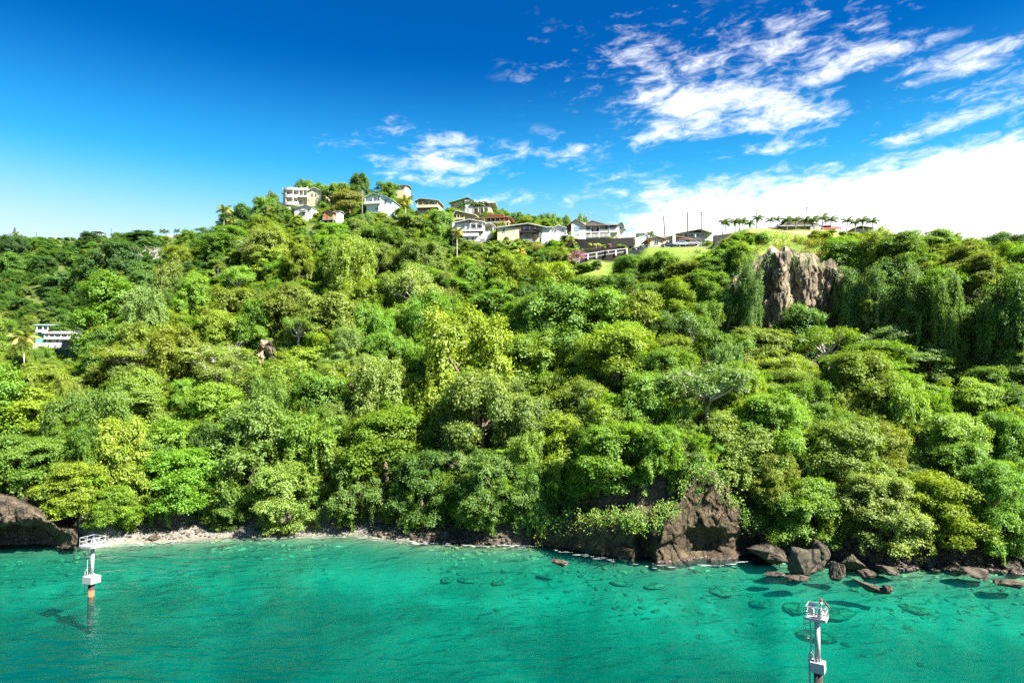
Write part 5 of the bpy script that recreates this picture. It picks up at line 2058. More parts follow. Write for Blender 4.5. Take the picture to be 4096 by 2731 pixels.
# ---- green roofed house behind the buttress wall
h = House('green_roof_house', 'white house with small green roof behind the buttressed wall', 2590, 962, 250, math.radians(-10))
h.wall(2560, 2612, 944, 962, 0, 8, 'white_paint')
h.gable_roof(2600, 2640, 952, 940, -.5, 6, 'green_roof', xm=2606)
h.side_roof(2545, 2585, 930, 926, 1.5, 8, 'green_roof')
h.wall(2550, 2582, 932, 962, 2, 8, 'white_paint')
h.gable_wall(2594, 2618, 938, 928, 962, -.3, 5, 'white_paint')
MB().tube([(h.x(2578), 2, h.z(927)), (h.x(2588), 2, h.z(927))], .7, 10).build('water_tank', MAT['white_roof'], h.root)

# ---- beige bungalow by the road
h = House('beige_bungalow', 'beige bungalow with low brown roof by the parked cars', 2700, 992, 208, math.radians(2))
h.gable_wall(2598, 2652, 955, 949, 990, 0, 8, 'beige_paint')
h.gable_roof(2588, 2664, 957, 948, -.7, 8.4, 'brown_roof')
h.gable_wall(2652, 2694, 950, 941, 990, 1.5, 9, 'beige_paint', xm=2692)
h.gable_roof(2648, 2698, 952, 940, .8, 9.4, 'brown_roof', xm=2696)
h.box('gable_pier', 2694, 2706, 938, 990, .8, 2.2, 'white_paint')
h.gable_wall(2706, 2800, 954, 941, 990, 3.0, 10, 'beige_paint', xm=2710)
h.gable_roof(2702, 2808, 958, 940, 1.5, 10.4, 'brown_roof', xm=2708)
h.side_roof(2712, 2806, 961, 957, -1.2, 3.2, 'brown_roof', dm=3.0)
for px in (2716, 2760, 2803):
    h.column(px, 961, 992, -.9, .12, 'concrete')
h.window(2624, 970, 15, 15, 0)
h.window(2680, 966, 19, 12, 1.5)
h.box('plinth', 2596, 2700, 987, 998, -.15, 3, 'concrete')
h.door(2740, 12, 966, 990, 3.0, 'dark_wood')

h = House('flat_roof_villa', 'white villa with pale low roof behind the beige bungalow', 2780, 962, 238, math.radians(-4))
h.wall(2735, 2822, 928, 962, 1.0, 10, 'white_paint')
h.gable_roof(2706, 2850, 934, 917, -.6, 10.5, 'white_roof', xm=2800)
for px in (2746, 2758, 2770, 2795, 2812):
    h.window(px, 938, 9, 10, 1.0)
h.column(2783, 930, 948, .4, .2)

# ---- cliff top house with the red awning
h = House('awning_house', 'cream house with a red awning behind the row of palms', 3240, 936, 232, math.radians(-4))
h.gable_wall(3130, 3300, 900, 868, 936, 2, 14, 'cream_paint', xm=3170)
h.gable_roof(3112, 3318, 905, 866, .5, 14.5, 'grey_roof', xm=3160)
h.side_roof(3118, 3330, 905, 898, -1.0, 3, 'white_roof', dm=2.8)
h.wall(3085, 3135, 908, 936, 1, 8, 'white_paint')
h.side_roof(3080, 3140, 909, 902, .2, 8.5, 'brown_roof')
h.wall(3240, 3282, 903, 936, -.8, 4, 'white_paint')
h.box('shutter_door', 3255, 3272, 906, 930, -.9, -.78, 'cream_paint')
h.wall(3284, 3352, 900, 936, 1.6, 8, 'cream_paint')
MB().prism([(-1.6, h.z(918)), (1.6, h.z(903)), (1.6, h.z(902)), (-1.6, h.z(917))], 'x', h.x(3282), h.x(3358)).build('awning', MAT['awning'], h.root)
MB().prism([(-1.62, h.z(921)), (-1.5, h.z(921)), (-1.5, h.z(917)), (-1.62, h.z(917))], 'x', h.x(3282), h.x(3358)).build('awning_skirt', MAT['awning'], h.root)
for px in (3286, 3320, 3354):
    h.column(px, 917, 936, -1.4, .06, 'concrete')
for px in (3095, 3106, 3117, 3128):
    h.window(px, 918, 6, 8, 1)
for px in (3150, 3180, 3210):
    h.window(px, 915, 14, 10, 2, 'white_paint')
h.window(3165, 888, 12, 8, 2)
h = House('yellow_cabin', 'small yellow cabin with brown roof between the last palms', 3450, 938, 226, math.radians(-6))
h.wall(3418, 3486, 914, 938, 0, 6, 'yellow_paint')
h.gable_roof(3410, 3494, 916, 906, -.7, 6.5, 'brown_roof', xm=3440)
h.window(3436, 922, 9, 8, 0, 'white_paint', 'blue_curtain')
h.window(3466, 922, 9, 8, 0, 'white_paint', 'blue_curtain')

# ---- ridge pavilion
h = House('pavilion', 'open pavilion with green roof on the far ridge', 392, 944, 418, 0, 'pavilion')
h.hip_roof(372, 412, 929, 921, -3, 4, 'mint_roof', .4)
for px in (376, 392, 408):
    for d in (-2.4, 3.2):
        h.column(px, 930, 946, d, .18, 'dark_wood')
h.slab(372, 412, 944, 948, -3, 4, 'concrete', 'floor')
h = House('slope_hut', 'tiny white roof among the trees on the far slope at the edge of view', 78, 1002, 395, 0)
h.wall(66, 92, 996, 1006, 0, 5, 'white_paint')
h.gable_roof(63, 95, 997, 990, -.5, 5.5, 'white_roof')

# ---- village in the little valley
h = House('teal_house', 'teal house with white columns behind the arched white house', 195, 1345, 275, math.radians(10))
h.wall(140, 242, 1300, 1345, 1.6, 9, 'teal_paint')
h.side_roof(136, 246, 1302, 1296, -.4, 9.5, 'mint_roof')
for px in (150, 172, 190, 204, 218, 238):
    h.column(px, 1303, 1326, .2, .2, 'white_paint')
h.slab(142, 242, 1318, 1328, 0, 1.8, 'white_paint')
for px in (160, 182, 211):
    h.window(px, 1310, 10, 10, 1.6)
h = House('arched_house', 'white house with four arches on its upper balcony in the valley', 232, 1372, 266, math.radians(12))
h.wall(180, 286, 1336, 1372, 2.0, 10, 'white_paint')
h.hip_roof(174, 294, 1334, 1320, -.5, 10.5, 'white_roof', .28)
h.slab(180, 276, 1351, 1356, 0, 2.1, 'white_paint')
for px in (182, 198, 218, 241, 264, 275):
    h.column(px, 1334, 1352, .2, .16)
for a, b in ((182, 198), (198, 218), (218, 241), (241, 264)):
    h.arch(a, b, 1341, 1334, .1, .25, 'white_paint')
h.railing(182, 275, 1346, 1351, .05, step=.4)
for px in (190, 208, 230, 252):
    h.window(px, 1343, 9, 10, 2.0)
for px in (195, 222, 250):
    h.window(px, 1364, 7, 9, 2.0, 'wood_board')
h = House('white_shed', 'long white shed wall in front of the arched house', 190, 1398, 258, math.radians(6), 'shed')
h.wall(134, 202, 1376, 1400, 0, 4, 'white_paint')
h.wall(200, 250, 1372, 1400, -.8, 4, 'white_paint')
h.side_roof(132, 252, 1376, 1372, -.2, 4.3, 'white_roof')
h.window(165, 1388, 20, 6, 0, 'concrete')
h.box('plinth', 130, 205, 1399, 1404, -.3, 3, 'dark_wall')
h = House('rusty_shed', 'rusty red shed with curved tin roof at the valley houses', 282, 1398, 254, math.radians(14), 'shed')
h.wall(250, 272, 1366, 1398, 0, 5, 'concrete')
h.gable_wall(272, 316, 1364, 1356, 1398, -.2, 5.2, 'rust_board', xm=300)
h.gable_roof(242, 322, 1368, 1354, -.8, 5.6, 'white_roof', xm=306)
h.window(296, 1377, 12, 7, -.2, 'white_paint', 'white_roof')
h.wall(272, 314, 1382, 1398, -.5, 0, 'pink_paint')
h = House('grey_house', 'grey tin-roofed house right of the arched white house', 306, 1340, 272, math.radians(8))
h.wall(288, 326, 1322, 1340, 0, 7, 'white_paint')
h.gable_roof(284, 332, 1324, 1312, -.5, 7.5, 'grey_roof')
h.window(305, 1330, 8, 6, 0)

# ---- road past the bungalow
def strip(name, pts, width, mat, lift=.25):
    P = np.array([at(*p) for p in pts])
    vs_, fs_ = [], []
    for i, p in enumerate(P):
        d = P[min(i + 1, len(P) - 1)] - P[max(i - 1, 0)]
        n = np.array([-d[1], d[0], 0]) / np.linalg.norm(d[:2]) * width / 2
        vs_ += [p - n + [0, 0, lift], p + n + [0, 0, lift], p - n + [0, 0, -2.0], p + n + [0, 0, -2.0]]
        if i:
            b = 4 * (i - 1)
            fs_ += [(b, b + 4, b + 5, b + 1), (b, b + 2, b + 6, b + 4), (b + 1, b + 5, b + 7, b + 3)]
    o = MB().add(vs_, fs_).build(name, MAT[mat])
    o['kind'] = 'structure'
    return o


strip('road', [(2230, 1056, 212), (2310, 1042, 211.5), (2400, 1028, 211), (2500, 1012, 210.5), (2600, 1003, 206), (2700, 997, 204), (2820, 994, 203)], 4.6, 'path_concrete')

# ---- utility poles and lines
POLES = {}


def pole(key, label, px, top, bot, Y, arm=0.0, lean=0.0, lamp=False, dark=True, r=.14):
    a, b = at(px, bot, Y), at(px + lean, top, Y)
    o0 = a.copy()
    root = empty('utility_pole', a)
    tag(root, label, 'utility pole', 'utility poles on the ridge')
    b = b - o0
    MB().tube([(0, 0, -1.5), tuple(b)], [r, r * .8], 7).build('shaft', MAT['dark_wood' if dark else 'concrete'], root)
    if arm:
        for dz in ((.5, 1.2) if arm > 1.2 else (.5,)):
            MB().tube([(b[0] - arm, b[1], b[2] - dz), (b[0] + arm, b[1] + .3, b[2] - dz + .1)], .07, 4).build('crossarm', MAT['dark_wood'], root)
        for s in (-.85, -.3, .3, .85):
            MB().tube([(b[0] + arm * s, b[1], b[2] - .45), (b[0] + arm * s, b[1], b[2] - .15)], .05, 5).build('insulator', MAT['concrete'], root)
    if lamp:
        MB().tube([(b[0], b[1], b[2] * .88), (b[0] + lamp * .6, b[1], b[2] * .91), (b[0] + lamp, b[1], b[2] * .9)], .05, 5).build('lamp_arm', MAT['concrete'], root)
        MB().box(b[0] + lamp - .35, b[0] + lamp + .35, b[1] - .12, b[1] + .12, b[2] * .9 - .12, b[2] * .9 + .02).build('lamp_head', MAT['white_roof'], root)
    POLES[key] = b + o0
    return root


pole('a', 'plain dark pole leaning by the green-roofed house', 2662, 864, 960, 222, 0, -8, r=.2)
pole('b', 'tall dark pole with one small crossarm before the bungalow roof', 2752, 850, 972, 214, 0, -2, r=.2)
pole('c', 'dark pole with double crossarm and lamp behind the bungalow', 2807, 846, 950, 222, 1.6, 0, -1.2, r=.16)
pole('d', 'slender street lamp pole left of the palm row', 3026, 841, 936, 228, 0, 0, -2.0)
pole('e', 'dark pole with tilted crossarm behind the palm row', 3229, 826, 900, 245, 1.9, -2)
pole('f', 'small crossarm pole at the right end of the palm house', 3302, 850, 900, 262, 1.3, 0)
pole('g', 'pale pole with street lamp behind the white villa roof', 2354, 848, 900, 262, 0, 0, 1.0, False)
pole('h', 'grey pole standing before the pale gabled house', 1449, 760, 862, 292, .5, 0, False, False, .22)
pole('i', 'thin dark pole on the far left ridge', 145, 930, 952, 430, 0, 0)
pole('j', 'thin dark pole beside the ridge pavilion', 445, 914, 940, 430, 0, 0)
pole('k', 'thin dark pole beside the yellow house', 1890, 820, 885, 280, 0, 0, False, True, .1)
pole('l', 'brown pole among banana plants below the three-storey house', 1688, 1000, 1060, 228, 0, 2)
pole('m', 'white street lamp pole on the wooded slope left of the railings', 872, 1072, 1130, 250, 0, 0, -1.6, False, .09)
pole('n', 'white street lamp behind the small white house', 2237, 890, 930, 262, 0, 0, 1.0, False, .08)
pole('o', 'pole with lamp at the left corner of the mansion', 1078, 770, 830, 350, 0, 0, -1.2, False, .1)


def line(name, label, a, b, sag, n=10):
    pts = []
    for i in range(n + 1):
        f = i / n
        p = a + (b - a) * f
        pts.append((p[0], p[1], p[2] - sag * 4 * f * (1 - f)))
    o = MB().tube(pts, .022, 3, False).build(name, MAT['dark_wood'])
    return tag(o, label, 'power line', 'power lines')


up = np.array([0, 0, 1.0])
line('power_line', 'upper wire from the villa lamp pole to the leaning pole', POLES['g'] - up * .6, POLES['a'] - up * 3.6, 1.2)
line('power_line', 'lower wire from the villa lamp pole to the leaning pole', POLES['g'] - up * 2.2, POLES['a'] - up * 5.5, 1.0)
line('power_line', 'upper wire from the leaning pole to the tall pole', POLES['a'] - up * 3.6, POLES['b'] - up * 5.4, .5)
line('power_line', 'lower wire from the leaning pole to the tall pole', POLES['a'] - up * 5.5, POLES['b'] - up * 6.8, .5)
line('power_line', 'wire from the tall pole to the double crossarm pole', POLES['b'] - up * 5.4, POLES['c'] - up * 4.6, .3)
line('power_line', 'wire from the double crossarm pole to the slender lamp pole', POLES['c'] - up * 4.6, POLES['d'] - up * 5.5, .8)
line('power_line', 'long wire from the leaning pole to the double crossarm pole', POLES['a'] - up * 4.4, POLES['c'] - up * 1.0, .4)

# ------------------------------------------------------------------ palms, bananas, flowers
def frond_mesh(L=1.0, arch=.5, n=22, leaf=.34, droop=.5, rise=.35, w_=.022):
    """one pinnate frond along +x, unit length"""
    V, Fq, T = [], [], []
    rg = np.random.default_rng(3)
    pts = []
    for i in range(n + 1):
        f = i / n
        a = rise - arch * 2.0 * f
        pts.append((pts[-1][0] + math.cos(a) * L / n, 0, pts[-1][2] + math.sin(a) * L / n) if pts else (0, 0, 0))
    for i in range(2, n + 1):
        p = np.array(pts[i])
        f = i / n
        ln = leaf * math.sin(math.pi * (.12 + .83 * f)) ** .8
        for s in (-1, 1):
            tip = p + np.array([ln * .55, s * ln * .8, -droop * ln * rg.uniform(.7, 1.2)])
            mid = p + np.array([ln * .30, s * ln * .45, -droop * ln * .25])
            b = len(V)
            V += [p + [-w_, 0, 0], p + [w_, 0, 0], mid + [w_ * 1.2, 0, 0], tip, mid - [w_ * 1.2, 0, 0]]
            Fq.append((b, b + 1, b + 2, b + 4))
            Fq.append((b + 4, b + 2, b + 3, b + 3))
            T += [rg.uniform(.3, .9)] * 2
    m = MB()
    m.tube(pts[::3], [.018 - .0022 * i for i in range(len(pts[::3]))], 4)
    V2 = [tuple(v) for v in V] + m.v
    fs_ = [tuple(dict.fromkeys(f)) for f in Fq] + [tuple(len(V) + i for i in f) for f in m.f]
    me = bpy.data.meshes.new('frond')
    me.from_pydata(V2, [], fs_)
    me.update()
    at_ = me.attributes.new('tint', 'FLOAT', 'FACE')
    at_.data.foreach_set('value', np.array(T + [.6] * len(m.f), np.float32))
    me.materials.append(MAT['leaf'])
    return me


FROND_COCO = frond_mesh(1, .55, 22, .36, .75, .55)
FROND_MAN = frond_mesh(1, .95, 16, .30, .75, 1.15, .030)


def palm(name, label, px, top, foot, Y, fr, kind='coco', lean=(0, 0), n=17, cols=((.17, .22, .03),), group=None):
    g = at(px, foot, Y)
    t = at(px + lean[0], top, Y)
    root = empty(name, g)
    tag(root, label, 'palm', group)
    b = t - g
    b[1] += lean[1]
    rg = random.Random(int(px * 7 + top))
    pts = [tuple(np.array([b[0] * f ** 1.5, b[1] * f ** 1.3, b[2] * f - .8 * (1 - f)])) for f in (0, .2, .4, .6, .8, 1)]
    r0 = .17 if kind == 'coco' else .15
    m = MB().tube(pts, [r0 * 1.35, r0, r0 * .9, r0 * .85, r0 * .8, r0 * .8], 7)
    m.build('trunk', MAT['pale_bark'] if kind == 'coco' else MAT['concrete'], root, True)
    if kind != 'coco':
        MB().tube([pts[-1], (pts[-1][0], pts[-1][1], pts[-1][2] + fr * .42)], [r0 * .9, r0 * .55], 6).build('crownshaft', MAT['palm_sheath'], root, True)
    zt = b[2] + (fr * .34 if kind != 'coco' else 0)
    for i in range(n):
        o = link('frond', FROND_COCO if kind == 'coco' else FROND_MAN, None, root)
        o.location = (b[0], b[1], zt)
        a = i * 2.399 + rg.uniform(-.2, .2)
        tier = i / n
        pitch = (.55 - 1.35 * tier) if kind == 'coco' else (.55 - 1.25 * tier)
        o.rotation_euler = (rg.uniform(-.2, .2), -pitch, a)
        s = fr * rg.uniform(.85, 1.1)
        o.scale = (s, s, s)
        c = cols[min(len(cols) - 1, int(tier * len(cols) * .999))]
        k = rg.uniform(.8, 1.2)
        o.color = (c[0] * k, c[1] * k, c[2] * k, 1)
    if kind == 'coco':
        for i in range(5):
            a = i * 1.26
            m = MB()
            c = np.array([b[0] + math.cos(a) * .32, b[1] + math.sin(a) * .32, b[2] - .3])
            m.tube([c + [0, 0, .16], c + [0, 0, .06], c - [0, 0, .08], c - [0, 0, .18]], [.05, .14, .14, .04], 6)
            m.build('coconut', MAT['coconut_husk'], root, True)
    return root


paint('palm_sheath', (.20, .27, .07), .6)
paint('coconut_husk', (.30, .26, .06), .6)
G1, G2, G3 = (.16, .21, .035), (.28, .27, .05), (.36, .28, .06)
palm('coconut_palm', 'tall coconut palm with yellow fronds leaning beside the valley village', 96, 1345, 1448, 212, 4.6, 'coco', (-2, 0), 18, (G1, (.26, .28, .08), (.40, .36, .12)))
palm('coconut_palm', 'coconut palm standing against the sky left of the mansion', 893, 836, 955, 338, 4.4, 'coco', (6, 0), 16, (G1, (.16, .2, .03), G2))
palm('coconut_palm', 'ragged coconut palm just right of the tall ridge palm', 922, 880, 962, 334, 3.2, 'coco', (6, 0), 11, (G1, G2))
palm('coconut_palm', 'yellowish coconut palm between the gabled house and balcony house', 1622, 800, 880, 285, 3.8, 'coco', (0, 0), 16, (G1, G2, G3))
palm('coconut_palm', 'slim coconut palm before the stone base of the three-storey house', 1828, 925, 1030, 236, 2.7, 'coco', (0, 0), 15, (G1, G2, G3))
palm('coconut_palm', 'old coconut palm with thin crown below the ridge road', 1640, 985, 1060, 226, 2.6, 'coco', (-3, 0), 10, (G1, G2, (.3, .2, .1)))
palm('coconut_palm', 'young golden palm beside the banana plants', 2082, 1005, 1040, 220, 2.3, 'coco', (0, 0), 13, (G2, G3, (.4, .32, .05)))
palm('coconut_palm', 'coconut palm crown above the trees at the far right', 3808, 952, 1010, 192, 2.8, 'coco', (0, 0), 14, (G1, G2))
palm('coconut_palm', 'second palm crown above the trees at the far right', 3850, 966, 1010, 196, 2.2, 'coco', (0, 0), 12, (G1, G1))
palm('coconut_palm', 'small palm on the far left ridge beside the pine', 62, 935, 960, 425, 2.6, 'coco', (0, 0), 12, (G1, G1))
DK = (.06, .11, .022)
spots = [(2905, 905, 228), (2945, 902, 232), (2975, 900, 228), (3003, 899, 234), (3035, 893, 226), (3078, 898, 226), (3112, 895, 224), (3148, 893, 222), (3184, 893, 222), (3219, 892, 222),
         (3255, 893, 221), (3291, 893, 221), (3325, 890, 221), (3386, 895, 222), (3420, 902, 224), (3455, 900, 222), (3492, 902, 224), (2890, 908, 232), (2960, 905, 236)]
xs = sorted(p[0] for p in spots)
for px, top, Y in spots:
    i = xs.index(px)
    top += random.uniform(-9, 7)
    where = 'left of the awning house' if px < 3085 else 'before the awning house' if px < 3345 else 'by the yellow cabin'
    grp = [q for q in xs if (q < 3085) == (px < 3085) and (q < 3345) == (px < 3345)]
    palm('garden_palm', f'short dark garden palm {where}, {ORD[grp.index(px)]} from the left', px, top, 936, Y + random.uniform(-3, 3), random.uniform(2.0, 2.9), 'man', (random.uniform(-5, 5), 0), random.choice([9, 10, 11, 12]), (DK, (.06, .105, .02)), 'row of garden palms on the bluff')
for px, top, foot, Y, lab in [(1845, 835, 860, 312, 'garden palm before the scalloped-roof house, first from the left'), (1872, 822, 858, 312, 'garden palm before the scalloped-roof house, second from the left'),
                              (1893, 826, 856, 311, 'garden palm before the scalloped-roof house, third from the left'), (1921, 826, 856, 311, 'garden palm before the scalloped-roof house, fourth from the left'),
                              (1936, 870, 895, 262, 'bushy palm before the red-roofed house'), (648, 932, 955, 400, 'garden palm on the far ridge, first from the left'),
                              (664, 934, 955, 404, 'garden palm on the far ridge, second from the left'), (708, 932, 955, 404, 'garden palm on the far ridge, third from the left'),
                              (2602, 945, 962, 236, 'small dark palm before the green-roofed house')]:
    palm('garden_palm', lab, px, top, foot, Y, 1.9 if Y < 300 else 2.6, 'man', (0, 0), 11, (DK, (.07, .12, .02)), 'garden palms among the houses')


# banana plants
def paddle_mesh():
    V, Fq = [], []
    n = 8
    for i in range(n + 1):
        f = i / n
        a = 1.0 - 1.7 * f
        x = sum(math.cos(1.0 - 1.7 * j / n) / n for j in range(i))
        z = sum(math.sin(1.0 - 1.7 * j / n) / n for j in range(i))
        w_ = .14 * math.sin(math.pi * min(1, .08 + .92 * f)) ** .6 if f < 1 else .01
        V += [(x, -w_, z - .03), (x, 0, z + .02), (x, w_, z - .03)]
        if i:
            b = 3 * (i - 1)
            Fq += [(b, b + 3, b + 4, b + 1), (b + 1, b + 4, b + 5, b + 2)]
    return np_mesh('leaf', np.array(V), np.array(Fq), True, {'tint': np.full(len(Fq), .6)})


PAD = paddle_mesh()
PAD.materials.append(MAT['leaf'])


def banana(label, px, py, Y, size, n=9, col=(.13, .20, .05), name='banana_plant', cat='plant', group='banana plants by the houses'):
    p = at(px, py, Y)
    p[2] = min(p[2], max(gz(p[0], Y), p[2] - 4))
    root = empty(name, p)
    tag(root, label, cat, group)
    MB().tube([(0, 0, -.5), (0, 0, size * .5), (0, 0, size)], [.16, .13, .09], 7).build('stem', MAT['palm_sheath'], root, True)
    rg = random.Random(int(px + py))
    for i in range(n):
        o = link('leaf', PAD, None, root)
        o.location = (0, 0, size * rg.uniform(.85, 1.0))
        o.rotation_euler = (rg.uniform(-.3, .3), -rg.uniform(-.3, .45), i * 2.4 + rg.uniform(-.3, .3))
        s = size * rg.uniform(.75, 1.1)
        o.scale = (s, s * 1.25, s)
        k = rg.uniform(.8, 1.25)
        o.color = (col[0] * k, col[1] * k, col[2] * k, 1)


bspots = [(1950, 1000, 228, 3.0), (1975, 985, 230, 3.2), (2000, 975, 232, 3.2), (2030, 970, 232, 3.4), (2060, 980, 230, 3.2), (1985, 1030, 224, 3.0), (2015, 1020, 225, 3.0), (2045, 1015, 226, 3.0),
          (1960, 1050, 221, 2.8), (1990, 1070, 219, 2.6), (1945, 1080, 217, 2.4), (1968, 965, 234, 2.6)]
for i, (px, py, Y, s) in enumerate(sorted(bspots)):
    banana(f'broad-leaved banana plant below the laundry balcony, {ORD[i]} from the left', px, py, Y, s)
for lab, px, py, Y, s in [('lone banana plant against the dark villa retaining wall', 2405, 980, 222, 2.6), ('banana plant beside the slim coconut palm', 1840, 1035, 232, 2.2), ('banana plant below the valley village houses', 165, 1420, 248, 2.4),
                          ('banana plant right of the small white house', 2278, 990, 222, 2.3), ('banana plant by the terrace corner', 2480, 975, 222, 1.8)]:
    banana(lab, px, py, Y, s)


def flower_bush(name, label, px, py, Y, R, H, col, green=.4):
    p = at(px, py, Y)
    root = empty(name, p)
    tag(root, label, 'shrub')
    rg = np.random.default_rng(int(px))
    for nm, c, n, rr in (('foliage', TINTS['mid green'], int(700 * green) + 200, .92), ('blossom', col, 900, 1.0)):
        d = rand_dirs(n, rg)
        d[:, 2] = np.abs(d[:, 2]) if nm == 'foliage' else d[:, 2] * .6 + .3
        lob = rg.normal(size=(9, 3)) * .4
        c0 = lob[rg.integers(9, size=n)] * [R, R * .6, H * .5]
        pos = c0 + d * np.array([R * .55, R * .5, H * .5]) * rr * rg.uniform(.6, 1.05, (n, 1)) + [0, 0, H * .5]
        v, f = leaf_quads(pos, d + rg.normal(size=(n, 3)) * .5, rg.uniform(.09, .18, n), .7, rg)
        me = np_mesh(nm, v, f, False, {'tint': np.array(c)[None] * rg.uniform(.7, 1.2, (n, 1))})
        link(nm, me, MAT['leaf_own'], root)
    MB().tube([(0, 0, -.6), (0, 0, H * .5)], [.08, .04], 5).build('stem', MAT['bark'], root)


flower_bush('bougainvillea', 'big magenta bougainvillea in bloom at the end of the white road fence', 2312, 1052, 204.5, 2.4, 3.4, (.46, .07, .34))
flower_bush('bougainvillea', 'dull purple flowering bush on the bank above the road wall', 2385, 1002, 218, 1.3, 1.0, (.22, .08, .20))
flower_bush('bougainvillea', 'pink flowering bush above the person walking the road', 2437, 996, 217, .9, 1.3, (.38, .12, .30))
flower_bush('bougainvillea', 'tiny magenta bush on the far ridge by the white wall', 710, 950, 396, 2.0, 1.6, (.40, .06, .25))
flower_bush('golden_shrub', 'round pale yellow shrub on the villa bank, first from the left', 2359, 985, 219, .55, .8, (.55, .50, .10), .1)
flower_bush('golden_shrub', 'round pale yellow shrub on the villa bank, second from the left', 2386, 988, 218, .7, 1.0, (.55, .52, .12), .1)
flower_bush('golden_shrub', 'golden feathery shrub below the laundry balcony', 2140, 1010, 222, 2.2, 3.0, (.34, .28, .06), .1)
flower_bush('golden_shrub', 'yellow-green shrub by the villa terrace fence', 2280, 970, 222, 1.3, 2.0, (.32, .34, .05), .2)
flower_bush('copper_shrub', 'copper-red shrub at the corner of the beige bungalow', 2588, 978, 205, .8, 1.3, (.20, .05, .03), .1)


# the pine on the far ridge
def pine():
    p = at(57, 958, 430)
    root = empty('norfolk_pine', p)
    tag(root, 'slim tiered pine rising above the far left ridge', 'tree')
    H = (958 - 908) * 430 / F_PX
    MB().tube([(0, 0, -1), (0, 0, H)], [.25, .05], 6).build('trunk', MAT['bark'], root)
    rg = np.random.default_rng(8)
    V, Fq, T, base = [], [], [], 0
    for tier in range(11):
        z = H * (.12 + .86 * tier / 11)
        r = 1.7 * (1 - tier / 11.5) + .2
        for a in np.arange(0, 6.28, .9):
            n = 26
            f = rg.uniform(.1, 1, n)
            c = np.stack([np.cos(a) * f * r, np.sin(a) * f * r, z + .25 * f + rg.normal(0, .05, n)], 1) + rg.normal(0, .08, (n, 3))
            v, fc = leaf_quads(c, rg.normal(size=(n, 3)) * .4 + [0, 0, 1], .16, .4, rg)
            V.append(v)
            Fq.append(fc + base)
            base += len(v)
            T.append(np.full((n, 1), 1.0) * np.array([[.03, .06, .03]]))
    link('crown', np_mesh('crown', np.concatenate(V), np.concatenate(Fq), False, {'tint': np.concatenate(T)}), MAT['leaf_own'], root)


pine()

# bare spreading crown behind the palm row
o = link('bare_tree', BARE[0], None)
pp = at(3165, 905, 240)
o.location = pp
o.scale = (4.2, 3, 2.6)
tag(o, 'bare dark spreading branches above the awning house roof', 'tree')


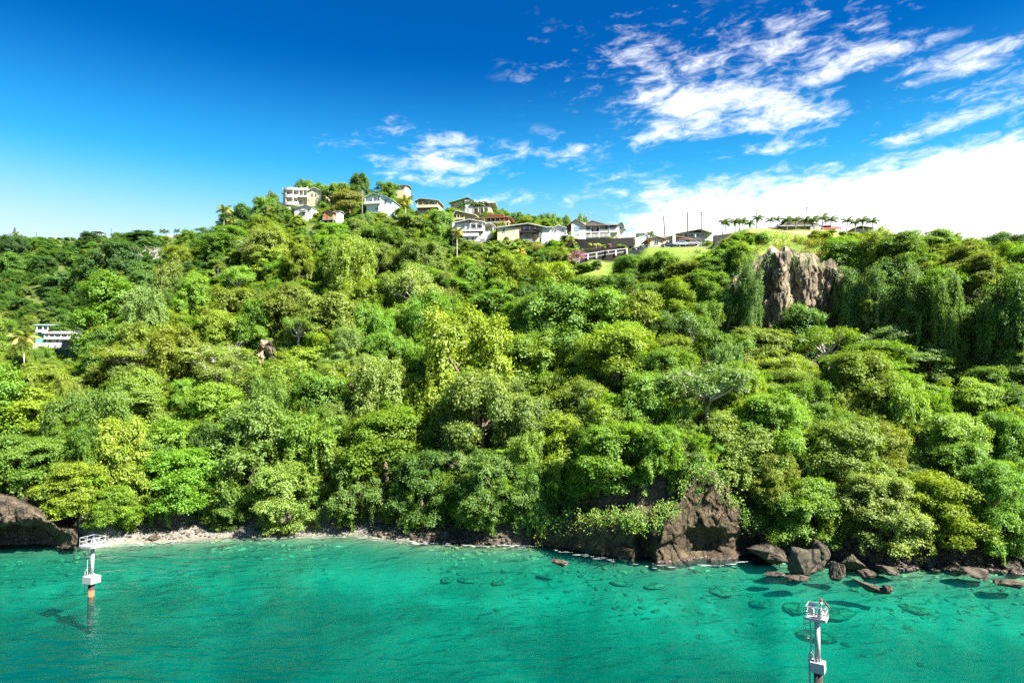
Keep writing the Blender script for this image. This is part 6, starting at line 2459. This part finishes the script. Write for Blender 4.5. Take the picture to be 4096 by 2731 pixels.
# ------------------------------------------------------------------ tall grass on the bluff edge and hanging creepers on rock
def grass_and_creepers():
    rg = np.random.default_rng(21)
    V, Fq, T = [], [], []
    base = 0

    def blades(c, n, h, spread, col, lean=.5, drop=0.0):
        nonlocal base
        p = c + rg.normal(size=(n, 3)) * [spread, spread * .6, .1]
        d = rg.normal(size=(n, 3)) * lean + [0, -.15, 1 if drop == 0 else -drop]
        d = unit(d)
        L = h * rg.uniform(.6, 1.2, (n, 1))
        s = unit(np.cross(d, rg.normal(size=(n, 3)))) * .05
        tip = p + d * L + np.array([0, -.1, -.25 if drop == 0 else 0]) * L
        mid = p + d * L * .55
        v = np.stack([p - s, p + s, mid + s * .8, tip, mid - s * .8], 1).reshape(-1, 3)
        i = np.arange(n)[:, None] * 5
        f = np.concatenate([i + [0, 1, 2, 4], i + [4, 2, 3, 3]], 0)
        V.append(v)
        Fq.append(f + base)
        T.append(np.tile(np.array(col) * rg.uniform(.7, 1.25, (n, 1)), (2, 1)))
        base += len(v)
    GR = [(.20, .24, .03), (.30, .30, .06), (.15, .23, .02), (.34, .29, .10)]
    # plumes along the lip of the cliff
    for i in range(320):
        px = rg.uniform(2860, 3420)
        Y = rg.uniform(169, 181)
        X = (px - 2048) / F_PX * Y
        z = gz(X, Y)
        big = 3110 < px < 3340
        blades(np.array([X, Y, z]), 26 if big else 16, 2.4 if big else 1.0, .6, GR[rg.integers(4)] if big else GR[rg.integers(3)], .45)
    # reed bed left of the lip
    for i in range(150):
        px = rg.uniform(2780, 2990)
        Y = rg.uniform(181, 198)
        X = (px - 2048) / F_PX * Y
        blades(np.array([X, Y, gz(X, Y)]), 16, 1.5, .5, (.15, .24, .05), .4)
    # grass on the lawn
    for i in range(1500):
        px = rg.uniform(2300, 3560)
        Y = rg.uniform(184, 206)
        X = (px - 2048) / F_PX * Y
        blades(np.array([X, Y, gz(X, Y)]), 7, .35, .5, GR[rg.integers(3)], .6)
    # creepers hanging over the bluff cliff, thick at the sides
    for i in range(900):
        px = rg.uniform(2930, 4180)
        bare = 3040 < px < 3350
        if vnoise(np.array([px * .018]), np.array([3.0]), 8)[0] < .30 or (bare and rg.uniform() < .82):
            continue
        topz = float(np.interp(px, [2940, 3020, 3100, 3250, 3400, 3600, 3900, 4200], [56, 60, 61.8, 61.8, 58.5, 55, 50, 46]))
        z0 = topz - (rg.uniform(0, 4) if bare else rg.uniform(0, 14))
        Y = float(np.interp(px, [2940, 3050, 3200, 3330, 3400, 3600, 3900, 4200], [167.5, 166, 165.5, 167, 168, 159.5, 147.5, 138])) - 1.2 + rg.uniform(-.5, .8)
        X = (px - 2048) / F_PX * Y
        n = int(rg.uniform(30, 110) * (.4 if bare else 1))
        zz = z0 - np.linspace(0, n * rg.uniform(.05, .11), n)
        c = np.stack([X + .4 * np.sin(zz * .4 + i) + rg.normal(0, .5, n), Y + rg.normal(0, .5, n), zz], 1)
        v, f = leaf_quads(c, rg.normal(size=(n, 3)) * .5 + [.2, -1, .4], rg.uniform(.10, .2, n), .6, rg)
        V.append(v)
        Fq.append(f + base)
        base += len(v)
        pal = [TINTS['dark green'], TINTS['mid green'], TINTS['olive'], (.16, .14, .07)]
        T.append(np.array(pal[rg.integers(4)])[None] * rg.uniform(.7, 1.2, (n, 1)))
    # creepers, ferns and tufts on the shore cliff
    for i in range(330):
        px = rg.uniform(2150, 3060)
        top = np.interp(px, [2130, 2200, 2300, 2450, 2600, 2700, 2760, 2850, 2920, 2980, 3075], [3, 5, 6.5, 7.5, 8.5, 10, 15, 15.5, 11, 7, 5])
        thin = 2700 < px < 2850
        z0 = top + rg.uniform(-.6, 1.6) - (rg.uniform(0, 1.5) if not thin else 0)
        Y = float(S(px)) + rg.uniform(-1.0, 1.6) + (.9 if z0 > 8 else 0)
        X = (px - 2048) / F_PX * Y
        n = int(rg.uniform(10, 26) * (.6 if thin else 1))
        zz = z0 - np.linspace(0, n * .10, n)
        c = np.stack([X + rg.normal(0, .4, n), Y + rg.normal(0, .4, n) - .3, zz], 1)
        v, f = leaf_quads(c, rg.normal(size=(n, 3)) * .6 + [.2, -.8, .7], rg.uniform(.10, .22, n), .6, rg)
        V.append(v)
        Fq.append(f + base)
        base += len(v)
        pal = [TINTS['fresh green'], TINTS['mid green'], TINTS['yellow-green'], TINTS['bright green']]
        T.append(np.array(pal[rg.integers(4)])[None] * rg.uniform(.7, 1.2, (n, 1)))
    # split quads whose last two corners coincide is left to the renderer; meshes of quads only
    me = np_mesh('grass_and_creepers', np.concatenate(V), np.concatenate(Fq), False, {'tint': np.concatenate(T)})
    o = link('grass_and_creepers', me, MAT['leaf_own'])
    tag(o, 'tall grass on the bluff and creepers hanging over the rock faces', 'grass', kind='stuff')


grass_and_creepers()


# ------------------------------------------------------------------ people
def person(label, px, py, Y, shirt, trousers, skin=(.16, .09, .06), face=0.0, hat=None, step=.12, arm=.25, h=1.72):
    name = f'person_{shirt}_{trousers}_{hat}'
    if name not in MAT:
        m, t, out = new_mat(name)
        tc = t.add('ShaderNodeTexCoord')
        se = t.add('ShaderNodeSeparateXYZ')
        t.link(tc.outputs['Object'], se.inputs[0])
        zz = t.math('DIVIDE', se.outputs[2], 1.75)
        c = t.ramp(zz, [(0, (.03, .03, .03)), (.05, trousers), (.52, shirt), (.83, skin), (.94, hat or (.02, .015, .012))], 'CONSTANT')
        principled(t, out, c, .85, .2)
    J = [(0, 0, .92), (0, .01, 1.12), (0, .0, 1.38), (0, -.01, 1.50), (0, -.02, 1.60), (0, -.02, 1.72),
         (-.10, 0, .88), (-.11, -step, .48), (-.11, -step * .6, .06), (-.11, -step * .6 - .14, .03),
         (.10, 0, .88), (.11, step * .6, .48), (.11, step * 1.4, .07), (.11, step * 1.4 - .14, .03),
         (-.19, 0, 1.40), (-.25, .04, 1.14), (-.24, -arm, .95), (.19, 0, 1.40), (.25, .02, 1.14), (.24, -arm * .6, .93)]
    E = [(0, 1), (1, 2), (2, 3), (3, 4), (4, 5), (0, 6), (6, 7), (7, 8), (8, 9), (0, 10), (10, 11), (11, 12), (12, 13), (2, 14), (14, 15), (15, 16), (2, 17), (17, 18), (18, 19)]
    Rr = [.15, .14, .16, .06, .10, .07, .095, .065, .05, .035, .095, .065, .05, .035, .065, .05, .035, .065, .05, .035]
    me = bpy.data.meshes.new('person')
    me.from_pydata(J, E, [])
    p = at(px, py, Y)
    o = link('person', me, None)
    me.materials.append(MAT[name])
    sk = o.modifiers.new('skin', 'SKIN')
    for i, sv in enumerate(me.skin_vertices[0].data):
        sv.radius = (Rr[i], Rr[i] * .8)
        sv.use_root = (i == 0)
    sb = o.modifiers.new('smooth', 'SUBSURF')
    sb.levels = sb.render_levels = 1
    o.location = p
    o.rotation_euler = (0, 0, face)
    o.scale = (h / 1.75,) * 3
    return tag(o, label, 'person', 'people by the road')


W, NV, YL, BK, LB = (.62, .62, .60), (.05, .06, .12), (.55, .47, .16), (.03, .03, .035), (.30, .38, .45)
person('person in yellow shirt standing at the road end of the group', 2541, 1001, 206.5, YL, (.20, .18, .14), face=.4)
person('person in white top beside the one in yellow', 2551, 1000, 206.3, W, NV, face=-.3)
person('person in white shirt in the middle of the group by the lawn', 2571, 1000, 205.6, W, (.28, .28, .30), face=.2)
person('person in pale blue shirt and light trousers in the group', 2578, 999, 205.2, LB, (.45, .43, .38), face=-.5)
person('person in dark clothes next to last in the group', 2587, 998, 204.8, BK, NV, face=.8)
person('person in dark top and pale trousers at the bungalow end of the group', 2594, 997, 204.5, (.12, .12, .14), (.40, .38, .34), face=.1)
person('person in white cap walking along the road behind the white fence', 2433, 1020, 209.2, W, (.35, .27, .22), (.25, .15, .11), -1.2, (.6, .6, .6), .2)
person('person in white top standing near the parked cars', 2674, 984, 206.5, W, (.1, .1, .12), face=1.0)
person('person carrying a dark bag standing by the white pier of the bungalow', 2708, 981, 205.5, (.16, .16, .18), (.48, .46, .43), face=-.6)
person('person in black bending at the back of the group', 2562, 1001, 207.4, BK, BK, face=1.5, arm=.45)


# ------------------------------------------------------------------ parked cars
def gloss(name, col):
    m, t, out = new_mat(name)
    principled(t, out, col, .25, .5)


gloss('car_black', (.02, .022, .025))
gloss('car_blue', (.30, .40, .50))
gloss('car_grey', (.25, .25, .25))
paint('tyre', (.02, .02, .02), .9)


def car(label, px, py, Y, rz, mat, pickup=False):
    p = at(px, py, Y)
    root = empty('parked_car', p, rz)
    tag(root, label, 'car', 'cars parked by the bungalow')
    prof = [(-2.1, .35), (-2.15, .75), (-1.95, .95), (-1.1, 1.0), (-.5, 1.5), (.5, 1.52), (.62, 1.0), (2.0, .98), (2.1, .4)] if pickup else \
           [(-2.1, .35), (-2.15, .7), (-1.95, .88), (-1.15, .95), (-.55, 1.42), (.9, 1.45), (1.7, .98), (2.05, .92), (2.1, .4)]
    m = MB().prism([(x, z) for x, z in prof][::-1], 'y', -.82, .82)
    o = m.build('body', MAT[mat], root)
    o.modifiers.new('bevel', 'BEVEL').width = .07
    g = [(-.98, 1.0), (-.48, 1.44), (.42, 1.45), (.5, 1.0)] if pickup else [(-1.0, .97), (-.5, 1.36), (.85, 1.38), (1.45, 1.0)]
    for s in (-1, 1):
        MB().prism(g[::-1], 'y', s * .83 - .01, s * .83 + .01).build('side_window', MAT['window_glass'], root)
    MB().add([(-1.14, -.7, 1.02), (-1.14, .7, 1.02), (-.60, .6, 1.43), (-.60, -.6, 1.43)], [(0, 1, 2, 3)]).build('windscreen', MAT['window_glass'], root)
    for x in (-1.3, 1.3):
        for s in (-1, 1):
            w_ = MB().tube([(x, s * .62, .33), (x, s * .86, .33)], .33, 14).build('wheel', MAT['tyre'], root)
            MB().tube([(x, s * .80, .33), (x, s * .875, .33)], .2, 12).build('rim', MAT['car_grey'], w_)
    for s in (-1, 1):
        MB().box(-2.17, -2.1, s * .6 - .18, s * .6 + .18, .62, .78).build('headlight', MAT['white_roof'], root)


car('black pickup truck parked before the beige bungalow', 2672, 990, 205.8, .05, 'car_black', True)
car('pale blue car parked under the bungalow carport', 2722, 984, 205.0, .02, 'car_blue')
car('silver car behind the shrubs right of the pale blue car', 2770, 982, 206.0, .02, 'car_grey')
car('dark car among the people on the road', 2556, 1003, 209.0, .3, 'car_black')

# ------------------------------------------------------------------ boulders and stones
def rock_mesh(seed, sub=3, rough=.28, flat=1.0, facet=6):
    import bmesh
    bm = bmesh.new()
    bmesh.ops.create_icosphere(bm, subdivisions=sub, radius=1.0)
    rg = random.Random(seed)
    planes = []
    for i in range(facet):
        n = Vector((rg.gauss(0, 1), rg.gauss(0, 1), rg.gauss(0, 1))).normalized()
        planes.append((n, rg.uniform(.42, .80)))
    off = Vector((seed * 3.1, seed * 1.7, seed))
    for v in bm.verts:
        d = v.co.normalized()
        k = 1.0
        for n, c in planes:
            q = d.dot(n)
            if q > c:
                k = min(k, c / q)
        k += rough * .30 * mnoise.fractal(d * 2.4 + off, .9, 2.0, 5) + rough * .10 * mnoise.noise(d * 7 + off)
        v.co = d * k
        v.co.z *= flat
    me = bpy.data.meshes.new('rock')
    bm.to_mesh(me)
    bm.free()
    return me


def angular_rock(seed, npts=18, cuts=5, rough=.06):
    """a broken block: convex shell of a few random points, faces roughened"""
    import bmesh
    rg = random.Random(seed)
    bm = bmesh.new()
    for i in range(npts):
        d = Vector((rg.gauss(0, 1), rg.gauss(0, 1), rg.gauss(0, 1))).normalized()
        bm.verts.new(d * rg.uniform(.82, 1.08))
    r = bmesh.ops.convex_hull(bm, input=bm.verts)
    bmesh.ops.delete(bm, geom=[v for v in bm.verts if not v.link_faces], context='VERTS')
    bmesh.ops.subdivide_edges(bm, edges=bm.edges, cuts=cuts, use_grid_fill=True)
    off = Vector((seed * 2.3, seed, seed * .7))
    for v in bm.verts:
        n = v.co.normalized()
        v.co += n * (rough * 1.6 * mnoise.fractal(v.co * 1.8 + off, .9, 2.0, 4) + rough * .5 * mnoise.noise(v.co * 7 + off))
    me = bpy.data.meshes.new('rock')
    bm.to_mesh(me)
    bm.free()
    return me


BIG = [angular_rock(i + 1, 16, 6, .07) for i in range(5)]
MID = [angular_rock(31 + i, 18, 4, .08) for i in range(5)]
LOW = [rock_mesh(20 + i, 2, .25, .7, 6) for i in range(6)]


def at_sea(px, py, z=0.0):
    d = ray(px, py)
    t = (z - CAM_H) / d[2]
    return np.array([0, 0, CAM_H]) + d * t


def boulder(name, label, px, py, w, h, meshes, mat, i, tilt=(0, 0, 0), depth=1.0, group=None, z=0.0, sink=.25):
    """px,py: foot on the water line; w,h pixels of the photo"""
    p = at_sea(px, py, z)
    k = p[1] / F_PX
    me = meshes[i % len(meshes)].copy()
    me.materials.clear()
    o = link(name, me, MAT[mat])
    H = h * k
    o.scale = (w * k * .52, w * k * .5 * depth, H * (.5 + sink * .5))
    o.location = (p[0], p[1] + w * k * .3 * depth, p[2] + H * .5 - H * sink * .4)
    o.rotation_euler = tilt
    return tag(o, label, 'rock', group)


BR = 'boulder_rock'
boulder('boulder', 'big flat-topped brown boulder at the end of the shore cliff', 3085, 2256, 165, 85, BIG, BR, 0, (0, .12, .3))
boulder('boulder', 'long boulder sloping down into the water in the boulder group', 3240, 2298, 150, 130, BIG, BR, 1, (0, .75, .2), .8)
boulder('boulder', 'tall upright boulder at the back of the boulder group', 3290, 2262, 100, 100, BIG, BR, 2, (.1, -.1, .9))
boulder('boulder', 'small angular pale boulder at the foot of the tall upright one', 3358, 2316, 72, 72, BIG, BR, 3, (0, .1, .4))
boulder('boulder', 'dark boulder under the bushes right of the boulder group', 3425, 2285, 95, 55, BIG, BR, 4, (0, .2, .2))
boulder('boulder', 'squat rock with a pale rim beside the angular boulder', 3475, 2312, 90, 26, MID, BR, 0, (0, 0, .3))
boulder('boulder', 'jagged wet rock with white foam beside the squat rock', 3570, 2306, 95, 42, MID, BR, 1, (0, .3, .6))
boulder('boulder', 'grey rock tip at the end of the curved reef', 3560, 2376, 52, 34, BIG, BR, 2, (0, -.2, .3))
boulder('boulder', 'long low curved reef rock awash before the boulders', 3495, 2366, 130, 34, MID, BR, 2, (0, .35, -.35), .5)
boulder('boulder', 'broad pale layered rock standing in the water near the far shore', 3920, 2316, 150, 42, MID, BR, 3, (0, .12, -.12), .6)
boulder('boulder', 'dark wet rock awash before the sloping boulder', 3205, 2328, 110, 24, MID, BR, 4, (0, .1, 0), .6)
boulder('boulder', 'brown rock barely awash left of the wet rock', 3105, 2306, 90, 16, MID, BR, 1, (0, 0, 0), .6)
boulder('boulder', 'brown tipped rock breaking the green water off the cliff', 2238, 2262, 90, 22, MID, BR, 0, (0, .2, -.2), .5)
boulder('boulder', 'grey boulder leaning under the bushes of the far shore', 3930, 2258, 70, 75, BIG, BR, 0, (0, .4, 0))
boulder('boulder', 'dark low boulder between the leaning boulder and the big ones', 3790, 2262, 110, 36, MID, BR, 2)
boulder('boulder', 'small dark boulder half in shade at the far shore', 3885, 2266, 40, 36, MID, BR, 3)
boulder('boulder', 'pale boulder at the right edge of the far shore', 4062, 2286, 80, 40, MID, BR, 1)
boulder('boulder', 'mossy brown rock awash at the right edge', 4050, 2350, 160, 26, MID, BR, 0, (0, .05, -.2), .5)
boulder('boulder', 'grey rounded boulder at the foot of the bank by the beach', 486, 2118, 30, 34, BIG, BR, 3, z=1.6)
boulder('boulder', 'pale boulder among stones right of the beacon platform', 475, 2165, 44, 26, MID, BR, 2)
boulder('boulder', 'smooth sloping boulder at the left end of the pebble beach', 612, 2164, 56, 20, MID, BR, 4, (0, .3, 0))
boulder('boulder', 'small dark boulder under the overhanging bank', 640, 2128, 40, 30, MID, BR, 1, z=1.0)
boulder('boulder', 'brown boulder on the beach under the leaning bushes', 1030, 2126, 36, 16, MID, BR, 0, z=.4)


def stones(name, label, pts, mat, kind='stuff'):
    V, Fq, base = [], [], 0
    rg = random.Random(5)
    src = []
    for m in LOW[:4]:
        v = np.array([tuple(x.co) for x in m.vertices])
        f = np.array([tuple(p.vertices) for p in m.polygons])
        src.append((v, f))
    for (p, s, fl) in pts:
        v, f = src[rg.randrange(4)]
        a = rg.uniform(0, 6.28)
        ca, sa = math.cos(a), math.sin(a)
        vv = v * np.array([s, s * rg.uniform(.6, 1.0), s * fl])
        vv = np.stack([vv[:, 0] * ca - vv[:, 1] * sa, vv[:, 0] * sa + vv[:, 1] * ca, vv[:, 2]], 1) + p
        V.append(vv)
        Fq.append(f + base)
        base += len(vv)
    me = np_mesh(name, np.concatenate(V), np.concatenate(Fq), False)
    o = link(name, me, MAT[mat])
    return tag(o, label, 'stones', kind=kind)


rg = np.random.default_rng(9)
# pink rocks at the water's edge: the larger ones one by one
k = 0
px = 1490.0
while px < 2140:
    w_ = rg.uniform(22, 48)
    py = np.interp(px, [1490, 1600, 1700, 1850, 2000, 2140], [2140, 2150, 2156, 2160, 2164, 2168]) + rg.uniform(-8, 6)
    boulder('shore_stone', f'pinkish flat stone at the waterline, {ORD[min(k, 29)]} counting from the beach', px, py, w_, rg.uniform(12, 22), MID, 'pink_rock', k, (rg.uniform(-.2, .2), rg.uniform(-.2, .2), rg.uniform(0, 3)), .9, 'pink stones along the waterline')
    px += w_ * .78
    k += 1
# dark rubble behind them, under the trees, and along the far shore
pts = []
for i in range(420):
    p_ = rg.uniform(1480, 2160)
    rel = rg.uniform(.2, 5)
    Y = float(S(p_)) + rel
    X = (p_ - 2048) / F_PX * Y
    pts.append((np.array([X, Y, max(gz(X, Y), .0) + .1]), rg.uniform(.25, .8), .7))
for i in range(520):
    p_ = rg.uniform(3080, 4300)
    Y = float(S(p_)) + rg.uniform(-2.5, 4)
    X = (p_ - 2048) / F_PX * Y
    pts.append((np.array([X, Y, max(gz(X, Y), -.1) + .1]), rg.uniform(.25, 1.0), .7))
for i in range(260):
    p_ = rg.uniform(300, 900)
    Y = float(S(p_)) + rg.uniform(.5, 7)
    X = (p_ - 2048) / F_PX * Y
    pts.append((np.array([X, Y, gz(X, Y) + .05]), rg.uniform(.15, .5), .7))
stones('shore_rubble', 'loose dark stones piled along the shore at the foot of the bank', pts, 'boulder_rock')
pts = []
for i in range(900):
    p_ = rg.uniform(420, 1480)
    Y = float(S(p_)) + abs(rg.normal(0, 2.2)) + .2
    X = (p_ - 2048) / F_PX * Y
    pts.append((np.array([X, Y, gz(X, Y)]), rg.uniform(.06, .22), .6))
stones('pebbles', 'pale grey pebbles strewn over the small beach', pts, 'beach_pebbles')

# stones under the clear shallow water
pts = []
for i in range(3600):
    p_ = rg.uniform(-200, 4300)
    rel = rg.beta(1.0, 2.6) * (20 if p_ < 1300 else 30)
    Y = float(S(p_)) - rel
    X = (p_ - 2048) / F_PX * Y
    if vnoise(np.array([X * .12]), np.array([Y * .12]), 77)[0] < (.45 if p_ < 1300 else .22) + rel * .012:
        continue
    z = gz(X, Y)
    s = rg.lognormal(-.75, .45)
    pts.append((np.array([X, Y, z - .10]), min(s, 1.2), .42))
stones('submerged_stones', 'pale stones covering the seabed under the clear shallow water', pts, 'sunk_rock')
big = [(3270, 2420, 110), (3350, 2370, 120), (3050, 2330, 80), (2880, 2300, 90), (1870, 2256, 60), (2000, 2262, 60), (1790, 2254, 50), (2620, 2290, 70), (2480, 2275, 60), (3180, 2350, 100), (3650, 2360, 90)]
for i, (px, py, w_) in enumerate(sorted(big)):
    p = at_sea(px, py)
    zb = gz(p[0], p[1])
    k_ = p[1] / F_PX
    me = rock_mesh(60 + i, 3, .5, .9, 0)
    for f in me.polygons:
        f.use_smooth = True
    o = link('submerged_boulder', me, MAT['sunk_rock'])
    hgt = min(1.1, max(.5, -zb * .35))
    o.scale = (w_ * k_ * .5, w_ * k_ * .7, hgt * .34)
    o.location = (p[0], p[1], zb + hgt * .1)
    o.rotation_euler = (0, 0, i * 1.3)
    tag(o, f'pale boulder under the green water, {ORD[i]} from the left', 'rock', 'submerged boulders')


# ------------------------------------------------------------------ navigation beacons
def steel(name, col, rough=.5):
    return paint(name, col, rough, .1, 2.0, (.18, .10, .05), .25)


steel('beacon_white', (.36, .36, .355))


def pile_mat():
    m, t, out = new_mat('rusty_pile')
    tc = t.add('ShaderNodeTexCoord')
    ge = t.add('ShaderNodeNewGeometry')
    se = t.add('ShaderNodeSeparateXYZ')
    t.link(ge.outputs['Position'], se.inputs[0])
    n = t.noise(tc.outputs['Object'], 3, 5, .7)
    zz = t.math('ADD', se.outputs[2], t.math('MULTIPLY', t.math('SUBTRACT', n, .5), .9))
    c = t.ramp(t.math('DIVIDE', zz, 2.2), [(0, (.05, .04, .03)), (.13, (.26, .11, .045)), (.35, (.22, .10, .05)), (.5, (.035, .03, .028)), (1, (.05, .045, .04))])
    principled(t, out, c, .9, .2, bump=n, bstr=.6)


pile_mat()
gloss('red_lens', (.45, .015, .01))
paint('solar_cell', (.03, .04, .08), .3)
paint('bird_brown', (.10, .065, .04), .8)
paint('bird_white', (.80, .80, .78), .8)


def beacon(label, px, py_foot, rz, lantern, g=1.0):
    p = at_sea(px, py_foot)
    root = empty('navigation_beacon', p, rz)
    tag(root, label, 'beacon')
    WH = MAT['beacon_white']
    MB().tube([(0, 0, -9), (0, 0, 1.95)], .40, 18).build('pile', MAT['rusty_pile'], root, True)
    MB().box(-.82 * g, .82 * g, -.75 * g, .75 * g, 1.92, 2.85).build('cap_block', WH, root)
    MB().tube([(0, 0, 2.85), (0, 0, 2.92)], .42, 16).build('base_flange', WH, root)
    for i in range(8):
        a = i * math.pi / 4
        c_, s_ = math.cos(a), math.sin(a)
        MB().add([(c_ * .26, s_ * .26, 2.92), (c_ * .42, s_ * .42, 2.92), (c_ * .26, s_ * .26, 3.25), (c_ * .26 - s_ * .03, s_ * .26 + c_ * .03, 2.92), (c_ * .42 - s_ * .03, s_ * .42 + c_ * .03, 2.92), (c_ * .26 - s_ * .03, s_ * .26 + c_ * .03, 3.25)],
                 [(0, 1, 2), (5, 4, 3), (0, 3, 4, 1), (1, 4, 5, 2), (2, 5, 3, 0)]).build('gusset', WH, root)
    MB().tube([(0, 0, 2.92), (0, 0, 6.9)], .25, 20).build('column', WH, root, True)
    dk = MB().box(-1.15 * g, 1.15 * g, -1.1 * g, 1.1 * g, 6.9, 7.0).build('deck', WH, root)
    MB().box(-1.15 * g, 1.15 * g, -1.1 * g - .05, -1.1 * g - .003, 6.86, 7.12).box(-1.15 * g, 1.15 * g, 1.1 * g + .003, 1.1 * g + .05, 6.86, 7.12).box(-1.15 * g - .05, -1.15 * g - .003, -1.1 * g, 1.1 * g, 6.86, 7.12).box(1.15 * g + .003, 1.15 * g + .05, -1.1 * g, 1.1 * g, 6.86, 7.12).build('toe_board', WH, dk)
    rl = MB()
    for x in (-1.12 * g, 0, 1.12 * g):
        for y in (-1.07 * g, 1.07 * g):
            MB().tube([(x, y, 7.05), (x, y, 8.15)], .032, 6).build('post', WH, root)
    for x in (-1.12 * g, 1.12 * g):
        MB().tube([(x, 0, 7.05), (x, 0, 8.15)], .032, 6).build('post', WH, root)
    for z in (7.6, 8.15):
        for a, b in (((-1.12 * g, -1.07 * g), (1.12 * g, -1.07 * g)), ((1.12 * g, -1.07 * g), (1.12 * g, 1.07 * g)), ((1.12 * g, 1.07 * g), (-1.12 * g, 1.07 * g)), ((-1.12 * g, 1.07 * g), (-1.12 * g, -1.07 * g))):
            MB().tube([(*a, z), (*b, z)], .032, 6).build('rail', WH, root)
    # ladder with hoops on the left side
    lx = -.62
    for y in (-.22, .22):
        MB().tube([(lx, y, 2.9), (lx, y, 7.0)], .035, 6).build('stile', WH, root)
    for i in range(13):
        z = 3.1 + i * .3
        MB().tube([(lx, -.22, z), (lx, .22, z)], .02, 5).build('rung', WH, root)
    for z in (5.0, 5.6, 6.2, 6.7):
        MB().tube([(lx, -.22, z)] + [(lx - .62 * math.sin(math.pi * q / 8), -.36 * math.cos(math.pi * q / 8), z) for q in range(1, 8)] + [(lx, .22, z)], .025, 5).build('hoop', WH, root)
    for q in (2, 4, 6):
        x_, y_ = lx - .62 * math.sin(math.pi * q / 8), -.36 * math.cos(math.pi * q / 8)
        MB().tube([(x_, y_, 5.0), (x_, y_, 6.9)], .022, 5).build('cage_bar', WH, root)
    for z in (4.2, 5.9):
        MB().tube([(lx, 0, z), (-.2, 0, z)], .03, 5).build('bracket', WH, root)
    # lower ladder down to the water and its hand loops
    lx2 = -.82 * g - .16
    for y in (-.25, .25):
        MB().tube([(lx2 + .5, y, 2.85), (lx2 + .45, y, 3.5), (lx2 + .2, y, 3.72), (lx2, y, 3.5), (lx2, y, .1)], .038, 6).build('ladder_rail', WH if True else None, root)
    for i in range(9):
        z = .3 + i * .32
        MB().tube([(lx2, -.25, z), (lx2, .25, z)], .024, 5).build('ladder_rung', MAT['concrete'], root)
    # equipment on the deck
    MB().box(-.72, -.34, .3, .68, 7.05, 7.6).build('battery_box', WH, root)
    o = MB().add([(-.75, .3, 7.75), (-.2, .3, 7.75), (-.2, .65, 8.1), (-.75, .65, 8.1)], [(0, 1, 2, 3)]).build('solar_panel', MAT['solar_cell'], root)
    o.modifiers.new('thickness', 'SOLIDIFY').thickness = .05
    if lantern:
        MB().tube([(.42, -.2, 7.02), (.42, -.2, 8.45)], [.42, .05], 24).build('cone', WH, root)
        lt = MB().tube([(.42, -.2, 8.40), (.42, -.2, 8.52), (.42, -.2, 8.62)], [.17, .17, .12], 14).build('lantern_base', WH, root)
        MB().tube([(.42, -.2, 8.62), (.42, -.2, 8.72), (.42, -.2, 8.86), (.42, -.2, 8.90)], [.10, .13, .10, .03], 14).build('lens', MAT['red_lens'], lt, True)
    else:
        for x in (-.2, .35, .6):
            MB().tube([(x, .3, 7.05), (x, .3, 8.05)], .05, 8).build('stub_post', WH, root)
        MB().box(.2, .75, .25, .35, 7.5, 8.0).build('panel_frame', WH, root)
    return root


bl = beacon('white beacon platform with empty railed deck off the pebble beach', 364, 2386, math.radians(-20), False)
br = beacon('white beacon platform with a red lantern cone nearest the camera', 3275, 2766, math.radians(-33), True, .76)


def bird(label, loc, rz, s, mat):
    m = MB()
    body = [(-.32, 0, .02), (-.2, 0, .06), (0, 0, .12), (.14, 0, .2), (.2, 0, .27), (.26, 0, .3), (.36, 0, .28)]
    m.tube(body, [.02, .06, .10, .085, .05, .05, .008], 8)
    o = m.build('bird', MAT[mat], None, True)
    for sgn in (-1, 1):
        MB().tube([(.02, sgn * .03, .05), (.02, sgn * .03, -.08)], .012, 5).build('leg', MAT['dark_wood'], o)
        MB().add([(.12, sgn * .09, .17), (-.1, sgn * .11, .14), (-.42, sgn * .05, .0), (-.2, sgn * .10, .04)], [(0, 1, 2, 3)]).build('wing', MAT[mat], o)
    o.location = loc
    o.rotation_euler = (0, -.5, rz)
    o.scale = (s,) * 3
    return tag(o, label, 'bird')


bpy.context.view_layer.update()
q = br.matrix_basis @ Vector((.86, -.2, 8.27))
bird('brown bird perched on the rail beside the red lantern', q, 2.6, 1.2, 'bird_brown')
h = hit(1538, 1960)
bird('white egret perched on a dead branch over the beach bushes', (h[0], h[1] - 4.5, h[2] + 2.2), .5, 1.6, 'bird_white')
for o in bpy.data.objects:
    if o.type == 'EMPTY':
        o.hide_render = False
dup = [k for k, v in LABELS.items() if v > 1]
print('DUP', dup[:20])


# ------------------------------------------------------------------ a little foam where the sea meets the rocks
def foam():
    m, t, out = new_mat('foam')
    tc = t.add('ShaderNodeTexCoord')
    n = t.noise(tc.outputs['Object'], 3.0, 5, .7)
    principled(t, out, t.mixc(n, (.34, .36, .35), (.5, .52, .51)), .9, .1)
    rg = random.Random(4)
    mb = MB()
    for i in range(190):
        px = rg.choice([rg.uniform(1500, 2160), rg.uniform(3020, 4096), rg.uniform(2200, 3020), rg.uniform(420, 1500)])
        Y = float(S(px)) - rg.uniform(.2, 2.2) - (1.2 if 2180 < px < 3050 else 0)
        X = (px - 2048) / F_PX * Y
        L, W_ = rg.uniform(.25, 1.3), rg.uniform(.04, .14)
        a0 = rg.uniform(-.4, .4)
        k = 9
        poly = []
        for q in range(k):
            a = 2 * math.pi * q / k
            x_, y_ = math.cos(a) * L * rg.uniform(.6, 1.1), math.sin(a) * W_ * rg.uniform(.5, 1.3)
            poly.append((X + x_ * math.cos(a0) - y_ * math.sin(a0), Y + x_ * math.sin(a0) + y_ * math.cos(a0), .03 + .0006 * i / 10))
        mb.add(poly, [tuple(range(k))])
    o = mb.build('foam', m)
    tag(o, 'thin broken lines of white foam along the rocky shore', 'foam', kind='stuff')


foam()
